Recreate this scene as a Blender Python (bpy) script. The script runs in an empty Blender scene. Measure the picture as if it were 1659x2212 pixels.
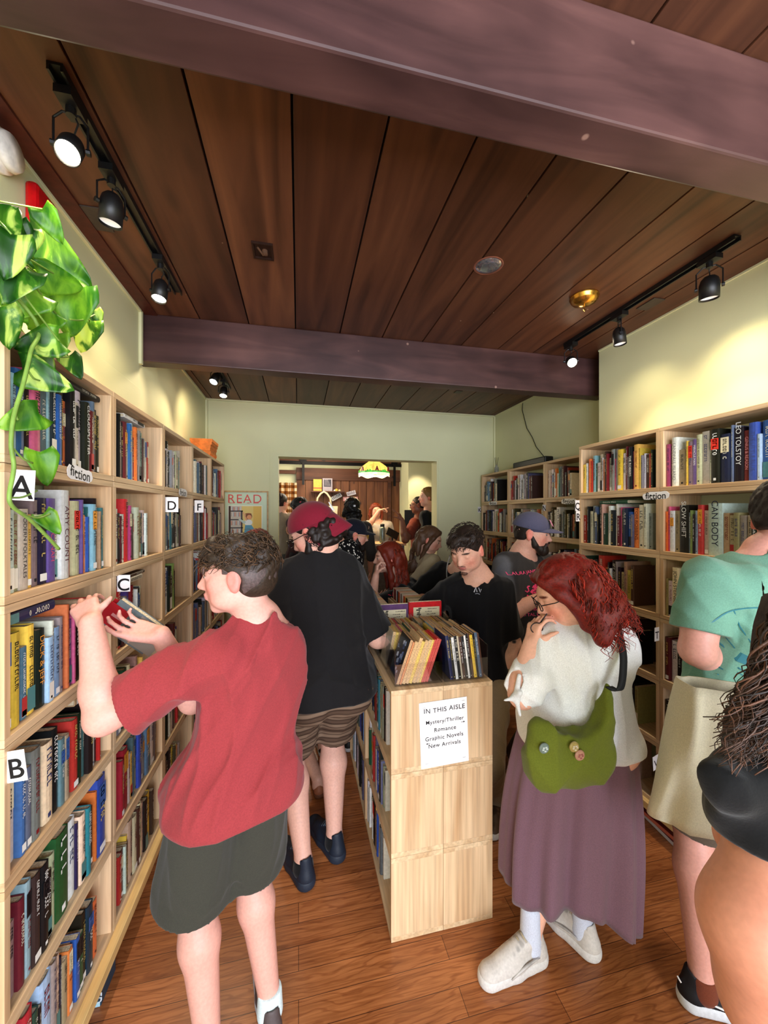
import bpy, math, random
import numpy as np
from mathutils import Vector, Matrix
SC = bpy.context.scene
COL = SC.collection
PI = math.pi
# ------------------------------------------------------------ camera
EYE = 1.62; FPX = 830.0; YAW = math.radians(12.53); CU, CV = 829.5, 1110.0
CA, SA = math.cos(YAW), math.sin(YAW)
cd = bpy.data.cameras.new('camera'); cam = bpy.data.objects.new('camera', cd); COL.objects.link(cam)
cam.location = (0, 0, EYE); cam.rotation_euler = (PI/2, 0, -YAW)
cd.sensor_fit = 'HORIZONTAL'; cd.sensor_width = 36; cd.lens = 36*FPX/1659; cd.shift_y = 4/1659
cd.clip_start = .05; SC.camera = cam
def at(u, v, d):
    """world point seen at photo position (u, v), d metres in front of the lens"""
    l = (u-CU)/FPX; h = (CV-v)/FPX
    return Vector((d*(l*CA+SA), d*(CA-l*SA), EYE+d*h))
def atY(u, v, Y):
    l = (u-CU)/FPX; return at(u, v, Y/(CA-l*SA))
def atX(u, v, X):
    l = (u-CU)/FPX; return at(u, v, X/(l*CA+SA))
def atZ(u, v, Z):
    return at(u, v, (Z-EYE)*FPX/(CV-v))
SC.view_settings.view_transform = 'Standard'; SC.view_settings.look = 'None'
SC.view_settings.gamma = 1; SC.view_settings.use_curve_mapping = False
SC.view_settings.exposure = .88
# ------------------------------------------------------------ world and large lights
W = bpy.data.worlds.new('World'); SC.world = W; W.use_nodes = True
W.node_tree.nodes['Background'].inputs[0].default_value = (.72, .82, 1, 1)
W.node_tree.nodes['Background'].inputs[1].default_value = 1.0
def area(name, loc, rot, sx, sy, power, col):
    l = bpy.data.lights.new(name, 'AREA'); l.shape = 'RECTANGLE'; l.size = sx; l.size_y = sy
    l.energy = power; l.color = col
    o = bpy.data.objects.new(name, l); o.location = loc; o.rotation_euler = rot; COL.objects.link(o); return o
def spot(name, loc, target, power, col, ang=70, blend=.6, r=.03):
    l = bpy.data.lights.new(name, 'SPOT'); l.energy = power; l.color = col; l.spot_size = math.radians(ang)
    l.spot_blend = blend; l.shadow_soft_size = r
    o = bpy.data.objects.new(name, l); o.location = loc
    o.rotation_euler = (Vector(target)-Vector(loc)).to_track_quat('-Z', 'Y').to_euler(); COL.objects.link(o); return o
def point(name, loc, power, col, r=.05):
    l = bpy.data.lights.new(name, 'POINT'); l.energy = power; l.color = col; l.shadow_soft_size = r
    o = bpy.data.objects.new(name, l); o.location = loc; COL.objects.link(o); return o
# daylight through the shop window behind the photographer
area('window_daylight', (.6, -1.75, 1.45), (PI/2, 0, 0), 2.9, 1.9, 120, (.86, .90, 1))
WARM = (1, .80, .56)
# ------------------------------------------------------------ material helpers
MATS = {}
def lin(c):
    return tuple((x/12.92 if x <= .04045 else ((x+.055)/1.055)**2.4) for x in c[:3])
class NT:
    def __init__(s, name):
        s.m = bpy.data.materials.new(name); s.m.use_nodes = True; s.t = s.m.node_tree
        s.b = s.t.nodes['Principled BSDF']; s.tc = s.t.nodes.new('ShaderNodeTexCoord')
    def n(s, typ, **kw):
        nd = s.t.nodes.new(typ)
        for k, v in kw.items():
            if k in nd.inputs: 
                if hasattr(v, 'is_output') or isinstance(v, bpy.types.NodeSocket): s.t.links.new(v, nd.inputs[k])
                else: nd.inputs[k].default_value = v
            else: setattr(nd, k, v)
        return nd
    def l(s, a, b): s.t.links.new(a, b)
    def mapping(s, scale=(1,1,1), src='Object', rot=(0,0,0), rnd=False):
        v = s.tc.outputs[src]
        if rnd:
            oi = s.t.nodes.new('ShaderNodeObjectInfo'); ad = s.t.nodes.new('ShaderNodeVectorMath'); ad.operation = 'ADD'
            mu = s.t.nodes.new('ShaderNodeMath'); mu.operation = 'MULTIPLY'; mu.inputs[1].default_value = 17.3
            s.l(oi.outputs['Random'], mu.inputs[0]); s.l(v, ad.inputs[0]); s.l(mu.outputs[0], ad.inputs[1]); v = ad.outputs[0]
        m = s.t.nodes.new('ShaderNodeMapping'); s.l(v, m.inputs[0]); m.inputs['Scale'].default_value = scale
        m.inputs['Rotation'].default_value = rot; return m.outputs[0]
    def ramp(s, fac, stops):
        r = s.t.nodes.new('ShaderNodeValToRGB'); e = r.color_ramp.elements
        while len(e) < len(stops): e.new(.5)
        for i, (p, c) in enumerate(stops): e[i].position = p; e[i].color = (*lin(c), 1)
        s.l(fac, r.inputs[0]); return r.outputs[0]
    def mix(s, fac, a, b, mode='MIX'):
        m = s.t.nodes.new('ShaderNodeMix'); m.data_type = 'RGBA'; m.blend_type = mode
        for sock, v in ((m.inputs['Factor'], fac), (m.inputs[6], a), (m.inputs[7], b)):
            if isinstance(v, bpy.types.NodeSocket): s.l(v, sock)
            elif isinstance(v, (int, float)): sock.default_value = v
            else: sock.default_value = (*lin(v), 1)
        return m.outputs[2]
    def bump(s, h, strength=.3, dist=.01):
        b = s.t.nodes.new('ShaderNodeBump'); b.inputs['Strength'].default_value = strength
        b.inputs['Distance'].default_value = dist; s.l(h, b.inputs['Height']); s.l(b.outputs[0], s.b.inputs['Normal'])
    def done(s, rough=.6, spec=.4, **kw):
        s.b.inputs['Roughness'].default_value = rough; s.b.inputs['Specular IOR Level'].default_value = spec
        for k, v in kw.items(): s.b.inputs[k].default_value = v
        return s.m
def mat(name, c, rough=.7, var=.12, scale=30, bump=.15, spec=.3, metal=0, emit=0, trans=0, alpha=1):
    """plain coloured material with a little noise in tone and relief"""
    if name in MATS: return MATS[name]
    t = NT(name)
    nz = t.n('ShaderNodeTexNoise', Scale=scale, Detail=4.0); t.l(t.mapping(), nz.inputs['Vector'])
    a = tuple(max(0, x*(1-var)) for x in c); b = tuple(min(1, x*(1+var)) for x in c)
    col = t.ramp(nz.outputs[0], [(.3, a), (.7, b)]); t.l(col, t.b.inputs['Base Color'])
    if bump: t.bump(nz.outputs[0], bump, .004)
    if emit:
        t.b.inputs['Emission Color'].default_value = (*lin(c), 1); t.b.inputs['Emission Strength'].default_value = emit
    MATS[name] = t.done(rough, spec, Metallic=metal, **({'Transmission Weight': trans} if trans else {}), Alpha=alpha)
    return MATS[name]
def attr_mat(name, rough=.6, spec=.3, var=.1, scale=60, bump=.1, sss=0, sheen=0):
    """colour comes from the mesh's own colour attribute"""
    if name in MATS: return MATS[name]
    t = NT(name); a = t.t.nodes.new('ShaderNodeAttribute'); a.attribute_name = 'Col'
    nz = t.n('ShaderNodeTexNoise', Scale=scale, Detail=4.0); t.l(t.mapping(), nz.inputs['Vector'])
    f = t.ramp(nz.outputs[0], [(.3, (1-var,)*3), (.7, (1,)*3)])
    t.l(t.mix(1.0, a.outputs['Color'], f, 'MULTIPLY'), t.b.inputs['Base Color'])
    if bump: t.bump(nz.outputs[0], bump, .002)
    if sss:
        t.b.inputs['Subsurface Weight'].default_value = sss; t.b.inputs['Subsurface Radius'].default_value = (1, .35, .2)
        t.b.inputs['Subsurface Scale'].default_value = .008
    if sheen: t.b.inputs['Sheen Weight'].default_value = sheen
    MATS[name] = t.done(rough, spec); return MATS[name]
def wood(name, c1, c2, c3, axis=1, rough=.5, scale=1.0, spec=.3, knots=True, rnd=False, bump=.12, grain=14):
    """c1 light, c2 dark grain, c3 knot; axis = direction of the grain"""
    if name in MATS: return MATS[name]
    t = NT(name); s = [grain*scale]*3; s[axis] = grain*scale*.09
    mp = t.mapping(tuple(s), rnd=rnd)
    n1 = t.n('ShaderNodeTexNoise', Scale=1.0, Detail=6.0, Distortion=.6); t.l(mp, n1.inputs['Vector'])
    s2 = [scale*90]*3; s2[axis] = scale*2.5
    n2 = t.n('ShaderNodeTexNoise', Scale=1.0, Detail=3.0); t.l(t.mapping(tuple(s2), rnd=rnd), n2.inputs['Vector'])
    base = t.ramp(n1.outputs[0], [(.30, c2), (.55, c1), (.75, tuple(min(1, x*1.06) for x in c1))])
    fine = t.ramp(n2.outputs[0], [(.3, (.86,)*3), (.7, (1,)*3)])
    col = t.mix(1.0, base, fine, 'MULTIPLY')
    if knots:
        s3 = [scale*4.5]*3; s3[axis] = scale*2.6
        vo = t.n('ShaderNodeTexVoronoi', Scale=1.0); t.l(t.mapping(tuple(s3), rnd=rnd), vo.inputs['Vector'])
        kf = t.ramp(vo.outputs['Distance'], [(.05, (1,)*3), (.10, (.35,)*3), (.16, (0,)*3)])
        col = t.mix(kf, col, c3)
    t.l(col, t.b.inputs['Base Color']); t.bump(n2.outputs[0], bump, .003)
    MATS[name] = t.done(rough, spec); return MATS[name]
# ------------------------------------------------------------ mesh helpers
class MB:
    """collects vertices and faces (optionally coloured) into one mesh"""
    def __init__(s): s.v = []; s.f = []; s.c = []; s.col = (1, 1, 1)
    def add(s, vs, fs, col=None):
        o = len(s.v); s.v += [tuple(p) for p in vs]; s.f += [tuple(i+o for i in f) for f in fs]
        s.c += [col or s.col]*len(fs); return s
    def box(s, a, b, col=None, M=None):
        x0, y0, z0 = a; x1, y1, z1 = b
        vs = [(x0,y0,z0),(x1,y0,z0),(x1,y1,z0),(x0,y1,z0),(x0,y0,z1),(x1,y0,z1),(x1,y1,z1),(x0,y1,z1)]
        if M: vs = [M @ Vector(p) for p in vs]
        return s.add(vs, [(0,3,2,1),(4,5,6,7),(0,1,5,4),(1,2,6,5),(2,3,7,6),(3,0,4,7)], col)
    def tube(s, pts, r, n=8, col=None, cap=True):
        pts = [Vector(p) for p in pts]; rs = r if hasattr(r, '__len__') else [r]*len(pts)
        o = []; prev = None; fs = []
        for i, p in enumerate(pts):
            t = (pts[min(i+1, len(pts)-1)]-pts[max(i-1, 0)]).normalized()
            if prev is None: a = t.orthogonal().normalized()
            else:
                a = prev - t*prev.dot(t)
                a = a.normalized() if a.length > 1e-6 else t.orthogonal().normalized()
            prev = a; b = t.cross(a)
            o += [p+(a*math.cos(2*PI*k/n)+b*math.sin(2*PI*k/n))*rs[i] for k in range(n)]
        for i in range(len(pts)-1):
            for k in range(n):
                fs.append((i*n+k, i*n+(k+1)%n, (i+1)*n+(k+1)%n, (i+1)*n+k))
        if cap: fs += [tuple(range(n))[::-1], tuple((len(pts)-1)*n+k for k in range(n))]
        return s.add(o, fs, col)
    def lathe(s, prof, n=24, M=None, col=None, cap=False):
        vs = []; fs = []
        for r, z in prof: vs += [Vector((r*math.cos(2*PI*k/n), r*math.sin(2*PI*k/n), z)) for k in range(n)]
        if M: vs = [M @ p for p in vs]
        for i in range(len(prof)-1):
            for k in range(n): fs.append((i*n+k, i*n+(k+1)%n, (i+1)*n+(k+1)%n, (i+1)*n+k))
        if cap: fs += [tuple(range(n))[::-1], tuple((len(prof)-1)*n+k for k in range(n))]
        return s.add(vs, fs, col)
    def prism(s, poly, z0, z1, M=None, col=None):
        n = len(poly); vs = [Vector((x, y, z0)) for x, y in poly]+[Vector((x, y, z1)) for x, y in poly]
        if M: vs = [M @ p for p in vs]
        return s.add(vs, [tuple(range(n))[::-1], tuple(range(n, 2*n))]+[(i, (i+1)%n, n+(i+1)%n, n+i) for i in range(n)], col)
    def obj(s, name, m, parent=None, smooth=False, loc=None, bevel=0, colattr=False):
        me = bpy.data.meshes.new(name)
        L = Vector(loc) if loc is not None else Vector((0, 0, 0))
        vs = [tuple(Vector(p)-L) for p in s.v] if loc is not None else s.v
        me.from_pydata(vs, [], s.f)
        if colattr:
            ca = me.color_attributes.new('Col', 'FLOAT_COLOR', 'CORNER')
            arr = np.empty((len(me.loops), 4), np.float32); arr[:, 3] = 1
            cnt = [len(f) for f in s.f]; cc = np.array([lin(c) for c in s.c], np.float32).reshape(-1, 3)
            arr[:, :3] = np.repeat(cc, cnt, axis=0); ca.data.foreach_set('color', arr.ravel())
        if m: me.materials.append(m)
        if smooth: me.polygons.foreach_set('use_smooth', [True]*len(me.polygons))
        me.update(); return link(name, me, parent, L if loc is not None else None, bevel)
def link(name, me, parent=None, loc=None, bevel=0):
    o = bpy.data.objects.new(name, me); COL.objects.link(o)
    if loc is not None: o.location = loc
    if parent:
        o.parent = parent
        if loc is not None: o.location = Vector(loc)-parent.location
    if bevel:
        b = o.modifiers.new('bevel', 'BEVEL'); b.width = bevel; b.segments = 2; b.limit_method = 'ANGLE'
    return o
def tag(o, label=None, cat=None, group=None, kind=None):
    if label: o['label'] = label
    if cat: o['category'] = cat
    if group: o['group'] = group
    if kind: o['kind'] = kind
    return o
def empty(name, loc, label, cat, group=None, rot=None):
    o = bpy.data.objects.new(name, None); COL.objects.link(o); o.location = loc; o.empty_display_size = .05
    if rot: o.rotation_euler = rot
    return tag(o, label, cat, group)
def struct(o): o['kind'] = 'structure'; return o
# text glyphs taken from the built-in font, as triangles
def text_mb(mb, txt, size, M, col=(.05,.05,.06), align='CENTER', jit=0, seed=1, spacing=1.0, shear=0, thick=.0004):
    rr = random.Random(seed)
    cu = bpy.data.curves.new('t', 'FONT'); cu.body = txt; cu.size = size; cu.align_x = align; cu.align_y = 'CENTER'
    cu.space_character = spacing; cu.shear = shear; cu.offset = size*.012*jit if jit else 0
    ob = bpy.data.objects.new('t', cu); COL.objects.link(ob)
    dg = bpy.context.evaluated_depsgraph_get(); dg.update()
    me = ob.evaluated_get(dg).to_mesh()
    vs = [v.co.copy() for v in me.vertices]; fs = [tuple(p.vertices) for p in me.polygons]
    ob.evaluated_get(dg).to_mesh_clear(); bpy.data.objects.remove(ob); bpy.data.curves.remove(cu)
    if jit:
        for v in vs:
            k = int(v.x/size*1.6); r = random.Random(k*7+seed); v.y += r.uniform(-.07, .07)*size*jit
    mb.add([M @ (v+Vector((0, 0, thick))) for v in vs], fs, col); return mb
def frame(o, xaxis, yaxis):
    """matrix whose local x,y lie in the given world directions"""
    x = Vector(xaxis).normalized(); z = x.cross(Vector(yaxis)).normalized(); y = z.cross(x)
    return Matrix(((x.x, y.x, z.x, o[0]), (x.y, y.y, z.y, o[1]), (x.z, y.z, z.z, o[2]), (0, 0, 0, 1)))
# ============================================================ the room
CEIL = EYE+1.115; XL = -.845; XL2 = -.875; XR = 2.0; XR2 = 2.18; YF = 4.0; YB = -1.9; YJ = 2.24
def wall_mat(name, c):
    t = NT(name)
    nz = t.n('ShaderNodeTexNoise', Scale=1.6, Detail=3.0); t.l(t.mapping(), nz.inputs['Vector'])
    n2 = t.n('ShaderNodeTexNoise', Scale=160.0, Detail=2.0); t.l(t.mapping(), n2.inputs['Vector'])
    t.l(t.ramp(nz.outputs[0], [(.3, tuple(x*.96 for x in c)), (.7, c)]), t.b.inputs['Base Color'])
    t.bump(n2.outputs[0], .12, .002); return t.done(.75, .25)
M_WALL = wall_mat('sage wall paint', (.84, .84, .68))
M_TRIM = wall_mat('sage trim paint', (.84, .84, .68))
M_PINE = wood('pine boards', (.87, .75, .59), (.78, .63, .46), (.50, .32, .20), axis=1, rough=.55, rnd=True)
M_PINEV = wood('pine end boards', (.87, .74, .58), (.78, .62, .45), (.48, .29, .19), axis=2, rough=.5, rnd=True)
M_PINE_LIT = wood('pine rail lit in colour', (.94, .80, .54), (.88, .70, .43), (.48, .27, .14), axis=1, rough=.4)  # plinth pine, warm light on the boards put into the brighter, yellower colour
# floor: strip oak laid across the room
t = NT('oak strip floor')
mp = t.mapping((1, 1, 1))
br = t.n('ShaderNodeTexBrick', Scale=1.0); br.offset = .37; br.squash = 1
br.inputs['Brick Width'].default_value = .85; br.inputs['Row Height'].default_value = .082
br.inputs['Mortar Size'].default_value = .0011; br.inputs['Mortar Smooth'].default_value = .1; br.inputs['Bias'].default_value = 0
br.inputs['Color1'].default_value = (*lin((.74, .47, .275)), 1); br.inputs['Color2'].default_value = (*lin((.62, .375, .205)), 1)
br.inputs['Mortar'].default_value = (*lin((.34, .19, .11)), 1); t.l(mp, br.inputs['Vector'])
g1 = t.n('ShaderNodeTexNoise', Scale=1.0, Detail=5.0, Distortion=1.4); t.l(t.mapping((3.5, 70, 1)), g1.inputs['Vector'])
wv = t.n('ShaderNodeTexWave', Scale=14.0, Distortion=22.0, Detail=3.0); wv.bands_direction = 'Y'
wv.inputs['Detail Scale'].default_value = .7; t.l(t.mapping((.28, 1.3, 1)), wv.inputs['Vector'])
grain = t.ramp(g1.outputs[0], [(.32, (.80, .75, .70)), (.6, (1, 1, 1))])
rings = t.ramp(wv.outputs['Fac'], [(.0, (.84, .78, .74)), (.22, (1, 1, 1)), (1, (1, 1, 1))])
c = t.mix(.8, t.mix(1.0, br.outputs['Color'], grain, 'MULTIPLY'), rings, 'MULTIPLY')
bl = t.n('ShaderNodeTexNoise', Scale=2.0, Detail=2.0); t.l(mp, bl.inputs['Vector'])
c = t.mix(1.0, c, t.ramp(bl.outputs[0], [(.35, (.86, .84, .82)), (.65, (1, 1, 1))]), 'MULTIPLY')
t.l(c, t.b.inputs['Base Color']); t.bump(g1.outputs[0], .06, .003)
M_FLOOR = t.done(.34, .45)
struct(MB().box((-2.6, YB, -.05), (3.4, 8.2, 0)).obj('floor', M_FLOOR))
# plank ceiling, one board wide planks running away from the camera
t = NT('stained ceiling planks'); PW = .267; P0 = -.018
sx = t.n('ShaderNodeSeparateXYZ'); t.l(t.tc.outputs['Object'], sx.inputs[0])
m1 = t.n('ShaderNodeMath', operation='ADD'); t.l(sx.outputs[0], m1.inputs[0]); m1.inputs[1].default_value = 20*PW-P0
m2 = t.n('ShaderNodeMath', operation='DIVIDE'); t.l(m1.outputs[0], m2.inputs[0]); m2.inputs[1].default_value = PW
fl = t.n('ShaderNodeMath', operation='FLOOR'); t.l(m2.outputs[0], fl.inputs[0])
wn = t.n('ShaderNodeTexWhiteNoise'); wn.noise_dimensions = '1D'; t.l(fl.outputs[0], wn.inputs['W'])
off = t.n('ShaderNodeVectorMath', operation='ADD'); t.l(t.tc.outputs['Object'], off.inputs[0]); 
sc_ = t.n('ShaderNodeVectorMath', operation='SCALE'); t.l(wn.outputs['Color'], sc_.inputs[0]); sc_.inputs['Scale'].default_value = 9
t.l(sc_.outputs[0], off.inputs[1])
mm = t.n('ShaderNodeMapping'); t.l(off.outputs[0], mm.inputs[0]); mm.inputs['Scale'].default_value = (11, .9, 1)
n1 = t.n('ShaderNodeTexNoise', Scale=1.0, Detail=6.0, Distortion=1.0); t.l(mm.outputs[0], n1.inputs['Vector'])
col = t.ramp(n1.outputs[0], [(.28, (.27, .16, .11)), (.5, (.385, .24, .17)), (.75, (.47, .305, .21))])
col = t.mix(1.0, col, t.ramp(wn.outputs['Value'], [(0, (.78, .74, .74)), (1, (1, .98, .95))]), 'MULTIPLY')
vo = t.n('ShaderNodeTexVoronoi', Scale=7.0); t.l(t.tc.outputs['Object'], vo.inputs['Vector'])
col = t.mix(t.ramp(vo.outputs['Distance'], [(.022, (1,)*3), (.035, (0,)*3)]), col, (.72, .60, .48))
v2 = t.n('ShaderNodeTexVoronoi', Scale=1.0); m4 = t.n('ShaderNodeMapping'); t.l(off.outputs[0], m4.inputs[0]); m4.inputs['Scale'].default_value = (5, 1.6, 1); t.l(m4.outputs[0], v2.inputs['Vector'])
col = t.mix(t.ramp(v2.outputs['Distance'], [(.05, (.75,)*3), (.14, (0,)*3)]), col, (.17, .09, .06))
t.l(col, t.b.inputs['Base Color']); t.bump(n1.outputs[0], .15, .004); M_PLANK = t.done(.5, .35)
mb = MB(); g = .0035
k0 = math.floor((XL-.3-P0)/PW); x = P0+k0*PW
while x < XR2+.3:
    mb.box((x+g, YB, CEIL), (x+PW-g, YF+.02, CEIL+.04)); x += PW
struct(mb.obj('ceiling', M_PLANK, bevel=.0015))
struct(MB().box((-1.4, YB, CEIL+.02), (2.8, YF+.1, CEIL+.10)).obj('ceiling', mat('dark gap', (.03,.02,.015), .9)))
# beams
t = NT('purple brown stained beam')
n1 = t.n('ShaderNodeTexNoise', Scale=1.0, Detail=6.0, Distortion=.8); t.l(t.mapping((1.6, 12, 9)), n1.inputs['Vector'])
n3 = t.n('ShaderNodeTexNoise', Scale=2.3, Detail=3.0); t.l(t.mapping(), n3.inputs['Vector'])
col = t.ramp(n1.outputs[0], [(.3, (.245, .155, .15)), (.55, (.345, .23, .22)), (.75, (.42, .29, .27))])
col = t.mix(1.0, col, t.ramp(n3.outputs[0], [(.35, (.72, .70, .72)), (.7, (1, 1, 1))]), 'MULTIPLY')
vo = t.n('ShaderNodeTexVoronoi', Scale=5.0); t.l(t.mapping((1, 1, 1)), vo.inputs['Vector'])
col = t.mix(t.ramp(vo.outputs['Distance'], [(.03, (.8,)*3), (.05, (0,)*3)]), col, (.66, .52, .47))
t.l(col, t.b.inputs['Base Color']); t.bump(n1.outputs[0], .2, .006); M_BEAM = t.done(.45, .4)
tag(struct(MB().box((XL-.1, .718, CEIL-.252), (XR+.1, .815, CEIL)).obj('ceiling_beam', M_BEAM, bevel=.006)))
tag(struct(MB().box((XL2-.1, 2.37, CEIL-.267), (XR2+.05, 2.47, CEIL)).obj('ceiling_beam', M_BEAM, bevel=.006)))
# side walls
wl = MB().box((XL-.2, YB, 0), (XL, 2.33, CEIL)).box((XL2-.2, 2.33, 0), (XL2, YF, CEIL))
struct(wl.obj('wall_left', M_WALL))
tr = MB().box((XL, YB, CEIL-.022), (XL+.014, 2.33, CEIL)).box((XL-.01, 2.318, CEIL-.30), (XL+.014, 2.342, CEIL)).box((XL2, 2.47, CEIL-.018), (XL2+.012, YF, CEIL)).box((XL2, YF-.03, 0), (XL2+.02, YF, CEIL))
struct(tr.obj('trim_1', M_TRIM, bevel=.002))
struct(MB().box((XL, YB, 2.12), (XL+.006, 2.33, 2.30)).obj('trim_2', M_TRIM, bevel=.003))
# dark red cove board along the left ceiling edge
struct(MB().box((XL+.012, YB, CEIL-.010), (XL+.075, 2.37, CEIL-.001)).obj('trim_3', mat('red brown board', (.30, .13, .09), .5)))
wr = MB().box((XR, YB, 0), (XR+.3, YJ, CEIL)).box((XR2, YJ, 0), (XR2+.2, YF+.2, CEIL))
struct(wr.obj('wall_right', M_WALL))
struct(MB().box((XR-.008, YB, CEIL-.012), (XR, YJ, CEIL)).box((XR2-.012, 2.47, CEIL-.015), (XR2, YF, CEIL)).box((XR2-.02, YF-.02, 0), (XR2, YF, CEIL)).obj('trim_4', M_TRIM, bevel=.002))
# back wall of the shop behind the photographer with its window opening
wb = MB().box((XL-.2, YB-.12, 0), (-.85, YB, CEIL)).box((2.05, YB-.12, 0), (XR+.3, YB, CEIL)).box((-.85, YB-.12, 0), (2.05, YB, .45)).box((-.85, YB-.12, 2.45), (2.05, YB, CEIL))
struct(wb.obj('wall_back', M_WALL))
struct(MB().box((-.85, YB-.1, .45), (-.79, YB-.04, 2.45)).box((1.99, YB-.1, .45), (2.05, YB-.04, 2.45)).box((.57, YB-.1, .45), (.63, YB-.04, 2.45)).box((-.85, YB-.1, 2.39), (2.05, YB-.04, 2.45)).obj('window_1', M_TRIM))
# far wall with the wide doorway
DX0, DX1, DZ = -.213, 1.492, 2.21
wf = MB().box((XL2-.1, YF, 0), (DX0, YF+.14, CEIL)).box((DX1, YF, 0), (XR2+.1, YF+.14, CEIL)).box((DX0, YF, DZ), (DX1, YF+.14, CEIL))
struct(wf.obj('wall_front', M_WALL))
cz = MB()
for w0, w, dd in ((.042, .066, .012), (0, .042, .022)):
    cz.box((DX0-w, YF-dd, 0), (DX0-w0, YF, DZ+w0)).box((DX1+w0, YF-dd, 0), (DX1+w, YF, DZ+w0)).box((DX0-w, YF-dd, DZ+w0), (DX1+w, YF, DZ+w))
cz.box((DX0, YF-.018, 0), (DX0+.015, YF+.15, DZ-.015)).box((DX1-.015, YF-.018, 0), (DX1, YF+.15, DZ-.015)).box((DX0, YF-.018, DZ-.015), (DX1, YF+.15, DZ))
struct(cz.obj('trim_5', M_TRIM, ))
struct(MB().box((XL2, YF-.015, 2.55+.17), (XR2, YF, CEIL)).obj('trim_6', M_TRIM))
struct(MB().box((XL, YB, 0), (XL+.012, YF, .09)).obj('baseboard_left', mat('dark base', (.14, .075, .05), .6)))
struct(MB().box((XR-.012, YB, 0), (XR, YJ, .09)).box((XR2-.012, YJ, 0), (XR2, YF, .09)).obj('baseboard_right', mat('dark base', (.14, .075, .05), .6)))
# ============================================================ the room beyond
YR = 6.6
struct(MB().box((-2.5, YF+.14, 2.62), (3.2, 8.2, 2.7)).obj('ceiling', wood('rear ceiling', (.30, .18, .12), (.2, .11, .07), (.1, .06, .04), axis=0)))
pa = atY(885, 1000, YR).x
struct(MB().box((-2.5, YR+.02, 0), (2.62, YR+.12, 2.7)).obj('wall_rear', M_WALL))
struct(MB().box((-2.6, YF+.14, 0), (-2.5, 8, 2.7)).box((2.62, YF+.14, 0), (2.7, 8, 2.7)).obj('wall_rear', M_WALL))
xj = atY(884, 1000, 5.9).x
struct(MB().box((xj, 5.95, 0), (2.62, YR+.02, 2.7)).obj('wall_rear', M_WALL))
# sliding plank barn door on its rail
M_BARN = wood('barn boards', (.47, .29, .17), (.32, .18, .10), (.16, .08, .05), axis=2, rough=.6)
M_BARND = wood('dark barn boards', (.36, .21, .13), (.24, .13, .08), (.12, .06, .04), axis=0, rough=.6)
def py(u, v, Y): p = atY(u, v, Y); return p.x, p.z
bx0 = py(640, 1000, 6.52)[0]; bx1 = py(870, 1000, 6.52)[0]-.06
bd = empty('barn_door', (0, 6.5, 0), 'wide brown plank barn door hanging behind the shop counter', 'door')
zt = py(700, 1012, 6.5)[1]; zm = py(700, 1038, 6.5)[1]
mb = MB(); n = 12
for i in range(n):
    a = bx0+(bx1-bx0)*i/n; b = bx0+(bx1-bx0)*(i+1)/n
    mb.box((a+.003, 6.5, .02), (b-.003, 6.54, zt))
mb.obj('board_panel', M_BARN, bd, loc=(0, 6.5, 0), bevel=.003)
MB().box((bx0, 6.46, zm), (bx1, 6.5, zt)).box((bx0, 6.46, .02), (bx1, 6.5, .2)).obj('cross_board', M_BARND, bd, loc=(0, 6.5, 0), bevel=.004)
x1 = py(838, 1000, 6.46)[0]; x2 = py(848, 1000, 6.46)[0]
MB().box((x1, 6.45, .2), (x1+.05, 6.5, zm)).obj('edge_board', M_BARND, bd, loc=(0, 6.5, 0))
rl = empty('door_rail', (0, 6.45, 2.4), 'black steel sliding rail above the plank barn door', 'rail')
MB().box((-1.2, 6.40, py(700, 990, 6.5)[1]-.07), (bx1+.1, 6.46, py(700, 990, 6.5)[1]+.1)).obj('header_board', M_BARND, rl, loc=(0, 6.45, 2.4))
zr = py(700, 1004, 6.5)[1]
MB().box((-1.1, 6.37, zr-.02), (bx1+.02, 6.385, zr+.03)).obj('steel_bar', mat('black steel', (.05, .045, .05), .5, metal=.5), rl, loc=(0, 6.45, 2.4))
for uu in (655, 852):
    hx, hz = py(uu, 1000, 6.36)
    m_ = MB(); m_.lathe([(.0, 0), (.055, 0), (.055, .02), (0, .02)], 20, Matrix.Translation((hx, 6.37, zr+.05)) @ Matrix.Rotation(PI/2, 4, 'X'))
    m_.box((hx-.02, 6.345, zr-.35), (hx+.02, 6.36, zr+.04)); m_.obj('roller_hanger', MATS['black steel'], rl, loc=(0, 6.45, 2.4))
# gingham curtain by the far window
t = NT('tan gingham'); ck = []
for ax in (0, 2):
    w_ = t.n('ShaderNodeTexWave', Scale=3.2); w_.bands_direction = 'XYZ'[ax]; w_.wave_profile = 'SIN'; t.l(t.mapping(), w_.inputs['Vector']); ck.append(t.ramp(w_.outputs['Fac'], [(.42, (.66, .52, .36)), (.58, (1, 1, 1))]))
t.l(t.mix(1.0, t.mix(1.0, (.86, .76, .62), ck[0], 'MULTIPLY'), ck[1], 'MULTIPLY'), t.b.inputs['Base Color'])
M_GING = t.done(.85, .1)
cu = MB(); x0, zt_ = py(594, 1042, 6.4); x1_, _ = py(641, 1042, 6.4); N = 60
vs = []; 
for j, z in enumerate(np.linspace(zt_, .9, 8)):
    for i in range(N):
        f = i/(N-1); vs.append((x0-.25+(x1_-x0+.25)*f, 6.43+.03*math.sin(f*50)+.008*math.sin(f*17+j), z))
cu.add(vs, [(j*N+i, j*N+i+1, (j+1)*N+i+1, (j+1)*N+i) for j in range(7) for i in range(N-1)])
c_ = cu.obj('curtain', M_GING, smooth=True); so = c_.modifiers.new('s', 'SOLIDIFY'); so.thickness = .004
tag(c_, 'tan gingham curtain hanging left of the barn door', 'curtain')
zb_ = py(620, 1020, 6.5)[1]
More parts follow.
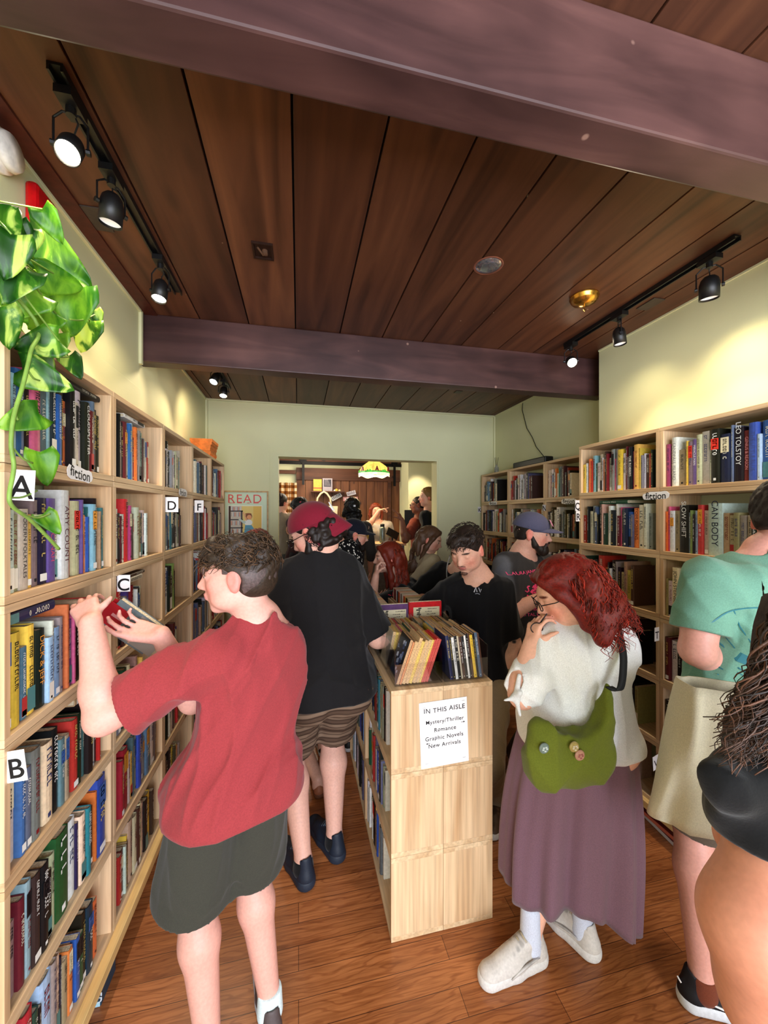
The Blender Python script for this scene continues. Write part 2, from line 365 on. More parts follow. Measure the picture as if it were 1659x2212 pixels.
tag(MB().box((x0-.3, 6.44, zb_-.03), (bx0-.01, 6.49, zb_+.03)).obj('curtain_rail', M_BARND), 'brown wooden curtain board over the gingham curtain', 'curtain rail')
# small ledge with two picture books, tote bag, stickers
lx0, lz = py(672, 1061, 6.4); lx1, _ = py(744, 1061, 6.4)
tag(MB().box((lx0, 6.28, lz-.02), (lx1, 6.46, lz)).obj('display_ledge', M_BARND), 'narrow dark ledge on the barn door carrying two picture books', 'shelf')
for (ua, ub, va, c1, c2, lb) in ((677, 695, 1035, (.87, .66, .20), (.72, .18, .12), 'yellow picture book with a red band on the dark ledge'), (697, 718, 1033, (.62, .58, .60), (.16, .15, .20), 'grey cover picture book with dark artwork on the dark ledge')):
    xa, z1 = py(ua, va, 6.36); xb, _ = py(ub, va, 6.36)
    m_ = MB().box((xa, 6.36, lz), (xb, 6.375, z1), c1)
    hh = z1-lz
    if ub < 700: m_.box((xa, 6.358, lz+.22*hh), (xb, 6.36, lz+.30*hh), c2)
    else:
        m_.box((xa+.02, 6.358, lz+.35*hh), (xb-.02, 6.36, z1-.02), c2)
        for k in range(5): m_.box((xa+.03, 6.356, lz+(.45+.1*k)*hh), (xb-.03-.01*k, 6.358, lz+(.48+.1*k)*hh), c1)
    tag(m_.obj('picture_book', attr_mat('print', .5), colattr=True), lb, 'book', 'picture books on the ledge')
m_ = MB()
fx, _ = py(727, 1055, 6.35)
for dx, r, cc in ((0, .03, (.85, .7, .25)), (.05, .022, (.9, .8, .6)), (-.03, .02, (.9, .88, .8))):
    m_.lathe([(0, 0), (r, .005), (r*.9, r), (0, r*1.6)], 12, Matrix.Translation((fx+dx, 6.35, lz)), cc)
tag(m_.obj('figurine', attr_mat('print'), colattr=True, smooth=True), 'small yellow and white toy on the right end of the dark ledge', 'figurine')
tx0, tz = py(670, 1092, 6.3); tx1, _ = py(728, 1092, 6.3); hx = (tx0+tx1)/2
tb = empty('tote_bag', (hx, 6.24, tz), 'cream canvas tote bag hanging by its handles on the barn door', 'bag')
m_ = MB(); 
prof = [(tx0-.01, tz), (tx1+.01, tz-.01), (tx1-.03, tz-.42), (tx0+.04, tz-.42)]
m_.prism([(a-hx, b) for a, b in prof], -.03, .03, Matrix.Translation((hx, 6.24, 0)) @ Matrix.Rotation(PI/2, 4, 'X'))
M_CANV = mat('cream canvas', (.80, .75, .62), .9, scale=200); m_.obj('bag_body', M_CANV, tb, loc=(hx, 6.24, tz), bevel=.01)
tz2 = py(697, 1063, 6.35)[1]
MB().tube([(hx-.12, 6.24, tz-.03), (hx-.10, 6.24, tz+.12), (hx-.05, 6.24, tz2-.03), (hx, 6.24, tz2), (hx+.05, 6.24, tz2-.03), (hx+.10, 6.24, tz+.12), (hx+.12, 6.24, tz-.03)], .016).obj('handle', M_CANV, tb, loc=(hx, 6.24, tz), smooth=True)
for (ua, va, ub, vb, c1, c2, lb, pink) in ((716, 1079, 737, 1068, (.80, .80, .80), (.4, .4, .42), 'crumpled silver sticker, left one beside the tote bag', 0), (749, 1068, 768, 1063, (.80, .78, .80), (.45, .4, .45), 'crumpled silver sticker above the pink strip', 0), (741, 1078, 773, 1078, (.78, .52, .52), (.9, .82, .82), 'pink and white sticker strip right of the tote bag', 1)):
    a = atY(ua, va, 6.44); b = atY(ub, vb, 6.44); d = b-a; m_ = MB()
    M = frame(a, d, (0, 0, 1)); w = d.length
    m_.box((0, -.035, 0), (w, .035, .006), c1, M)
    for k in range(6): m_.box((w*(.1+.14*k), -.02, .006), (w*(.18+.14*k), .02+.01*(k % 2), .008), c2, M)
    tag(m_.obj('sticker', attr_mat('print'), colattr=True), lb, 'sticker', 'stickers on the barn door')
# counter
cx0, cz0 = py(776, 1175, 5.0); cx1, _ = py(850, 1175, 5.0)
ct = empty('shop_counter', ((cx0+cx1)/2, 5.2, 0), 'grey fronted checkout counter with pale top', 'counter')
MB().box((cx0, 5.0, 0), (cx1+.15, 5.40, cz0-.03)).obj('cabinet_body', mat('grey counter', (.45, .44, .43), .7), ct, loc=((cx0+cx1)/2, 5.2, 0))
MB().box((cx0-.02, 4.97, cz0-.03), (cx1+.17, 5.42, cz0)).obj('worktop', M_PINE, ct, loc=((cx0+cx1)/2, 5.2, 0), bevel=.004)
bxx, _ = py(826, 1165, 5.15)
wbt = empty('water_bottle', (bxx, 5.15, cz0), 'grey steel water bottle standing on the checkout counter', 'bottle')
MB().lathe([(0, 0), (.038, 0), (.04, .01), (.04, .19), (.028, .22), (0, .22)], 20, Matrix.Translation((bxx, 5.15, cz0))).obj('flask', mat('grey green metal', (.42, .47, .45), .35, metal=.6), wbt, loc=(bxx, 5.15, cz0), smooth=True)
MB().lathe([(0, .22), (.03, .22), (.03, .255), (0, .26)], 16, Matrix.Translation((bxx, 5.15, cz0))).obj('lid', mat('dark lid', (.12, .13, .13), .5), wbt, loc=(bxx, 5.15, cz0), smooth=True)
tbx, tbz = py(848, 1158, 5.2)
tm = empty('payment_terminal', (tbx, 5.2, cz0), 'black tablet till on a tilted stand on the counter', 'terminal')
M_BLKP = mat('black plastic', (.045, .045, .05), .4, bump=.02)
MB().box((-.09, -.008, -.06), (.09, .008, .06), M=Matrix.Translation((tbx, 5.2, cz0+.12)) @ Matrix.Rotation(.5, 4, 'Y') @ Matrix.Rotation(-.5, 4, 'X')).obj('screen', M_BLKP, tm, loc=(tbx, 5.2, cz0), bevel=.004)
MB().box((tbx-.04, 5.17, cz0), (tbx+.04, 5.25, cz0+.015)).tube([(tbx, 5.21, cz0), (tbx, 5.21, cz0+.12)], .012).obj('stand', M_BLKP, tm, loc=(tbx, 5.2, cz0))
mx, mz = py(890, 1120, 6.2)
mo = empty('monitor', (mx, 6.0, 1.2), 'black computer monitor right of the barn door', 'monitor')
MB().box((mx-.22, 5.86, mz-.13), (mx+.22, 5.89, mz+.14)).obj('display_panel', M_BLKP, mo, loc=(mx, 6.0, 1.2), bevel=.005)
MB().box((mx-.03, 5.87, .9), (mx+.03, 5.89, mz-.1)).box((mx-.12, 5.78, .88), (mx+.12, 5.9, .9)).obj('stand', M_BLKP, mo, loc=(mx, 6.0, 1.2))
tag(MB().box((mx-.3, 5.68, .84), (min(mx+.5,xj-.03), 5.9, .88)).box((mx-.28, 5.70, 0), (mx-.24, 5.88, .84)).box((mx+.1, 5.62, 0), (mx+.14, 5.88, .84)).obj('side_table', M_BARND), 'dark side table carrying the black monitor', 'table')
# stained glass pendant
lp = atY(808, 1015, 5.1); R0 = .205
pl = empty('pendant_lamp', lp, 'stained glass pendant lamp, yellow with a green scalloped rim', 'lamp')
def glass(name, c, e):
    t = NT(name); n_ = t.n('ShaderNodeTexNoise', Scale=14.0, Detail=3.0); t.l(t.mapping(), n_.inputs['Vector'])
    cc = t.ramp(n_.outputs[0], [(.3, tuple(x*.75 for x in c)), (.7, c)]); t.l(cc, t.b.inputs['Base Color']); t.l(cc, t.b.inputs['Emission Color'])
    t.b.inputs['Emission Strength'].default_value = e; return t.done(.2, .5)
g_y = glass('amber glass', (.96, .80, .36), 1.0); g_c = glass('cream glass', (.93, .92, .72), .9); g_g = glass('green glass', (.25, .62, .22), .8); g_r = glass('maroon glass', (.42, .05, .10), .5)
n = 12
def ring(r, z, k, wav=0): a = 2*PI*k/n+.26; return Vector((r*math.cos(a), r*math.sin(a), z-wav*(k % 2)))+lp
def band(name, r0, z0, r1, z1, m, sub=1, wav=0):
    mb = MB()
    for k in range(n):
        mb.add([ring(r0, z0, k), ring(r0, z0, k+1), ring(r1, z1, k+1, 0), ring(r1, z1, k, 0)], [(0, 1, 2, 3)])
    o = mb.obj(name, m, pl, loc=lp); s_ = o.modifiers.new('s', 'SOLIDIFY'); s_.thickness = .004; return o
band('glass_panel', .05, .125, .16, .045, g_y); band('glass_panel', .16, .045, R0, -.03, g_y)
band('glass_panel', R0, -.03, R0*1.0, -.055, g_g)
mb = MB()
for k in range(n*4):
    a0 = 2*PI*k/(n*4); a1 = 2*PI*(k+1)/(n*4); f = lambda a: .012*math.sin(a*6)
    mb.add([(lp.x+R0*1.01*math.cos(a0), lp.y+R0*1.01*math.sin(a0), lp.z-.05), (lp.x+R0*1.01*math.cos(a1), lp.y+R0*1.01*math.sin(a1), lp.z-.05), (lp.x+R0*math.cos(a1), lp.y+R0*math.sin(a1), lp.z-.085+f(a1)), (lp.x+R0*math.cos(a0), lp.y+R0*math.sin(a0), lp.z-.085+f(a0))], [(0, 1, 2, 3)])
o = mb.obj('scalloped_rim', g_c, pl, loc=lp); o.modifiers.new('s', 'SOLIDIFY').thickness = .004
for k in range(n):
    a = 2*PI*(k+.5)/n+.26; r = R0*.955; M = Matrix.Translation((lp.x+r*math.cos(a), lp.y+r*math.sin(a), lp.z)) @ Matrix.Rotation(a-PI/2, 4, 'Z') @ Matrix.Rotation(PI/2, 4, 'X')
    if k % 2 == 0: MB().prism([(-.006, .03), (.006, .03), (.014, 0), (.028, -.03), (0, -.022), (-.028, -.03), (-.014, 0)], -.012, .004, M).obj('flower_glass', g_r, pl, loc=lp)
    else: MB().prism([(-.04, -.03), (-.01, -.005), (0, -.03), (.015, -.01), (.04, -.03), (.03, -.045), (-.03, -.045)], -.010, .003, M).obj('leaf_glass', g_g, pl, loc=lp)
mb = MB()
for k in range(n): mb.tube([ring(.05, .127, k), ring(.162, .046, k), ring(R0+.003, -.03, k), ring(R0+.003, -.05, k)], .0025, 5)
for r, z in ((.16, .047), (R0+.002, -.03)): mb.tube([ring(r, z, k) for k in range(n+1)], .0028, 5)
mb.obj('leading', mat('lead', (.10, .09, .08), .5, metal=.4), pl, loc=lp)
MB().lathe([(.05, .125), (.085, .145), (.07, .16), (.02, .165), (0, .165)], 20, Matrix.Translation(lp)).obj('crown', g_y, pl, loc=lp, smooth=True)
MB().tube([lp+Vector((0, 0, .12)), (lp.x, lp.y, 2.62)], .006).obj('cord', MATS['lead'], pl, loc=lp)
point('pendant_bulb', lp+Vector((0, 0, -.02)), 14, WARM, .05)
point('rear_room_light', (.3, 5.6, 2.35), 34, (1, .86, .66), .3)
point('rear_room_light', (-1.2, 5.6, 2.3), 12, (1, .9, .75), .3)
spot('rear_wall_spot', (atY(915, 1000, 5.3).x, 5.55, 2.55), (atY(915, 1000, 5.9).x, 5.95, 1.6), 25, WARM, 60)
# ============================================================ crates
ROW = .317; ZTOP = EYE+.431; Z0 = ZTOP-6*ROW
T_ = .019
def crate_mesh(w, dp, h=ROW):
    """open box lying on its side: local x = depth (0 front), y = width, z = height"""
    m = MB(); g = .0012
    m.box((0, g, 0), (dp, w-g, T_)).box((0, g, h-T_-g), (dp, w-g, h-g))
    m.box((0, g, T_), (dp, g+T_, h-T_-g)).box((0, w-g-T_, T_), (dp, w-g, h-T_-g))
    o = m.obj('wooden_crate', M_PINE, bevel=.0012); o.data.materials.append(M_PINEV)
    for i, p in enumerate(o.data.polygons): p.material_index = 1 if i >= 12 else 0
    return o
ORD = ['', 'first', 'second', 'third', 'fourth', 'fifth', 'sixth', 'seventh', 'eighth', 'ninth', 'tenth', 'eleventh', 'twelfth', 'thirteenth', 'fourteenth', 'fifteenth', 'sixteenth', 'seventeenth', 'eighteenth', 'nineteenth', 'twentieth', 'twenty-first', 'twenty-second', 'twenty-third', 'twenty-fourth', 'twenty-fifth', 'twenty-sixth', 'twenty-seventh', 'twenty-eighth', 'twenty-ninth', 'thirtieth']+['later']*20
ROWN = ['top shelf', 'second shelf', 'third shelf', 'fourth shelf', 'fifth shelf', 'bottom shelf']
LX = -.635; RX = 1.76; FX = 1.985; LW = .515; RW = .565
def stack(px, dirx, y0, w, dp, names, group, skip=()):
    src = None
    for r in range(6):
        z = ZTOP-(r+1)*ROW
        if src is None: o = src = crate_mesh(w, dp)
        else: o = src.copy(); COL.objects.link(o)
        if dirx > 0: o.location = (px, y0, z)
        else: o.location = (px, y0+w, z); o.rotation_euler = (0, 0, PI)
        tag(o, f'open pine box shelf, {ROWN[r].replace(" shelf", " row")}, {names}', 'bookcase', group)
NM = {}
for k in range(0, 6):
    NM['L', k] = ['left wall bookcase nearest the camera', 'left bookcase under the hanging plant', 'second left bookcase from the plant', 'third left bookcase from the plant', 'fourth left bookcase from the plant', 'last left bookcase beside the poster'][k]
    if k: stack(LX, -1, 1.01+LW*(k-1), LW, .2, NM['L', k], 'open pine boxes stacked along the left wall')
for k in range(2):
    NM['R', k] = ['right bookcase behind the mint shirt', 'right bookcase at the wall corner'][k]
    stack(RX, 1, 1.01+RW*k, RW, .235, NM['R', k], 'open pine boxes stacked along the right wall')
for k in range(3):
    NM['F', k] = ['nearest recessed right bookcase', 'middle recessed right bookcase', 'farthest recessed right bookcase'][k]
    stack(FX, 1, 2.245+RW*k, RW, .19, NM['F', k], 'open pine boxes in the right recess')
# plinths under the stacks
def plinth(x0, x1, y0, y1, xs, label, legx):
    p = empty('shelf_plinth', ((x0+x1)/2, (y0+y1)/2, 0), label, 'shelf base')
    MB().box((min(x0, x1), y0, Z0-.038), (max(x0, x1), y1, Z0-.001)).obj('plinth_board', M_PINE_LIT, p, loc=p.location, bevel=.002)
    for y in xs: MB().box((min(legx), y-.02, 0), (max(legx), y+.02, Z0-.038)).obj('leg', M_PINEV, p, loc=p.location, bevel=.002)
plinth(LX+.028, LX-.2, 1.0, 3.59, (1.1, 1.535, 2.05, 2.57, 3.08, 3.55), 'long pine plinth board with block legs under the left bookcases', (LX-.03, LX-.19))
plinth(RX-.028, RX+.23, 1.0, 2.15, (1.05, 1.585, 2.1), 'pine plinth board with block legs under the near right bookcases', (RX+.06, RX+.2))
plinth(FX-.02, FX+.185, 2.23, 3.95, (2.3, 2.82, 3.38, 3.9), 'pine plinth board with block legs under the recessed right bookcases', (FX+.05, FX+.16))
# ============================================================ books
PAL = dict(w=(.90,.89,.86), c=(.86,.80,.68), t=(.74,.62,.46), k=(.08,.075,.08), g=(.55,.53,.50), s=(.33,.41,.50), b=(.16,.33,.66), n=(.11,.13,.28), l=(.60,.75,.86),
           q=(.16,.45,.47), e=(.10,.30,.20), v=(.62,.74,.35), y=(.92,.76,.24), o=(.90,.43,.17), r=(.78,.14,.14), d=(.42,.09,.12), p=(.85,.30,.48), u=(.38,.28,.55), m=(.30,.19,.14))
CN = dict(w='white', c='cream', t='tan', k='black', g='grey', s='slate blue', b='blue', n='navy', l='light blue', q='teal', e='dark green', v='lime green', y='yellow', o='orange', r='red', d='maroon', p='pink', u='purple', m='brown')
DARK = set('ksnbqerdum')
RB = random.Random(7)
M_COVER = attr_mat('book covers', .45, .4, .10, 90, .05)
M_PAGE = mat('page edges', (.80, .74, .62), .9, .18, 220, .4)
M_INK = attr_mat('printed ink', .5, .3, .0, 10, 0)
def shade(c, k): return tuple(max(0, min(1, x*k)) for x in c)
def book_parts(w, h, dp, col, hard):
    """local: spine toward -x at x=0, y = thickness 0..w, z = 0..h ; returns cover, pages, marks"""
    cv = MB(); ct = .0022 if hard else .0009; ins = .003 if hard else .0006
    bulge = min(.004, w*.15) if hard else min(.0015, w*.08)
    out = [(dp, 0), (0, 0), (-bulge*.7, w*.2), (-bulge, w*.5), (-bulge*.7, w*.8), (0, w), (dp, w)]
    inn = [(dp, ct), (ct, ct), (ct-bulge*.7, w*.25), (ct-bulge, w*.5), (ct-bulge*.7, w*.75), (ct, w-ct), (dp, w-ct)]
    n = 7; vs = [(x, y, z) for z in (0, h) for x, y in out]+[(x, y, z) for z in (0, h) for x, y in inn]
    fs = [(i+1, i, n+i, n+i+1) for i in range(n-1)]+[(2*n+i, 2*n+i+1, 3*n+i+1, 3*n+i) for i in range(n-1)]
    fs += [(n+i, 2*n+n+i, 3*n+i+1, n+i+1) for i in range(n-1)]+[(i+1, 2*n+i+1, 2*n+i, i) for i in range(n-1)]
    fs += [(0, 2*n, 3*n, n), (n-1, 2*n-1, 4*n-1, 3*n-1)]
    cv.add(vs, fs, col)
    pg = MB(); pg.box((ct, ct, ins), (dp-ins, w-ct, h-ins), (.80, .74, .62))
    return cv, pg, bulge
def marks(w, h, bulge, col, code, rr, title=None):
    m = MB(); ink = rr.choice([(.9, .88, .8), (.85, .75, .4), (.95, .95, .93)]) if code in DARK else rr.choice([(.1, .1, .12), (.12, .12, .14), (.5, .1, .12), (.15, .2, .4)])
    x = -bulge-.0006
    def rect(y0, z0, y1, z1, c): m.add([(x, y0, z0), (x, y0, z1), (x, y1, z1), (x, y1, z0)], [(0, 1, 2, 3)], c)
    style = rr.random()
    if title: 
        tcol = title[1]; s = min(w*.62, h*.8/len(title[0])*1.35)
        Mx = frame((x+.0002, w/2, h*title[2]), (0, 0, -1), (0, -1, 0)) if title[3] > 0 else frame((x+.0002, w/2, h*title[2]), (0, 0, -1), (0, -1, 0))
        text_mb(m, title[0], s*1.25, Mx, tcol, thick=.0003); return m
    if style < .22 and w > .012: rect(w*.06, h*.62, w*.94, h*rr.uniform(.8, .98), rr.choice([(.85, .2, .15), (.9, .85, .7), (.1, .1, .12), (.2, .35, .6), (.9, .6, .2)]))
    elif style < .35 and w > .012: rect(w*.06, h*.04, w*.94, h*.3, rr.choice([(.9, .88, .82), (.1, .1, .12), (.7, .2, .2), (.3, .5, .5)]))
    if rr.random() < .22 and w > .012: rect(w*.12, h*.035, w*.88, h*.12, (.92, .92, .9))
    elif rr.random() < .5: rect(w*.35, h*.05, w*.65, h*.05+w*.3, ink)
    z = h*rr.uniform(.86, .93); cap = w*rr.uniform(.3, .5); lo = h*rr.uniform(.3, .55)
    yb = w/2-cap/2; k = 0
    if w > .008:
        while z > lo:
            a = cap*rr.uniform(.45, .7); tq = a*.3
            if rr.random() > .14:
                rect(yb, z-tq, yb+cap, z, ink)
                r_ = rr.random()
                if r_ < .7: rect(yb, z-a, yb+cap*.2, z, ink)
                if r_ > .3: rect(yb+cap*.8, z-a, yb+cap, z, ink)
                if .2 < r_ < .5: rect(yb, z-a, yb+cap, z-a+tq*.9, ink)
            z -= a*1.35
    return m
BOOKS = []   # (M, w, h, dp, col, code, hard, label, group, title)
def put_row(side, k, r, s, lean_last=False, laid=None, titles={}, x_set=None, tall=None):
    if side == 'L': px, dx, y0, W_ = LX, -1, 1.01+LW*(k-1), LW
    elif side == 'R': px, dx, y0, W_ = RX, 1, 1.01+RW*k, RW
    elif side == 'F': px, dx, y0, W_ = FX, 1, 2.245+RW*k, RW
    elif side == 'K': px, dx, y0, W_ = KX0, 1, KY0+KW*k, KW
    elif side == 'Q': px, dx, y0, W_ = KX1, -1, KY0+KW*k, KW
    z = (ZTOP if side in 'LRF' else 3*ROW)-(r+1)*ROW+T_+.0008
    # image order: left to right.  L and Q rows run near to far (+y); R, F and K rows run far to near (-y)
    up = side in 'LQ'
    toks = s.split(); tot = sum(int(q[1:]) for q in toks); UN = max(.0072, min(.0112, (W_-2*T_)*RB.uniform(.90, .985)/tot)); pos = T_+.004; last = W_-T_-.004; n = 0; hs = []
    dps = {'L': .2, 'R': .235, 'F': .19, 'K': .209, 'Q': .209}[side]
    for tk in toks:
        code = tk[0]; w = int(tk[1:])*UN*RB.uniform(.9, 1.08)
        if pos+w > last: break
        n += 1; hard = RB.random() < .4 or w > .03
        h = RB.uniform(.172, .20) if not hard else RB.uniform(.20, .242)
        if tall and n in tall: h = tall[n]
        hs.append(h); dp = min(h*RB.uniform(.62, .68), dps-.03); col = tuple(max(0, min(1, x+RB.uniform(-.05, .05))) for x in shade(tuple(q_*.86+.14*sum(PAL[code])/3 for q_ in PAL[code]), RB.uniform(.85, 1.12)))
        set_ = RB.uniform(.006, .022)
        # local book: spine at x=0 facing -x, thickness y, height z
        if dx > 0:   # spine faces -X
            M = Matrix.Translation((px+set_+.004, (y0+pos) if up else (y0+W_-pos-w), z))
        else:        # spine faces +X : turn half round
            M = Matrix.Translation((px-set_-.004, (y0+pos+w) if up else (y0+W_-pos), z)) @ Matrix.Rotation(PI, 4, 'Z')
        lean = 0
        if n == len(toks) and lean_last:
            lean = 1
        lbl = f'{"thick " if w > .031 else "slim " if w < .012 else ""}{CN[code]} book, {ORD[n]} from left, {ROWN[r]}, {NM[side, k]}'
        if lean:
            a = RB.uniform(.12, .2); off = math.sin(a)*h
            if pos+w+off < last:
                sg = (1 if up else -1)
                piv = Matrix.Translation((M.translation.x, (y0+pos+off) if up else (y0+W_-pos-off), z))
                # tilt top toward the row already placed
                ang = a*sg
                rot = Matrix.Rotation(ang, 4, 'X')
                if dx > 0: M = piv @ rot @ Matrix.Translation((0, 0 if up else -w, 0))
                else: M = piv @ rot @ Matrix.Translation((0, w if up else 0, 0)) @ Matrix.Rotation(PI, 4, 'Z')
                M.translation.z += 0 if True else 0
        BOOKS.append([M, w, h, dp, col, code, hard, lbl, (side, k, r), titles.get(n)])
        pos += w+RB.uniform(.0003, .0012)
    if laid:
        # books lying flat on top of the upright ones
        hmax = max(hs); zz = z+hmax+.0005
        for i, (code, th, f) in enumerate(laid):
            if zz+th > z+ROW-2*T_-.004: break
            ln = .2; yc = y0+W_*f if up else y0+W_*(1-f)
            # upright block turned on its side: spine toward the aisle, length along y
            ctr = Matrix.Translation((px+dx*.02, yc, zz))
            # local z (height) -> world y ; local y (thickness) -> world z ; local x depth -> into case
            if dx > 0: M = ctr @ Matrix(((1, 0, 0, 0), (0, 0, 1, -ln/2), (0, 1, 0, 0), (0, 0, 0, 1)))
            else: M = ctr @ Matrix(((-1, 0, 0, 0), (0, 0, 1, -ln/2), (0, 1, 0, 0), (0, 0, 0, 1)))
            BOOKS.append([M, th, ln, dps-.06, PAL[code], code, True, f'{CN[code]} book lying flat, {ROWN[r]}, {NM[side, k]}', (side, k, r), None])
            zz += th+.001
    return pos
def rnd_row(n=22, w='kkkkwwwcccttgssbndrromeyplqu', seed=0):
    r = random.Random(seed); return ' '.join(r.choice(w)+str(r.choice([1, 1, 2, 2, 2, 3, 3, 4])) for _ in range(n))
WH = (.9, .9, .88); BK = (.08, .08, .09)
put_row('L', 1, 0, 'n3 l2 b4 k2 p4 d1 s3 l1 n3 b2 m2 o2 k3 k1 c2 w4 k3 d2 s2 k3 k2', titles={17: ('CLOUDSPLITTER', WH, .6, 1)}, laid=[('k', .018, .70)])
put_row('L', 1, 1, 'w3 t2 c3 y2 g3 n4 u3 c2 w4 r3 c4 u1 o1 w2 b1 q1 l3 k2 t1 q2', titles={3: ('MODERN FOLKTALES', BK, .55, 1), 7: ('AMERICANAH', (.8, .3, .45), .55, 1), 9: ('AMY COUNT', (.35, .15, .2), .5, 1)}, tall={9: .25, 6: .225, 7: .225})
put_row('L', 1, 2, 'c2 y3 p1 s2 y3 k3 l2 w1 l2 g2 w1 o1 u2 p1 k3 t2 r3 c1 s3 d1 w2', titles={6: ('DICK & JEFF', (.9, .6, .2), .6, 1)}, laid=[('n', .026, .22)])
put_row('L', 1, 3, 'r2 c3 b2 s2 g4 k2 c4 k3 s2 t2 k2 r3 k2 m2 s1 k3 w2 k2 r1 w1 u2', laid=[('t', .02, .8)])
put_row('L', 1, 4, 'k2 g2 d2 l2 m3 k3 k2 c2 e5 w4 n1 c3 q2 k3 o1 b5', tall={9: .235, 16: .255, 10: .23})
put_row('L', 1, 5, 'd3 g2 r3 e2 k1 l4 g2 c2 n1 t2 o2 c1 b2 e2 k2 n3 c1 o2')
put_row('L', 2, 0, 'k2 m2 k1 t1 k2 d2 w2 b2 l1 r2 o2 k1 g2 q1 m1 r1 g2 c2 r2', laid=[('w', .014, .45)])
put_row('L', 2, 1, 'w3 k2 d1 w2 r3 q1 p2 m1 o2 c3 k1 t2 s2 c2 w2 t1', titles={5: ('BROOKS', BK, .75, 1)}, tall={5: .24})
put_row('L', 2, 2, 'o2 c2 r3 m2 g2 u2 d2 m1 k2 w1 b1 k2 n1 c1 o1', laid=[('c', .02, .4), ('m', .012, .45)])
put_row('L', 2, 3, 'u1 k2 w1 g2 u2 e3 w1 c2 c1 y1 c2 k1 t2 c2 y1')
put_row('L', 2, 4, 'q3 w2 r2 d1 r4 c2 y2 s2 g2 b3 c2 g2 s3 u1 g2 c3 m1 y2')
put_row('L', 2, 5, 'w3 b2 r2 d2 w1 m2 y1 t3 c3 m2 c2 t2 k3 k1 y4 m2')
put_row('L', 3, 0, 'w2 k2 k1 w2 k3 k2 g2 w2 m1 c2 v1 t2 y2 g2 c1'); put_row('L', 3, 1, 'g3 g2 s2 c2 q3 k3 k2 n2 w1 g2 v2 m2 k2')
put_row('L', 3, 2, 'w4 g2 w2 k1 k3 m1 v4 k1'); put_row('L', 3, 3, 'r1 m2 o2 k2 t2 w2 c1 d2 m2 d3 t1 k2 u1')
put_row('L', 3, 4, 'r2 t3 k2 c3 w2 c2 m1 t2 k2 r2 o1 g2'); put_row('L', 3, 5, 'e2 y3 t2 m2 k3 y4 m2 t3 c2 g2')
for k in (4, 5):
    for r in range(6): put_row('L', k, r, rnd_row(22, 'kkwwcctgssbrdmn', k*10+r))
put_row('R', 1, 0, 'y2 w1 r1 o1 r1 l2 e1 w2 c2 w1 o1 m1 d1 w2 g2 p1 g1 y3 w2 d1 g1 k2 p1 y3 y1 g1 w1 m2 r1 k1', titles={22: ('THE ROBBERS', WH, .55, 1)})
put_row('R', 1, 1, 'r2 y1 k1 c2 g2 s2 k1 m2 t1 e2 w1 w2 k2 w1 d2 p1 k1 n3 b2 s1 o3 c3 c2 g2', titles={21: ('TOM ROBBINS', (.3, .08, .05), .6, 1)}, laid=[('e', .02, .45)])
put_row('R', 1, 2, 'e1 e2 k2 w1 k2 k2 d1 r4 o2 k1 w1 k3 g1 k2 t2 t2 y2 m2', titles={3: ('IT CALLS', WH, .7, 1)}, tall={8: .25})
put_row('R', 1, 3, 'm2 k3 g3 k3 m4 k3 t2 n2 r2 o1 b2 t2 m3 k2'); put_row('R', 1, 4, 'm3 t3 t4 t4 t3 t4 t3 t3 k2 n2 k1 t2', titles={5: ('2666', (.3, .2, .1), .6, 1)})
put_row('R', 1, 5, 'k3 t2 m3 c2 s3 k2 g3 e2 y2 e2 y2 r1 o2 m2 t2', titles={9: ('HAWAII', BK, .6, 1)})
put_row('R', 0, 0, 'p2 k1 w3 t3 w1 y1 g2 u2 c2 c3 w1 k4 n4 s1 k4 d2 b3 l1 b4 w1 k3 o2 w1', titles={15: ('LEO TOLSTOY', WH, .7, 1), 16: ('GENIUS & REASON', (.8, .5, .5), .55, 1), 17: ('THE LITTLE BLUE', (.25, .3, .5), .5, 1), 19: ('THE CURIOUS BLUE', (.25, .3, .5), .5, 1), 3: ('LANDFALL ISLAND', (.5, .5, .5), .5, 1), 8: ('MIRACLE MAN', WH, .65, 1), 21: ('DARKENBURY', (.75, .65, .3), .4, 1)}, tall={3: .235, 10: .235, 15: .225, 17: .232, 19: .232})
put_row('R', 0, 1, 'o1 p1 w2 t2 k4 s1 v1 k1 l1 r2 c2 w5 t2 c2 t2 g2 c2 k2 w3 d1 w2 p3 p1', titles={12: ('CAN BODY', (.1, .15, .25), .62, 1), 5: ('SLOW SHIFT', WH, .7, 1), 1: ('INTERPRETER', BK, .6, 1), 19: ('THE CHAIR', BK, .6, 1)})
put_row('R', 0, 2, 't1 w2 c3 c2 t2 c2 w2 t3 k2 s2 m3 k3 r2 g3', titles={3: ('JOHN STEINBECK', BK, .55, 1)}); put_row('R', 0, 3, 'd2 w3 k2 g3 k3 m3 r1 t4 k4 s3 k3 g3')
put_row('R', 0, 4, 'k4 s3 k4 w1 k2 w2 k3 g3 k3 s2 k4'); put_row('R', 0, 5, 'n2 t2 c4 t3 k3 g3 r2 c4 s3')
for k in range(3):
    for r in range(6):
        put_row('F', k, r, {(2, 0): 'g2 k1 w2 k2 s3 l2 k2 w1 m2 o1 d2 g2 c2 k1', (1, 0): 'r2 r2 d1 w2 k2 w3 g1 w2 k2 w2 g3 k2 u1 d2 m2', (0, 0): 'c2 r1 w1 k2 w2 o2 w1 q1 g2 l1 m2 k2 r1 k2 c2', (0, 1): 'k3 c1 m2 k1 w2 w4 k2 g2 k1 m2 c2 k2 m1 o2 k2'}.get((k, r), rnd_row(24, 'kkkwwcctgdrmmsno', 100+k*10+r)), titles={6: ('PETER NADAS', BK, .55, 1)} if (k, r) == (0, 1) else {})
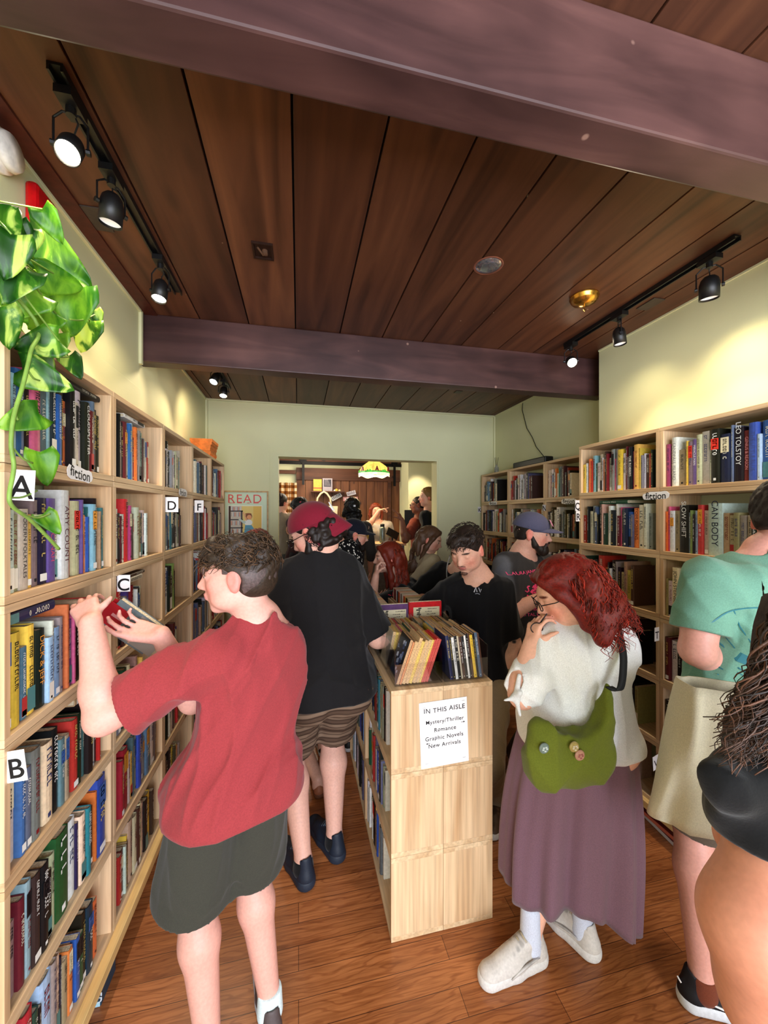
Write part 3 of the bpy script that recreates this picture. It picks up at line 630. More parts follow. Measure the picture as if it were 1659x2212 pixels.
# ============================================================ centre island of crates
KX0, KX1, KY0, KW = .341, .759, 1.408, .60
NM['K', 0] = 'island left side, near half'; NM['K', 1] = 'island left side, far half'
NM['Q', 0] = 'island right side, near half'; NM['Q', 1] = 'island right side, far half'
def island_crate():
    w, dp, h, g = KW, .2085, ROW, .001
    m = MB(); m.box((0, g, 0), (dp, w-g, T_)).box((0, g, h-T_-g), (dp, w-g, h-g)).box((dp-.006, g+T_, T_), (dp, w-g-T_, h-T_-g))
    o = m.obj('wooden_crate', M_PINE, bevel=.001)
    MB().box((0, g, T_), (dp, g+T_, h-T_-g)).obj('end_board', M_PINEV, o, bevel=.001)
    MB().box((0, w-g-T_, T_), (dp, w-g, h-T_-g)).obj('end_board', M_PINEV, o, bevel=.001)
    return o
ic = island_crate(); first = True
for r in range(3):
    for k in range(2):
        for sd in (0, 1):
            if first: o = ic; ch = [c for c in COL.objects if c.parent == ic]; first = False
            else:
                o = ic.copy(); COL.objects.link(o)
                for c in ch: c2 = c.copy(); COL.objects.link(c2); c2.parent = o
            z = (2-r)*ROW+.0005
            if sd == 0: o.location = (KX0, KY0+KW*k, z)
            else: o.location = (KX1, KY0+KW*(k+1), z); o.rotation_euler = (0, 0, PI)
            tag(o, f'pine box of the centre island, {["top", "middle", "bottom"][r]} row, {["left", "right"][sd]} side, {["near", "far"][k]} half', 'bookcase', 'pine boxes of the centre island')
put_row('K', 0, 0, 'g3 w2 c2 k3 n2 k2 o2 m2 d2 g2 e2 q3 s2 c2 g2 k2 c2', tall={i: .225 for i in range(1, 18)}); put_row('K', 0, 1, 'w3 e2 m2 c1 m2 b2 l1 r3 s3 g2 b2 w2 k3 s1 g2 w2')
put_row('K', 0, 2, 'w2 v2 w1 k3 c2 w1 k4 n2 y1 b2 l2 w2 k2 s2 w2'); put_row('K', 1, 0, rnd_row(24, 'kwglbnse', 201)); put_row('K', 1, 1, rnd_row(24, 'kwglbnse', 202)); put_row('K', 1, 2, rnd_row(24, 'kwulbmse', 203))
for k in range(2):
    for r in range(3): put_row('Q', k, r, rnd_row(24, 'kwgrbnsedc', 210+k*3+r))
# ---- decide which 300 books show largest
def project(p):
    q = p-Vector((0, 0, EYE)); x = q.x*CA-q.y*SA; d = q.x*SA+q.y*CA
    return (CU+FPX*x/d, CV-FPX*q.z/d, d) if d > .05 else None
OCC = [(300, 1400, 620, 2212), (590, 1180, 790, 1900), (1110, 1210, 1350, 2000), (1480, 1210, 1659, 2212), (200, 1290, 330, 1460), (460, 1150, 600, 1330), (970, 1150, 1080, 1480), (1085, 1110, 1180, 1350), (1640, 1060, 1659, 1250)]
def score(b):
    M, w, h = b[0], b[1], b[2]
    c = [project(M @ Vector(p)) for p in ((0, 0, 0), (0, w, 0), (0, 0, h), (0, w, h))]
    if any(x is None for x in c): return 0
    cx = sum(x[0] for x in c)/4; cy = sum(x[1] for x in c)/4
    if not (0 < cx < 1659 and 0 < cy < 2212): return 0
    if b[8][0] == 'Q': return 0
    a = abs((c[1][0]-c[0][0])*(c[2][1]-c[0][1]))+.3*abs((c[1][0]-c[0][0])*40)
    for x0, y0, x1, y1 in OCC:
        if x0 < cx < x1 and y0 < cy < y1: a *= .02
    return a
order = sorted(range(len(BOOKS)), key=lambda i: -score(BOOKS[i]))
top = set(order[:300])
rest = MB(); restpg = None
GR = {'L': 'books on the left wall shelves', 'R': 'books on the near right shelves', 'F': 'books on the recessed right shelves', 'K': 'books in the centre island', 'Q': 'books in the centre island'}
RM = random.Random(3)
for i, (M, w, h, dp, col, code, hard, lbl, key, title) in enumerate(BOOKS):
    cv, pg, bl = book_parts(w, h, dp, col, hard)
    rr = random.Random(i*13+1); mk = marks(w, h, bl, col, code, rr, title if i in top else None)
    if i in top:
        cov = cv.obj('book', M_COVER, colattr=True); cov.matrix_world = M
        tag(cov, lbl, 'book', GR[key[0]])
        cov['label'] = lbl
        p = pg.obj('page_block', M_PAGE, cov)
        if mk.v: mk.obj('spine_lettering', M_INK, cov, colattr=True)
    else:
        for q in (cv, pg, mk):
            o0 = len(rest.v); rest.v += [tuple(M @ Vector(p)) for p in q.v]; rest.f += [tuple(a+o0 for a in f) for f in q.f]; rest.c += q.c
tag(rest.obj('book', M_COVER, colattr=True), 'remaining small and half hidden books filling the shelves farther away', 'book', kind='stuff')
# ============================================================ track lights
M_BLK = mat('black painted metal', (.055, .055, .06), .45, .1, 40, .02, spec=.5)
M_REFL = mat('lamp reflector', (.75, .75, .74), .25, metal=.8)
def emis(name, c, e):
    if name in MATS: return MATS[name]
    t = NT(name); t.b.inputs['Base Color'].default_value = (*c, 1); t.b.inputs['Emission Color'].default_value = (*c, 1)
    t.b.inputs['Emission Strength'].default_value = e; MATS[name] = t.done(.3); return MATS[name]
M_LENS = emis('lit lamp lens', (1, .86, .62), 24); M_LENS2 = emis('dim lamp lens', (.8, .84, .9), .25)
def track(x, y0, y1, label):
    t_ = empty('light_track', (x, (y0+y1)/2, CEIL), label, 'light track')
    c = MB().box((x-.018, y0, CEIL-.022), (x-.012, y1, CEIL-.001)).box((x+.012, y0, CEIL-.022), (x+.018, y1, CEIL-.001)).box((x-.012, y0, CEIL-.008), (x+.012, y1, CEIL-.001))
    c.obj('rail', M_BLK, t_, loc=t_.location); return t_
def head(x, y, aim, lit, label, drop=.10, R=.033, L=.085, power=30, lights=True, group='track spotlights'):
    top = Vector((x, y, CEIL-.024)); piv = top+Vector((0, 0, -drop)); d = Vector(aim).normalized()
    h = empty('track_spotlight', top, label, 'spotlight', group)
    MB().box((x-.02, y-.04, CEIL-.045), (x+.02, y+.04, CEIL-.024)).lathe([(0, -.022), (.012, -.022), (.012, 0), (0, 0)], 12, Matrix.Translation((x, y, CEIL-.043))).obj('adapter', M_BLK, h, loc=top)
    side = d.cross(Vector((0, 0, 1))); side = side.normalized() if side.length > .05 else Vector((1, 0, 0))
    a = piv+side*(R+.008); b = piv-side*(R+.008); ct = top+Vector((0, 0, -.035))
    y_ = MB()
    for p in (a, b): y_.tube([p, p+Vector((0, 0, (ct.z-piv.z)*.75)), ct+(p-piv)*.5+Vector((0, 0, 0)), ct], .003, 6)
    y_.tube([a+side*.006, a-side*.004], .008, 8).tube([b-side*.006, b+side*.004], .008, 8)
    y_.obj('yoke', M_BLK, h, loc=top)
    M = Matrix.Translation(piv) @ d.to_track_quat('Z', 'Y').to_matrix().to_4x4()
    MB().lathe([(0, -L*.55), (R*.55, -L*.52), (R*.85, -L*.38), (R, -L*.15), (R, L*.55), (R*.93, L*.55), (R*.9, L*.3)], 28, M).obj('lamp_housing', M_BLK, h, smooth=True, loc=top)
    MB().lathe([(0, L*.40), (R*.5, L*.42), (R*.9, L*.46)], 24, M).obj('lens', M_LENS if lit else M_LENS2, h, smooth=True, loc=top)
    MB().tube([top+Vector((0, 0, -.02)), top+Vector((.012, .01, -.05)), piv-d*L*.5+Vector((0, 0, .02)), piv-d*L*.5], .0025, 6).obj('cable', M_BLK, h, loc=top)
    if lights:
        spot('track_lamp', piv+d*(L*.6), piv+d*2, power, WARM, 85, .7, .02)
    return h
track(-.587, 1.10, 2.10, 'black light track on the ceiling, left side near the plant')
track(-.60, 2.75, 3.6, 'black light track on the ceiling beyond the second beam')
track(1.71, 1.19, 2.2, 'black light track on the ceiling, right side')
def aim(p, q): return Vector(q)-Vector(p)
head(-.587, 1.17, (.10, -.55, -.80), True, 'lit spotlight nearest the camera on the left track', drop=.125, R=.029, L=.08, power=9)
head(-.585, 1.39, (-.12, .10, -1), False, 'dark spotlight in the middle of the left track, pointing down', drop=.115, power=13)
head(-.58, 1.82, (-.06, -.22, -1), True, 'lit spotlight at the far end of the left track', drop=.13, R=.03, power=11)
head(-.60, 2.72, (-.1, -.75, -.6), True, 'lit spotlight, nearest of three beyond the second beam', R=.03, power=9, drop=.09)
head(-.60, 3.04, (-.2, -.5, -.8), True, 'lit spotlight, middle of three beyond the second beam', R=.03, power=9, drop=.09)
head(-.60, 3.36, (.0, -.4, -.9), True, 'spotlight, farthest of three beyond the second beam', R=.03, power=9, drop=.09)
head(1.712, 1.30, (.10, .10, -1), False, 'dark spotlight nearest the camera on the right track', drop=.125, R=.036, power=13)
head(1.71, 1.77, (.08, -.05, -1), False, 'dark spotlight in the middle of the right track', drop=.12, R=.032, power=13)
head(1.708, 2.15, (-.35, -.75, -.55), True, 'lit starry spotlight at the far end of the right track', drop=.11, R=.030, power=11)
# wall washing beams of the same fittings
spot('track_lamp', (-.60, 1.12, CEIL-.18), (-.85, 1.35, 2.0), 10, (1, .83, .52), 100, .9)
spot('track_lamp', (1.71, 1.32, CEIL-.2), (2.0, 1.35, 2.05), 8, (1, .83, .52), 110, .9)
spot('track_lamp', (1.71, 1.78, CEIL-.2), (2.0, 1.9, 2.05), 3, (1, .83, .52), 110, .9)
spot('track_lamp', (-.60, 1.83, CEIL-.2), (-.85, 2.1, 2.0), 4, (1, .83, .52), 100, .9)
spot('track_lamp', (-.60, 3.12, CEIL-.15), (-.86, 3.4, 2.2), 5, (1, .83, .52), 110, .9)
# ceiling hardware
def vent(u, v, sx, sy, label):
    p = atZ(u, v, CEIL); m = MB().box((p.x-sx, p.y-sy, CEIL-.006), (p.x+sx, p.y+sy, CEIL-.0005))
    tag(m.obj('cover_plate', mat('tarnished plate', (.26, .22, .19), .5), bevel=.002), label, 'ceiling plate')
vent(207, 471, .038, .062, 'dark square cover plate on the ceiling beside the left track')
vent(1405, 656, .035, .055, 'dark square cover plate on the ceiling beside the right track')
vent(990, 846, .03, .035, 'small plate on the ceiling beyond the second beam')
p = atZ(568, 540, CEIL)
jb = empty('junction_box', p, 'open rusty junction box in the ceiling planks', 'junction box')
MB().box((p.x-.042, p.y-.05, CEIL-.010), (p.x-.034, p.y+.05, CEIL-.0005)).box((p.x+.034, p.y-.05, CEIL-.010), (p.x+.042, p.y+.05, CEIL-.0005)).box((p.x-.034, p.y-.05, CEIL-.010), (p.x+.034, p.y-.043, CEIL-.0005)).box((p.x-.034, p.y+.043, CEIL-.010), (p.x+.034, p.y+.05, CEIL-.0005)).box((p.x-.034, p.y-.043, CEIL-.002), (p.x+.034, p.y+.043, CEIL-.0008)).obj('box_rim', mat('rusty steel', (.20, .12, .09), .5, metal=.4), jb, loc=p)
MB().lathe([(0, -.02), (.012, -.016), (.012, 0)], 10, Matrix.Translation((p.x+.008, p.y, CEIL-.002))).tube([(p.x-.02, p.y-.02, CEIL-.005), (p.x, p.y+.01, CEIL-.015), (p.x+.015, p.y+.025, CEIL-.004)], .004, 6).obj('wire_end', mat('old wire', (.34, .24, .18), .6), jb, loc=p)
p = atZ(1055, 574, CEIL)
rl_ = empty('recessed_light', p, 'round recessed downlight with a silver reflector in the planks', 'downlight')
MB().lathe([(.056, -.001), (.062, -.004), (.066, -.001)], 28, Matrix.Translation((p.x, p.y, CEIL))).obj('trim_ring', mat('copper ring', (.62, .40, .33), .4, metal=.5), rl_, loc=p, smooth=True)
MB().lathe([(.056, -.0015), (.048, -.0065), (.03, -.010), (0, -.011)], 28, Matrix.Translation((p.x, p.y, CEIL))).obj('reflector', mat('silver bowl', (.72, .74, .80), .12, .25, 9, 0, metal=.9), rl_, loc=p, smooth=True)
p = atZ(1262, 640, CEIL); 
br_ = empty('brass_canopy', p, 'round brass lamp canopy with a hook on the ceiling', 'ceiling canopy')
MB().lathe([(.068, -.001), (.070, -.010), (.062, -.014), (.064, -.022), (.056, -.026), (.054, -.034), (.02, -.044), (0, -.045)], 36, Matrix.Translation((p.x, p.y, CEIL))).obj('canopy_dish', mat('brass', (.85, .64, .28), .22, metal=.95, bump=.02), br_, loc=p, smooth=True)
MB().tube([(p.x, p.y, CEIL-.044), (p.x, p.y, CEIL-.06), (p.x+.008, p.y, CEIL-.068), (p.x, p.y, CEIL-.078), (p.x-.008, p.y, CEIL-.07)], .003, 6).obj('hook', MATS['brass'], br_, loc=p)
# smoke alarm and fire strobe on the left wall
M_WP = mat('white plastic', (.88, .86, .84), .4, bump=.02)
p = atX(-14, 322, XL); M = Matrix.Translation((XL, p.y, p.z)) @ Matrix.Rotation(PI/2, 4, 'Y')
sa = empty('smoke_alarm', p, 'round white smoke alarm high on the left wall', 'smoke alarm')
MB().lathe([(0, 0), (.056, 0), (.056, .018), (.047, .020), (.047, .032), (.051, .034), (.045, .05), (0, .054)], 36, M).obj('alarm_body', M_WP, sa, loc=p, smooth=True)
MB().box((.0, -.05, .022), (.03, -.044, .032), M=M).box((-.03, .02, .022), (-.01, .054, .031), M=M).obj('vent_slot', M_BLK, sa, loc=p)
p = atX(76, 468, XL)
fa = empty('fire_alarm', p, 'red fire alarm strobe with a white label behind the plant', 'fire alarm')
MB().box((XL, p.y-.055, p.z-.07), (XL+.035, p.y+.055, p.z+.08)).obj('alarm_body', mat('fire red', (.75, .06, .08), .3, bump=.02), fa, loc=p, bevel=.012)
MB().box((XL+.034, p.y-.035, p.z-.05), (XL+.05, p.y+.035, p.z+.0)).obj('strobe_lens', M_WP, fa, loc=p, bevel=.004)
# ============================================================ things on the cases
ytop = ZTOP
for i in range(3):
    dx = RB.uniform(-.006, .006); z = ytop+i*.047; x0, y0 = -.80+dx, 3.13+dx
    b = empty('box_file', (x0+.075, y0+.11, z), f'orange cardboard box on top of the last left bookcase, {["bottom", "middle", "top"][i]} of three', 'box', 'orange boxes stacked on the bookcase')
    MO = mat('orange card', (.88, .50, .22), .6)
    MB().box((x0, y0, z), (x0+.15, y0+.22, z+.036)).obj('tray', MO, b, loc=b.location, bevel=.001)
    MB().box((x0-.004, y0-.004, z+.022), (x0+.154, y0+.224, z+.045)).obj('lid', MO, b, loc=b.location, bevel=.001)
sb = empty('sound_bar', (2.08, 3.13, ytop), 'long black sound bar lying on the recessed bookcases', 'speaker')
MB().box((2.035, 2.88, ytop+.004), (2.12, 3.38, ytop+.062)).obj('speaker_body', M_BLKP, sb, loc=sb.location, bevel=.01)
MB().box((2.05, 2.92, ytop), (2.10, 2.96, ytop+.004)).obj('rubber_foot', M_BLK, sb, loc=sb.location); MB().box((2.05, 3.30, ytop), (2.10, 3.34, ytop+.004)).obj('rubber_foot', M_BLK, sb, loc=sb.location)
q = [atX(1130, 862, 2.172), atX(1128, 885, 2.170), atX(1133, 905, 2.172), atX(1138, 925, 2.172), atX(1150, 945, 2.172), atX(1158, 965, 2.170), Vector((2.15, 3.02, ytop+.05)), Vector((2.115, 3.05, ytop+.03))]
tag(MB().tube(q, .0035, 6).obj('power_cable', M_BLK, smooth=True), 'thin black cable running down the right wall to the sound bar', 'cable')
p = Vector((2.06, 3.74, ytop)); rd = empty('reed_diffuser', p, 'reed diffuser with dark sticks on the farthest recessed bookcase', 'diffuser')
MB().lathe([(0, 0), (.022, 0), (.024, .01), (.024, .06), (.012, .075), (.012, .09), (0, .09)], 18, Matrix.Translation(p)).obj('glass_bottle', mat('smoky glass', (.55, .55, .50), .15, bump=0), rd, loc=p, smooth=True)
for k in range(5):
    a = k*1.3; MB().tube([p+Vector((0, 0, .03)), p+Vector((.02*math.cos(a), .02*math.sin(a), .17))], .0016, 5).obj('reed', M_BLK, rd, loc=p)
# ============================================================ hand lettered signs
M_CARD = mat('white card', (.93, .92, .92), .6, .02, 20, .02)
INKC = (.06, .055, .07)
def card(u, v, wd, ht, X, Y, txt, label, size=.055, rot=0, facing='cam', shape=None):
    p = Vector((X, Y, atX(u, v, X).z if facing == 'x' else at(u, v, 1).z)) if Y is None else Vector((X, Y, 0))
    return p
def letter_card(u, v, X, ch, label, wd=.055, ht=.07, tilt=0., size=.062):
    """card standing out from a case front, facing back along the aisle"""
    p = atX(u, v, X); s = empty('letter_sign', p, label, 'sign', 'letter cards on the bookcases')
    a = .22 if X > 0 else -.12
    M = Matrix.Translation(p) @ Matrix.Rotation(a, 4, 'Z') @ Matrix.Rotation(PI/2, 4, 'X') @ Matrix.Rotation(tilt, 4, 'Z')
    MB().box((-wd/2, -ht/2, -.0005), (wd/2, ht/2, .0005), M=M).obj('card', M_CARD, s, loc=p)
    m = MB(); text_mb(m, ch, size, M @ Matrix.Translation((0, -.004, .0006)), INKC, jit=1, thick=.0004)
    m.obj('lettering', M_INK, s, loc=p, colattr=True); return s
letter_card(47, 1048, -.618, 'A', 'white card lettered A on the bookcase under the plant', tilt=-.05, size=.075)
letter_card(34, 1655, -.618, 'B', 'white card lettered B on the lower left bookcase', wd=.042, tilt=.12)
letter_card(267, 1260, -.618, 'C', 'white card lettered C beside the reaching hand', wd=.045, ht=.06)
letter_card(371, 1090, -.612, 'D', 'white card lettered D on the left bookcases', wd=.062, ht=.074)
letter_card(366, 1494, -.612, 'E', 'white card lettered E beside the red sleeve', wd=.042, ht=.066)
letter_card(430, 1094, -.605, 'F', 'white card lettered F near the poster', wd=.054, ht=.076)
letter_card(1036, 1101, 1.985, 'K', 'white card lettered K on the farthest recessed bookcase', wd=.052, ht=.065)
letter_card(1176, 1097, 1.97, 'N', 'white card lettered N above the bearded man in the grey cap', wd=.045, ht=.05)
letter_card(1248, 1092, 1.745, 'Q', 'white card lettered Q at the corner of the near right bookcase', wd=.046, ht=.068)
letter_card(1249, 1115, 1.745, 'R', 'white card lettered R directly under the Q card', wd=.042, ht=.066)
letter_card(1419, 1370, 1.742, 'T', 'white card lettered T on the right bookcase post', wd=.038, ht=.068, size=.05)
letter_card(1417, 1647, 1.742, 'V', 'white card with a curly V low on the right bookcase post', wd=.050, ht=.070, tilt=.1, size=.05)
def tag_sign(u0, v0, u1, v1, X, label, sgn, txt='fiction'):
    a = atX(u0, v0, X+sgn*.004); b = atX(u1, v1, X+sgn*.004); w = (b-a).length; c = (a+b)/2
    s = empty('genre_sign', c, label, 'sign', 'cut out fiction tags on the shelf edges'); M = frame(c, b-a, (0, 0, 1))
    r_ = random.Random(int(u0)); n = 22; poly = []
    for k in range(n):
        t_ = 2*PI*k/n; poly.append((math.copysign(abs(math.cos(t_))**.45, math.cos(t_))*w/2*r_.uniform(.93, 1), math.copysign(abs(math.sin(t_))**.6, math.sin(t_))*.021*r_.uniform(.8, 1.1)))
    MB().prism(poly, 0, .001, M).obj('card', M_CARD, s, loc=c)
    m = MB(); text_mb(m, txt, w*.30, M @ Matrix.Translation((0, 0, .0012)), INKC, jit=1.2); m.obj('lettering', M_INK, s, loc=c, colattr=True)
tag_sign(143, 1015, 200, 1033, LX, 'cut out fiction tag on the shelf edge behind the pothos leaf', 1)
tag_sign(386, 1063, 404, 1066, LX, 'small cut out fiction tag above the D card', 1)
tag_sign(1388, 1073, 1447, 1069, RX, 'cut out fiction tag between the two near right bookcases', -1)
tag_sign(1212, 1084, 1246, 1082, FX, 'cut out fiction tag beside the Q card', -1)
tag_sign(1056, 1088, 1074, 1087, FX, 'small cut out fiction tag on the farthest recessed bookcase', -1)
# ============================================================ poster
ax, az = py(483, 1060, YF); bx, _ = py(580, 1060, YF); hgt = (bx-ax)*1.42
po = empty('framed_poster', ((ax+bx)/2, YF-.02, az-hgt), 'framed READ poster with a girl by bookshelves on the far wall', 'poster')
F_ = .014; MF = mat('tan frame', (.72, .58, .38), .45); L_ = po.location
MB().box((ax, YF-.025, az-F_), (bx, YF-.001, az)).box((ax, YF-.025, az-hgt), (bx, YF-.001, az-hgt+F_)).box((ax, YF-.025, az-hgt+F_), (ax+F_, YF-.001, az-F_)).box((bx-F_, YF-.025, az-hgt+F_), (bx, YF-.001, az-F_)).obj('frame', MF, po, loc=L_)
m = MB(); y = YF-.012; m.box((ax+F_, y, az-hgt+F_), (bx-F_, YF-.001, az-F_), (.80, .87, .76))
W_ = bx-ax
def rp(x0, z0, x1, z1, c, k=1): m.add([(ax+W_*x0, y-.0006*k, az-W_*z0), (ax+W_*x1, y-.0006*k, az-W_*z0), (ax+W_*x1, y-.0006*k, az-W_*z1), (ax+W_*x0, y-.0006*k, az-W_*z1)], [(0, 3, 2, 1)], c)
rp(.10, .34, .86, 1.3, (.95, .95, .9)); rp(.115, .355, .845, 1.29, (.90, .80, .48), 2); rp(.66, .355, .845, 1.29, (.88, .72, .34), 3)
rp(.115, .355, .16, 1.29, (.28, .18, .12), 3); rp(.16, .355, .40, 1.29, (.80, .76, .70), 3)
for z in (.46, .66, .85, 1.04): rp(.16, z, .43, z+.025, (.22, .18, .2), 5)
rp(.385, .46, .42, 1.2, (.25, .22, .25), 5)
for i in range(9):
    for j, z in enumerate((.375, .50, .70, .89)): rp(.17+.025*i, z, .188+.025*i, z+.10, [(.85, .83, .8), (.7, .65, .62), (.82, .5, .38), (.6, .62, .68)][(i*3+j) % 4], 4)
def disc(x, z, r, c, k, ry=None, a0=0): 
    m.add([(ax+W_*(x+r*math.cos(2*PI*i/16)), y-.0006*k, az-W_*(z+(ry or r)*math.sin(2*PI*i/16))) for i in range(16)], [tuple(range(16))], c)
disc(.56, .60, .075, (.45, .25, .12), 6); disc(.57, .615, .055, (.90, .62, .42), 7); disc(.55, .54, .075, (.55, .3, .14), 7, .02)
disc(.55, .74, .09, (.92, .93, .92), 6, .075); m.add([(ax+W_*a_, y-.0042, az-W_*b_) for a_, b_ in ((.48, .80), (.62, .80), (.72, .95), (.68, 1.12), (.44, 1.12))], [(0, 1, 2, 3, 4)], (.35, .60, .70))
m.add([(ax+W_*a_, y-.0048, az-W_*b_) for a_, b_ in ((.33, .67), (.36, .65), (.50, .72), (.46, .78))], [(0, 1, 2, 3)], (.75, .82, .78)); m.add([(ax+W_*a_, y-.0046, az-W_*b_) for a_, b_ in ((.42, .50), (.45, .50), (.53, .68), (.50, .70))], [(0, 1, 2, 3)], (.90, .65, .48))
# the four big letters with slab serifs
text_mb(m, 'READ', W_*.285, frame((ax+W_*.47, y-.001, az-W_*.195), (1, 0, 0), (0, 0, 1)), (.86, .33, .30), spacing=1.12)
for x in (.125, .19, .305, .345, .52, .66, .72): rp(x, .275, x+.06, .29, (.86, .33, .30), 2)
m.obj('print', M_INK, po, loc=L_, colattr=True)
# ============================================================ pothos
def leaf_mesh(mb, M, s, bend=.25, r_=None, seed=0):
    rr = random.Random(seed); NS, NT_ = 9, 4; vs = []; 
    for i in range(NS+1):
        t_ = i/NS; w = .44*max(.0, 1-t_)**.62*(.62+.38*min(1, t_*5))*(1.12-.12*t_)+.012*(i < NS)
        for j in range(-NT_, NT_+1):
            f = j/NT_; x = f*w; y = t_-.17*(abs(f)**1.3)*(1-t_)**3
            z = .10*abs(f)*w*2-bend*t_*t_*.5+.02*math.sin(7*t_+f*3+seed)
            vs.append(M @ Vector((x*s, y*s, z*s)))
    n = 2*NT_+1
    mb.add(vs, [(i*n+j, i*n+j+1, (i+1)*n+j+1, (i+1)*n+j) for i in range(NS) for j in range(n-1)])
t = NT('variegated pothos leaf')
nz = t.n('ShaderNodeTexNoise', Scale=22.0, Detail=5.0, Distortion=1.2); t.l(t.mapping((1, 1, .35)), nz.inputs['Vector'])
n2 = t.n('ShaderNodeTexNoise', Scale=5.0, Detail=1.0); t.l(t.mapping(), n2.inputs['Vector'])
cA = t.ramp(nz.outputs[0], [(.46, (.10, .30, .06)), (.56, (.24, .48, .10)), (.62, (.76, .86, .40))]); cB = t.ramp(nz.outputs[0], [(.38, (.22, .50, .07)), (.60, (.52, .74, .18))])
cc = t.mix(t.ramp(n2.outputs[0], [(.45, (0,)*3), (.6, (1,)*3)]), cA, cB); t.l(cc, t.b.inputs['Base Color']); t.bump(nz.outputs[0], .1, .002)
M_LEAF = t.done(.38, .45); tr_ = t.t.nodes.new('ShaderNodeBsdfTranslucent'); t.l(cc, tr_.inputs['Color']); mx_ = t.t.nodes.new('ShaderNodeMixShader'); mx_.inputs[0].default_value = .38
t.l(t.b.outputs[0], mx_.inputs[1]); t.l(tr_.outputs[0], mx_.inputs[2]); t.l(mx_.outputs[0], t.t.nodes['Material Output'].inputs['Surface'])
M_VINE = mat('vine stem', (.45, .58, .25), .5)
pp = Vector((-.74, .93, ZTOP)); pot = empty('pothos_plant', pp, 'trailing variegated pothos in a brown pot on the left bookcase', 'plant')
MB().lathe([(0, 0), (.07, 0), (.085, .02), (.10, .13), (.105, .15), (.098, .15), (.09, .13), (0, .125)], 32, Matrix.Translation(pp)).obj('pot', mat('brown glazed pot', (.24, .11, .08), .3), pot, loc=pp, smooth=True)
lv = MB(); vn = MB(); rp_ = random.Random(11)
LV = [(8, 475, -.62, 70, 60), (38, 510, -.63, 56, -70), (66, 516, -.61, 46, -90), (108, 482, -.62, 52, -65), (18, 545, -.60, 80, -100), (120, 560, -.66, 108, -35), (125, 606, -.62, 72, -10), (38, 612, -.60, 78, -120),
      (158, 665, -.62, 98, -105), (185, 720, -.66, 66, -110), (12, 700, -.60, 70, -60), (88, 742, -.60, 74, 195), (92, 815, -.60, 84, -20), (158, 788, -.60, 50, -60), (50, 905, -.60, 72, 200), (95, 1005, -.60, 68, -70), (108, 1128, -.60, 50, -40),
      (95, 690, -.64, 60, -150), (100, 628, -.68, 60, -30), (208, 685, -.64, 34, -70), (64, 655, -.62, 66, -140), (122, 745, -.64, 54, -100), (95, 780, -.64, 50, -50),
      (5, 640, -.66, 80, -20), (75, 680, -.70, 60, -90), (190, 690, -.68, 44, -30), (28, 520, -.66, 50, 120)]
hub = Vector((-.70, .96, ZTOP+.16))
for i, (u, v, X, s, ang) in enumerate(LV):
    p = atX(u, v, X); d = (p-Vector((0, 0, EYE))).length; sz = s*d/830*.80
    view = (Vector((0, 0, EYE))-p).normalized(); rt = Vector((CA, -SA, 0)); up = Vector((0, 0, 1))
    a = math.radians(ang); dr = rt*math.cos(a)+up*math.sin(a); nrm = (view+Vector((rp_.uniform(-.4, .4), rp_.uniform(-.4, .2), rp_.uniform(.1, .6)))).normalized()
    y_ = (dr-nrm*dr.dot(nrm)).normalized(); x_ = y_.cross(nrm)
    M = Matrix(((x_.x, y_.x, nrm.x, p.x), (x_.y, y_.y, nrm.y, p.y), (x_.z, y_.z, nrm.z, p.z), (0, 0, 0, 1))) @ Matrix.Translation((0, -sz*.4, 0))
    leaf_mesh(lv, M, sz, rp_.uniform(.05, .45), seed=i)
    st = M @ Vector((0, 0, 0))
    if v < 800: mid = (st+hub)/2+Vector((rp_.uniform(-.02, .02), 0, rp_.uniform(.0, .04))); vn.tube([st, mid, hub+Vector((rp_.uniform(-.03, .03), rp_.uniform(-.03, .03), -.05))], .0022, 6)
main = [hub, atX(75, 690, -.61), atX(66, 760, -.60), atX(50, 830, -.60), atX(30, 900, -.60), atX(24, 960, -.60), atX(30, 1010, -.60), atX(20, 1070, -.60), atX(28, 1095, -.60), atX(62, 1120, -.60), atX(95, 1152, -.60), atX(127, 1186, -.60)]
def smooth_pts(P, n=6):
    out = []
    for i in range(len(P)-1):
        p0 = P[max(i-1, 0)]; p1 = P[i]; p2 = P[i+1]; p3 = P[min(i+2, len(P)-1)]
        for k in range(n):
            t_ = k/n; out.append(.5*((2*p1)+(p2-p0)*t_+(2*p0-5*p1+4*p2-p3)*t_*t_+(3*p1-p0-3*p2+p3)*t_**3))
    return out+[P[-1]]
vn.tube(smooth_pts(main), .0042, 8)
for a_, b_ in (((30, 970), (70, 1000)), ((20, 1075), (80, 1060)), ((62, 1115), (108, 1110)), ((34, 895), (40, 905)), ((60, 800), (85, 822)), ((110, 760), (150, 770)), ((150, 690), (205, 680))):
    vn.tube(smooth_pts([atX(*a_, -.60), atX((a_[0]+b_[0])/2, (a_[1]+b_[1])/2+6, -.598), atX(*b_, -.60)]), .0022, 6)
o = lv.obj('foliage', M_LEAF, pot, loc=pp, smooth=True); o.modifiers.new('s', 'SOLIDIFY').thickness = .0006
vn.obj('vine', M_VINE, pot, loc=pp, smooth=True)
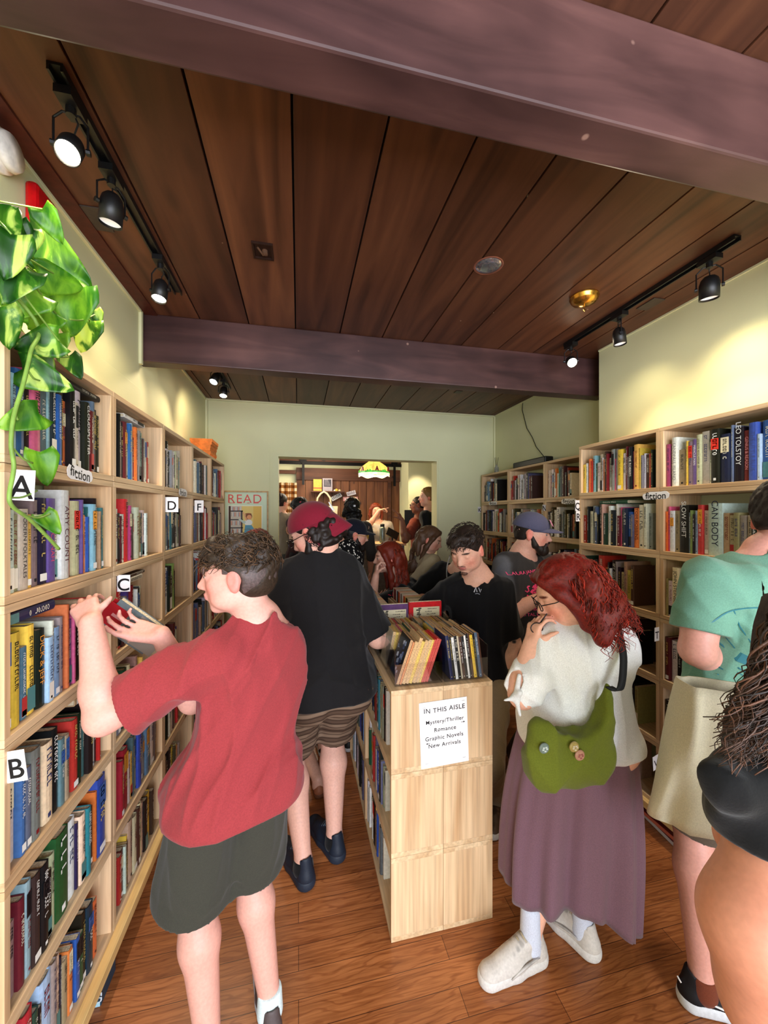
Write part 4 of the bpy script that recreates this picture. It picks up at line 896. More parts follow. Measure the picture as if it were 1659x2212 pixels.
# ============================================================ on the island
t = NT('clear acrylic'); ou = t.t.nodes['Material Output']; tp = t.t.nodes.new('ShaderNodeBsdfTransparent'); tp.inputs[0].default_value = (.97, .975, .98, 1)
gl = t.t.nodes.new('ShaderNodeBsdfGlossy'); gl.inputs['Roughness'].default_value = .04; fr = t.t.nodes.new('ShaderNodeLayerWeight'); fr.inputs[0].default_value = .25
mx_ = t.t.nodes.new('ShaderNodeMixShader'); fm = t.n('ShaderNodeMath', operation='MULTIPLY_ADD'); t.l(fr.outputs['Facing'], fm.inputs[0]); fm.inputs[1].default_value = .35; fm.inputs[2].default_value = .05; t.l(fm.outputs[0], mx_.inputs[0]); t.l(tp.outputs[0], mx_.inputs[1]); t.l(gl.outputs[0], mx_.inputs[2]); t.l(mx_.outputs[0], ou.inputs['Surface']); M_ACR = t.m
KZ = 3*ROW+.001
for ci, (xa, xb) in enumerate(((.362, .556), (.566, .752))):
    for ri, (ya, yb) in enumerate(((1.435, 1.595), (1.602, 1.765), (1.772, 1.925))):
        w = .0025; h0, h1 = .135, .15; nm = f'clear acrylic bin of small books, {["left", "right"][ci]} column, {["front", "middle", "back"][ri]} row'
        m = MB().box((xa, ya, KZ), (xb, yb, KZ+w)).box((xa, ya, KZ+w), (xb, ya+w, KZ+.085)).box((xa, yb-w, KZ+w), (xb, yb, KZ+h1))
        for x in (xa, xb-w): m.prism([(ya+w, KZ+w), (yb-w, KZ+w), (yb-w, KZ+h1), (ya+w, KZ+h0)], x, x+w, Matrix(((0, 0, 1, 0), (1, 0, 0, 0), (0, 1, 0, 0), (0, 0, 0, 1))))
        tag(m.obj('display_bin', M_ACR), nm, 'display bin', 'clear bins on the centre island')
        # contents, tilted to the right in the left column
        codes = [['k', 'o', 't', 't', 'y', 't', 'c', 'y', 'r', 'r', 'r'], ['n', 'k', 'w', 'k', 'c', 'm', 'k', 'w', 'k', 'm', 'y', 'k', 's', 'm']][ci]
        if ri: codes = RB.sample(['t', 'c', 'o', 'y', 'r', 'c', 't', 's', 'p', 'c', 'y', 'g', 'e'], 12)
        if ci and ri: codes = RB.sample(['s', 'c', 'y', 'g', 'q', 'c', 's', 'k', 't', 'l', 'y', 'g', 'e', 'm'], 13)
        tilt = (.34 if ci == 0 else -.13) if ri == 0 else (.2 if ci == 0 else -.1)
        hb = (.178, .158, .135)[ri]; x = xa+.006+(0 if tilt > 0 else hb*math.sin(-tilt)*.9); xend = xb-.006-(hb*math.sin(tilt)*.75 if tilt > 0 else 0); wds = [RB.uniform(.008, .015) for _ in codes]; k_ = (xend-x)*.97/sum(wds)
        for j, (cch, wd) in enumerate(zip(codes, wds)):
            wd *= k_*.98/math.cos(tilt)*math.cos(tilt); hh = hb*RB.uniform(.95, 1.04)*(1.0 if ri == 0 else .98); dp = min(.125, yb-ya-.02)
            col = shade(PAL[cch], RB.uniform(.85, 1.1)); cv, pg, bl = book_parts(wd/math.cos(tilt)*.96*math.cos(tilt), hh, dp, col, False)
            zl = KZ+w+.001+(wd*math.sin(abs(tilt)))
            if ci == 0: M = Matrix.Translation((x, ya+.008+dp, zl)) @ Matrix.Rotation(tilt, 4, 'Y') @ Matrix.Rotation(-PI/2, 4, 'Z')
            else: M = Matrix.Translation((x+wd, ya+.008, zl)) @ Matrix.Rotation(tilt, 4, 'Y') @ Matrix.Rotation(PI/2, 4, 'Z')
            cov = cv.obj('pocket_book', M_COVER, colattr=True); cov.matrix_world = M
            tag(cov, f'{CN[cch]} bagged pocket book, {ORD[j+1]} from left, {["front", "middle", "back"][ri]} row of the {["left", "right"][ci]} clear bins', 'pocket book', 'pocket books in the clear bins')
            pg.obj('page_block', mat('tinted pages '+cch, {'r': (.70, .30, .26), 'y': (.80, .68, .36), 'o': (.76, .52, .34), 'k': (.70, .55, .40), 'p': (.72, .45, .42)}.get(cch, (.76, .62, .44)), .85, .15, 200, .3), cov)
            if ci == 0 and j == 0 and ri == 0:
                mk = MB(); rq = random.Random(3)
                for _ in range(26): a_, b_ = rq.uniform(.01, .09), rq.uniform(.01, .14); mk.add([(a_, -.0006, b_), (a_+.02, -.0006, b_+.004), (a_+.016, -.0006, b_+.022), (a_-.004, -.0006, b_+.014)], [(0, 1, 2, 3)], rq.choice([(.35, .42, .62), (.6, .66, .8), (.75, .78, .85), (.12, .14, .28), (.2, .25, .4)]))
                mk.obj('cover_print', M_INK, cov, colattr=True)
            if ci == 1: 
                mk = marks(wd*.9, hh, bl, col, cch, random.Random(j*7+ri)); mk.obj('spine_lettering', M_INK, cov, colattr=True)
            x += wd
# two display boards behind the bins
for (x0, x1, c, lb, nm) in ((.402, .566, (.36, .22, .40), 'purple', 0), (.570, .752, (.80, .09, .12), 'red', 1)):
    y = 1.955; z1 = KZ+.193+.006*nm; b = empty('display_book', ((x0+x1)/2, y, KZ), f'large {lb} book with a cream label standing behind the clear bins', 'book')
    MB().box((x0, y, KZ), (x1, y+.014, z1)).obj('cover', mat(lb+' cloth', c, .6), b, loc=b.location, bevel=.001)
    MB().box((x0+.003, y+.002, KZ+.002), (x1-.003, y+.012, z1+.003)).obj('page_block', M_PAGE, b, loc=b.location)
    m = MB().box((x0+.024, y-.001, KZ+.08), (x1-.012, y, z1-.028), (.88, .84, .70)); ink = (.15, .12, .12); cx = (x0+x1)/2
    for k, (a_, w_) in enumerate(((.012, .05), (-.002, .035), (.006, .045), (-.004, .06))):
        xx = cx+a_
        while xx < cx+a_+w_: ww = RB.uniform(.003, .007); m.box((xx, y-.0016, z1-.040-.014*k), (xx+ww, y-.001, z1-.040-.014*k+RB.uniform(.002, .005)), ink); xx += ww+.0022
    for k in range(7): m.box((cx-.045+RB.uniform(-.008, .008), y-.0016, z1-.085+.008*k), (cx-.03+RB.uniform(-.004, .01), y-.001, z1-.079+.008*k), ink)
    m.obj('title_label', M_INK, b, loc=b.location, colattr=True)
# wooden trays on the far half
for i, (ya, yb, xa, xb) in enumerate(((2.02, 2.56, .35, .60), (2.02, 2.56, .61, .755))):
    m = MB(); h = .10
    m.box((xa, ya, KZ), (xb, yb, KZ+.008)).box((xa, ya, KZ+.008), (xa+.01, yb, KZ+h)).box((xb-.01, ya, KZ+.008), (xb, yb, KZ+h)).box((xa+.01, ya, KZ+.008), (xb-.01, ya+.01, KZ+h)).box((xa+.01, yb-.01, KZ+.008), (xb-.01, yb, KZ+h))
    tag(m.obj('wooden_tray', M_PINE), ['wide pine tray of books on the far end of the centre island', 'narrow pine tray of books on the far end of the centre island'][i], 'tray')
    y = ya+.02; j = 0
    while y < yb-.04:
        th = RB.uniform(.012, .022); cch = RB.choice('tcokmrwys'); cv, pg, bl = book_parts(th, .16, xb-xa-.04 if xb-xa < .2 else .12, shade(PAL[cch], 1), False)
        cov = cv.obj('pocket_book', M_COVER, colattr=True); cov.matrix_world = Matrix.Translation((xa+.015, y, KZ+.0085)); j += 1
        tag(cov, f'{CN[cch]} pocket book, {ORD[j]} from the near end of the {["wide", "narrow"][i]} pine tray', 'pocket book', 'pocket books in the pine trays'); pg.obj('page_block', M_PAGE, cov); y += th+.002
# dark red upright books and bookend beside the boards
for i, (x0, x1, c, lb) in enumerate(((.350, .368, (.36, .13, .09), 'tall maroon book standing left of the purple book'), (.371, .385, (.80, .68, .50), 'tall tan book standing left of the purple book'))):
    cv, pg, bl = book_parts(x1-x0, .21, .15, c, True); cov = cv.obj('book', M_COVER, colattr=True); cov.matrix_world = Matrix.Translation((x1, 1.83+.1, KZ)) @ Matrix.Rotation(PI/2, 4, 'Z'); cov.location = (x1, 1.862, KZ)
    cov.location = (x1, 1.945, KZ) if False else (x1, 1.93, KZ); tag(cov, lb, 'book'); pg.obj('page_block', M_PAGE, cov)
# the aisle sign
c = at(959, 1586, 1.49); c.y = KY0-.0015; p0 = atY(907, 1586, KY0); p1 = atY(1010, 1586, KY0); zt = atY(907, 1517, KY0).z; zb = atY(907, 1660, KY0).z
sg = empty('aisle_sign', ((p0.x+p1.x)/2, KY0-.002, (zt+zb)/2), 'white paper IN THIS AISLE sign stapled to the end of the island', 'sign'); cx = sg.location.x; cz_ = sg.location.z; sw = p1.x-p0.x; sh = zt-zb
M = frame((cx, KY0-.0016, cz_), (1, 0, .035), (0, 0, 1))
MB().box((-sw/2, -sh/2, 0), (sw/2, sh/2, .0006), M=M).obj('paper', M_CARD, sg, loc=sg.location)
m = MB(); u_ = sw
for txt, x, y, s in (('IN THIS AISLE', .02, .36, .115), ('Mystery/Thriller', .02, .185, .095), ('Romance', .02, .06, .10), ('Graphic Novels', .0, -.06, .10), ('New Arrivals', .0, -.175, .10)):
    text_mb(m, txt, s*sw*1.12, M @ Matrix.Translation((x*sw, y*sh, .0008)), INKC, jit=.8, seed=len(txt), spacing=1.12)
def arrow(x, y, d):
    q = lambda a, b: M @ Vector((x*sw+a*d*sw, y*sh+b*sw, .0012))
    m.add([q(0, -.004), q(.06, -.004), q(.06, .004), q(0, .004)], [(0, 1, 2, 3)], INKC).add([q(.05, -.018), q(.085, 0), q(.05, .018)], [(0, 1, 2)], INKC)
arrow(.36, .12, 1); arrow(-.30, -.13, -1)
for x, y in ((-.40, .42), (.42, .45), (-.38, -.43), (.40, -.43)): m.add([M @ Vector(((x+dx)*sw, y*sh+dy, .0012)) for dx, dy in ((-.03, -.0006), (.03, -.0006), (.03, .0006), (-.03, .0006))], [(0, 1, 2, 3)], (.5, .5, .52))
m.obj('lettering', M_INK, sg, loc=sg.location, colattr=True)
# books on the floor under the shelves
p = atZ(243, 2164, .002)
cv, pg, bl = book_parts(.03, .165, .10, (.16, .26, .33), True); fb = cv.obj('book', M_COVER, colattr=True); fb.matrix_world = Matrix.Translation((LX-.012, p.y+.02, .001)) @ Matrix.Rotation(PI/2, 4, 'Z') @ Matrix.Translation((0, 0, 0)); fb.scale = (1, 1, .6)
fb.location = (LX+.0, p.y, .0005); tag(fb, 'slate book standing on the floor under the left bookcase', 'book'); pg.obj('page_block', M_PAGE, fb)
m = MB(); text_mb(m, 'ACED', .05, frame((-.0045, .015, .085), (0, 0, -1), (0, -1, 0)), (.8, .85, .88), thick=.0006); m.add([(-.0045, .002, .002), (-.0045, .002, .03), (-.0045, .028, .03), (-.0045, .028, .002)], [(0, 1, 2, 3)], (.65, .82, .88)); m.obj('spine_lettering', M_INK, fb, colattr=True)
for i, (u, v, z, a, lb, c) in enumerate(((1440, 1850, .002, .5, 'white spined picture book lying on the floor under the right shelves', (.45, .18, .2)), (1430, 1835, .024, .6, 'picture book with an orange edge on top of the floor pile', (.45, .14, .14)))):
    p = atZ(u, v, z); cv, pg, bl = book_parts(.02, .26, .22, c, True); fb = cv.obj('picture_book', M_COVER, colattr=True)
    fb.matrix_world = Matrix.Translation((RX+.03, p.y+.1, z)) @ Matrix.Rotation(a-.6, 4, 'Z') @ Matrix(((1, 0, 0, 0), (0, 0, 1, -.13), (0, 1, 0, 0), (0, 0, 0, 1)))
    tag(fb, lb, 'book'); pg.obj('page_block', M_PAGE, fb); m = MB(); m.add([(-.004, .001, .01), (-.004, .001, .25), (-.004, .019, .25), (-.004, .019, .01)], [(0, 1, 2, 3)], [(.85, .82, .8), (.80, .42, .32)][i]); m.obj('spine_band', M_INK, fb, colattr=True)
    m = MB()
    for k in range(14): xx, zz = RB.uniform(.02, .18), RB.uniform(.02, .22); m.add([(xx, .0206, zz), (xx+.03, .0206, zz+.01), (xx+.02, .0206, zz+.035), (xx-.01, .0206, zz+.02)], [(0, 1, 2, 3)], RB.choice([(.8, .72, .6), (.7, .3, .3), (.25, .12, .15)]))
    m.obj('cover_print', M_INK, fb, colattr=True)
# ============================================================ smooth modelling of people
V = Vector
def nv(v): return np.array(v, np.float32)
def Wd(lat, fwd, up=0):
    """direction from its camera-right, forward and up components"""
    return V((lat*CA+fwd*SA, -lat*SA+fwd*CA, up)).normalized()
class Solid:
    """smooth union of limbs and lumps, meshed with surface nets"""
    def __init__(s, vox=.005, k=.02): s.p = []; s.vox = vox; s.k = k; s.noise = None; s.paint = []
    def rc(s, a, b, ra, rb, k=None, flat=None, cuts=(), op='u'):
        a, b = nv(a), nv(b); m = max(ra, rb)*(max(1, flat[1]) if flat else 1)
        s.p.append(('rc', (a, b, ra, rb, flat), s.k if k is None else k, np.minimum(a, b)-m, np.maximum(a, b)+m, cuts, op)); return s
    def ell(s, c, r, M=None, k=None, cuts=(), op='u'):
        c = nv(c); R = np.eye(3, dtype=np.float32) if M is None else nv([list(x) for x in M]); m = max(r)
        s.p.append(('el', (c, nv(r), R), s.k if k is None else k, c-m, c+m, cuts, op)); return s
    def chain(s, pts, rs, k=None, **kw):
        for i in range(len(pts)-1): s.rc(pts[i], pts[i+1], rs[i], rs[i+1], k, **kw)
        return s
    @staticmethod
    def ev(kind, pr, P):
        if kind == 'rc':
            a, b, ra, rb, flat = pr; q = P-a; ba = b-a
            if flat is not None:
                ax = nv(V(flat[0]).normalized()); f = 1-1/flat[1]; q = q-((q@ax)*f)[..., None]*ax; ba = ba-(ba@ax)*f*ax
            L = max(float(ba@ba), 1e-9); h = np.clip((q@ba)/L, 0, 1)
            q = q-h[..., None]*ba; return np.sqrt((q*q).sum(-1))-(ra+(rb-ra)*h)
        c, r, R = pr; q = (P-c)@R.T; k0 = np.sqrt(((q/r)**2).sum(-1))+1e-6; k1 = np.sqrt(((q/r**2)**2).sum(-1))+1e-6
        return k0*(k0-1)/k1
    def field(s):
        us = [p for p in s.p if p[6] == 'u']; h = s.vox; pad = 3*h+.012
        lo = np.min([p[3] for p in us], 0)-pad; hi = np.max([p[4] for p in us], 0)+pad
        n = np.ceil((hi-lo)/h).astype(int)+1; D = np.full(n, 9., np.float32)
        ax = [lo[i]+h*np.arange(n[i], dtype=np.float32) for i in range(3)]
        for kind, pr, k, a, b, cuts, op in s.p:
            m = k+2.5*h+.01; i0 = np.clip(((a-m-lo)/h).astype(int), 0, n-1); i1 = np.clip(((b+m-lo)/h).astype(int)+2, 1, n)
            if (i1 <= i0).any(): continue
            sl = tuple(slice(i0[j], i1[j]) for j in range(3))
            P = np.stack(np.meshgrid(*[ax[j][sl[j]] for j in range(3)], indexing='ij'), -1)
            d = s.ev(kind, pr, P)
            for cc_ in cuts: d = np.maximum(d, (P-nv(cc_[0]))@nv(V(cc_[1]).normalized()))
            A = D[sl]
            if op == 'u':
                if k > 0: hh = np.clip(.5+.5*(d-A)/k, 0, 1); D[sl] = d*(1-hh)+A*hh-k*hh*(1-hh)
                else: D[sl] = np.minimum(A, d)
            elif op == 's':
                if k > 0: hh = np.clip(.5-.5*(A+d)/k, 0, 1); D[sl] = A*(1-hh)+(-d)*hh+k*hh*(1-hh)
                else: D[sl] = np.maximum(A, -d)
            elif op == 'i': D[sl] = np.maximum(A, d)
        if s.noise is not None:
            msk = np.abs(D) < 4*h+.02; idx = np.nonzero(msk)
            P = np.stack([ax[j][idx[j]] for j in range(3)], -1); nz_ = s.noise(P); seen = set()
            for q in s.p:
                for c in q[5]:
                    key = tuple(round(float(x), 3) for x in c[0])
                    if key in seen: continue
                    seen.add(key); R_ = c[2] if len(c) > 2 else .34; o_ = P-nv(c[0]); pl = np.abs(o_@nv(V(c[1]).normalized())); near = np.sqrt((o_*o_).sum(-1)) < R_
                    nz_ = nz_*np.where(near, np.clip((pl-.006)/.05, 0, 1)**.7, 1)
            D[idx] += nz_
        return D, lo, h
    def verts(s):
        D, lo, h = s.field(); neg = D < 0; n = D.shape
        c = np.zeros([x-1 for x in n], np.int8); 
        for i in (0, 1):
            for j in (0, 1):
                for k in (0, 1): c += neg[i:n[0]-1+i, j:n[1]-1+j, k:n[2]-1+k]
        cells = np.nonzero((c > 0) & (c < 8)); N = len(cells[0]); idg = np.full(c.shape, -1, np.int32); idg[cells] = np.arange(N)
        acc = np.zeros((N, 3), np.float32); cnt = np.zeros(N, np.float32); base = np.stack(cells, -1)
        co = [(0,0,0),(1,0,0),(0,1,0),(0,0,1),(1,1,0),(1,0,1),(0,1,1),(1,1,1)]
        vals = {q: D[base[:, 0]+q[0], base[:, 1]+q[1], base[:, 2]+q[2]] for q in co}
        for q in co:
            for ax in range(3):
                if q[ax] == 0:
                    r = list(q); r[ax] = 1; a = vals[q]; b = vals[tuple(r)]; m = (a < 0) != (b < 0)
                    t_ = np.where(m, a/(a-b+1e-12), 0); pt = np.zeros((N, 3), np.float32)+np.array(q, np.float32); pt[:, ax] += t_
                    acc += pt*m[:, None]; cnt += m
        v = lo+h*(base+acc/cnt[:, None]); fs = []
        for ax in range(3):
            sl0 = [slice(None)]*3; sl1 = [slice(None)]*3; sl0[ax] = slice(0, -1); sl1[ax] = slice(1, None)
            a = neg[tuple(sl0)]; b = neg[tuple(sl1)]; o1, o2 = [x for x in range(3) if x != ax]
            e = np.stack(np.nonzero(a != b), -1); ok = (e[:, o1] > 0) & (e[:, o2] > 0) & (e[:, o1] < n[o1]-1) & (e[:, o2] < n[o2]-1); e = e[ok]
            fl = a[e[:, 0], e[:, 1], e[:, 2]]
            def cell(d1, d2): q = e.copy(); q[:, o1] -= d1; q[:, o2] -= d2; return idg[q[:, 0], q[:, 1], q[:, 2]]
            f = np.stack([cell(1, 1), cell(0, 1), cell(0, 0), cell(1, 0)], -1)
            if ax == 1: fl = ~fl
            f[~fl] = f[~fl][:, ::-1]; fs.append(f)
        return v, np.concatenate(fs)
    def obj(s, name, mt, parent, col=(.8, .8, .8), smooth=2):
        v, f = s.verts()
        me = bpy.data.meshes.new(name); base = nv(parent.matrix_world.translation if False else parent.location)
        me.vertices.add(len(v)); me.loops.add(f.size); me.polygons.add(len(f))
        # light relaxation for an even surface
        if smooth:
            e = np.concatenate([f[:, [0, 1]], f[:, [1, 2]], f[:, [2, 3]], f[:, [3, 0]]])
            deg = np.bincount(e.ravel(), minlength=len(v)).astype(np.float32)[:, None]+1e-6
            for _ in range(smooth):
                ac = np.zeros_like(v)
                for j in range(3): ac[:, j] = np.bincount(e[:, 0], v[e[:, 1], j], len(v))+np.bincount(e[:, 1], v[e[:, 0], j], len(v))
                v = v*.45+.55*ac/deg
        me.vertices.foreach_set('co', (v-base).ravel()); me.loops.foreach_set('vertex_index', f.ravel().astype(np.int32))
        me.polygons.foreach_set('loop_start', np.arange(0, f.size, 4, dtype=np.int32)); me.polygons.foreach_set('loop_total', np.full(len(f), 4, np.int32))
        me.polygons.foreach_set('use_smooth', np.ones(len(f), bool)); me.update(calc_edges=True)
        c = np.zeros((len(v), 4), np.float32); c[:, :3] = lin(col); c[:, 3] = 1
        for kind, pr, pc, soft in s.paint:
            d = s.ev(kind, pr, v) if kind != 'fn' else pr(v); m = np.clip(.5-d/max(soft, 1e-4), 0, 1)[:, None]; c[:, :3] = c[:, :3]*(1-m)+np.array(lin(pc), np.float32)*m
        ca = me.color_attributes.new('Col', 'FLOAT_COLOR', 'POINT'); ca.data.foreach_set('color', c.ravel()); me.materials.append(mt)
        o = bpy.data.objects.new(name, me); COL.objects.link(o); o.parent = parent; return o
def wrinkle(amp=.004, f=22, seed=0, vert=.35):
    r = np.random.RandomState(seed); K = r.normal(size=(5, 3)).astype(np.float32); K /= np.linalg.norm(K, axis=1)[:, None]; K[:, 2] *= vert; ph = r.uniform(0, 6, 5)
    def fn(P):
        w = P+.03*np.sin(P[:, [1, 2, 0]]*9+seed); s_ = 0
        for i in range(5):
            a = np.sin(w@K[i]*f*(1+.35*i)+ph[i]); s_ = s_+(1-np.abs(a))**2.2*(1/(1+.4*i))
        return amp*2.1*(s_-.9)*-.8
    return fn
def hairnoise(c, amp=.006, f=90, seed=0, wave=3):
    c = nv(c); r = np.random.RandomState(seed); ph = r.uniform(0, 6, 6)
    def fn(P):
        q = P-c; th = np.arctan2(q[:, 1], q[:, 0]); z = q[:, 2]; el = np.arctan2(z, np.hypot(q[:, 0], q[:, 1]))
        a = th*f*.10+wave*np.sin(el*4+ph[0])+1.3*np.sin(z*40+ph[1]+3*np.sin(th*3)); b = th*f*.23+wave*1.4*np.sin(el*6+ph[2])+np.sin(th*9+ph[3]); d = th*f*.5+3*np.sin(el*9+th*4)
        return -amp*(.55*np.sin(a)+.35*np.sin(b)+.25*np.sin(d))
    return fn
M_SKIN = attr_mat('skin', .5, .35, .06, 120, .06, sss=.12)
M_CLOTH = attr_mat('woven cloth', .85, .15, .10, 300, .25, sheen=.1)
M_HAIRM = attr_mat('hair', .55, .35, .30, 160, .5)
M_SHOE = attr_mat('shoe leather', .55, .3, .08, 120, .15)
M_EYE = attr_mat('eye', .15, .6, 0, 10, 0)
M_DARKF = mat('spectacle frame', (.06, .05, .05), .3, bump=0)
def ik(a, c, l1, l2, pole):
    d = c-a; L = min(d.length, (l1+l2)*.999); d.normalize(); c2 = a+d*L
    x = (l1*l1-l2*l2+L*L)/(2*L); h = math.sqrt(max(l1*l1-x*x, 1e-8)); p = pole-d*pole.dot(d); p.normalize()
    return a+d*x+p*h, c2
def head_axes(f, up=(0, 0, 1), roll=0):
    f = V(f).normalized(); u = V(up); u = (u-f*u.dot(f)).normalized(); r = f.cross(u)
    if roll: q = Matrix.Rotation(roll, 3, f); u = q @ u; r = q @ r
    return r, f, u
def add_head(S, c, R, hh, woman=False, skin=(.85, .65, .55), lip=(.72, .40, .38), brow=(.2, .13, .09), ears=True, cheek=1):
    r, f, u = R; T = lambda x, y, z: c+(r*x+f*y+u*z)*hh; A = [r, f, u]; e = lambda x, y, z, a, b, cc, k=.012, op='u', AA=None: S.ell(T(x, y, z), (a*hh, b*hh, cc*hh), AA or A, k, op=op)
    kk = hh*.09
    e(0, -.07, .13, .335, .415, .37, kk); e(0, .08, -.10, .285, .33, .36, kk); e(0, .13, -.30, .20, .23, .15, kk); e(0, .27, -.415, .10, .09, .075, kk*.7)
    e(0, .30, .10, .22, .10, .09, kk*.8)
    for s_ in (-1, 1):
        e(.17*s_, .24, -.09, .095, .10, .10, kk*.8); e(.14*s_, .405, .005, .075, .055, .045, kk*.35, 's'); e(.145*s_, .33, .0, .06, .06, .045, kk*.2)
        e(.19*s_, .10, -.27, .09, .18, .12, kk)
        if ears:
            S.ell(T(.335*s_, -.02, -.03), (.04*hh, .085*hh, .15*hh), [V(r), f, u], .006); S.ell(T(.335*s_, -.03, -.13), (.035*hh, .05*hh, .06*hh), A, .006)
            S.ell(T(.385*s_, .0, -.02), (.03*hh, .045*hh, .085*hh), A, .004, op='s')
    S.rc(T(0, .375, .03), T(0, .475, -.13), .028*hh, .046*hh, .010*hh/.22*2); 
    for s_ in (-1, 1): e(.048*s_, .425, -.145, .036, .045, .034, .006)
    e(0, .395, -.238, .10, .045, .028, .006); e(0, .385, -.285, .085, .045, .030, .006); S.ell(T(0, .455, -.262), (.10*hh, .03*hh, .008*hh), A, .004, op='s')
    P = S.paint
    P.append(('el', (nv(T(0, .41, -.262)), nv((.105*hh, .06*hh, .052*hh)), nv([list(x) for x in A])), lip, .004))
    for s_ in (-1, 1):
        P.append(('el', (nv(T(.15*s_, .37, .095)), nv((.095*hh, .09*hh, .022*hh)), nv([list(x) for x in A])), brow, .004))
        P.append(('el', (nv(T(.19*s_, .30, -.16)), nv((.11*hh, .12*hh, .10*hh)), nv([list(x) for x in A])), tuple(min(1, a*b) for a, b in zip(skin, (1.02, .86, .85))), .05))
        if ears: P.append(('el', (nv(T(.36*s_, -.03, -.04)), nv((.05*hh, .11*hh, .18*hh)), nv([list(x) for x in A])), tuple(min(1, a*b) for a, b in zip(skin, (1.03, .80, .80))), .02))
    return T
def add_eyes(root, T, R, hh, iris=(.25, .16, .10), closed=False, skin=None):
    r, f, u = R; m = MB()
    for s_ in (-1, 1):
        c = T(.14*s_, .338, .003); M = Matrix.Translation(c) @ Matrix((r, f, u)).transposed().to_4x4()
        q = MB(); n, k = 12, 8; rad = .056*hh
        for i in range(k+1):
            for j in range(n):
                a = PI*i/k; b = 2*PI*j/n; m.v.append(tuple(M @ V((rad*math.sin(a)*math.cos(b), rad*math.cos(a), rad*.62*math.sin(a)*math.sin(b)))))
        o = len(m.v)-(k+1)*n
        for i in range(k):
            for j in range(n): m.f.append((o+i*n+j, o+i*n+(j+1)%n, o+(i+1)*n+(j+1)%n, o+(i+1)*n+j)); m.c.append((.03, .02, .02) if i < 1 else iris if i < 2 else (.60, .55, .52))
    m.obj('eye', M_EYE, root, smooth=True, loc=(0, 0, 0), colattr=True).location = -root.location
def add_hand(S, w, d, pn, L, curl=(.3, .35, .4, .45), spread=.12, thumb=1, tcurl=.4, left=True, tdir=None):
    """w wrist, d finger direction, pn palm normal, thumb=+1 on the d x pn side"""
    d = d.normalized(); pn = (pn-d*pn.dot(d)).normalized(); sd = d.cross(pn)*thumb; k = .0045; q = L/.19
    for i, x in enumerate((.030, .010, -.011, -.030)):
        a = w+sd*x*.55*q; b = w+d*.088*q*(1-.06*abs(i-1.2))+sd*x*q; S.rc(a, b, .0135*q, .0118*q, .010)
        ln = (.043, .048, .045, .036)[i]*q; rad = (.0088, .0088, .0084, .0074)[i]*q; c = curl[i]; p = b; ang = 0; sp = sd*(.9-.6*i)*spread
        for j, f_ in enumerate((1, .68, .52)):
            ang += c*(1.0 if j else .75); dr = (d*math.cos(ang)+pn*math.sin(ang)+sp*(1 if c < .9 else .3)).normalized(); p2 = p+dr*ln*f_; S.rc(p, p2, rad*(1-.08*j), rad*(.92-.08*j), k); p = p2
    b0 = w+d*.022*q+sd*.022*q+pn*.006*q; td = tdir.normalized() if tdir is not None else (d*.62+sd*.75+pn*.30).normalized()
    p1 = b0+td*.042*q; S.rc(b0, p1, .0155*q, .0112*q, .008); t2 = (td*(1-tcurl*.4)+d*.35+pn*tcurl*.7).normalized(); p2 = p1+t2*.032*q; S.rc(p1, p2, .0105*q, .0095*q, k); t3 = (t2+pn*tcurl*.5).normalized(); S.rc(p2, p2+t3*.025*q, .0095*q, .0075*q, k)
    return S
def shoe(root, heel, toe, L, col, sole, name='shoe', vox=.004, wide=1., up=.0, mark=None, lace=None):
    """heel and toe on the floor"""
    heel = V(heel); toe = V(toe); f = (toe-heel).normalized(); s_ = f.cross(V((0, 0, 1))); z = V((0, 0, 1)); P = lambda a, b, c: heel+f*(a*L)+s_*(b*L)+z*(c*L)
    S = Solid(vox, .016); S.rc(P(.13, 0, .13), P(.17, 0, .34+up), .115*L*wide, .10*L*wide, flat=(s_, .9)); S.rc(P(.14, 0, .13), P(.5, 0, .12), .11*L*wide, .12*L*wide); S.rc(P(.5, 0, .12), P(.83, .0, .105), .125*L*wide, .11*L*wide, flat=(z, .85))
    S.rc(P(.27, 0, .31), P(.64, 0, .18), .095*L*wide, .085*L*wide, k=.02); S.rc(P(.19, 0, .34), P(.17, 0, .56+up), .085*L*wide, .085*L*wide, k=.004, op='s')
    S.p = [(a, b, c, d, e, tuple(cu)+((heel+z*.018, (0, 0, -1), .02),) if op == 'u' else cu, op) for a, b, c, d, e, cu, op in S.p]
    for i in range(5): S.paint.append(('rc', (nv(P(.34+.06*i, -.06, .385-.036*i)), nv(P(.36+.06*i, .06, .38-.036*i)), .008, .008, None), shade(col, 1.5) if sum(col) < 1 else shade(col, .8), .004))
    o = S.obj(name, M_SHOE, root, col)
    if mark: 
        for fn, cc in mark(P, L): o.data.update(); 
    Q = Solid(vox, .01); fl = (s_, 1.0)
    Q.rc(P(.13, 0, .06), P(.5, 0, .06), .13*L*wide, .128*L*wide); Q.rc(P(.5, 0, .06), P(.84, 0, .06), .135*L*wide, .12*L*wide)
    Q.p = [(a, b, c, d, e, ((heel+z*.001, (0, 0, -1)), (heel+z*.034*(L/.27), (0, 0, 1))), op) for a, b, c, d, e, cu, op in Q.p]
    so = Q.obj('sole', M_SHOE, root, sole); so.parent = o
    if vox <= .0055 and lace:
        m = MB()
        for i in range(5): m.tube([P(.36+.055*i, -.075, .375-.035*i), P(.375+.055*i, 0, .425-.040*i), P(.36+.055*i, .075, .375-.035*i)], .003, 5, lace)
        lo = m.obj('lace', M_SHOE, root, smooth=True, loc=(0, 0, 0), colattr=True); lo.parent = o; lo.location = -root.location
    return o, P
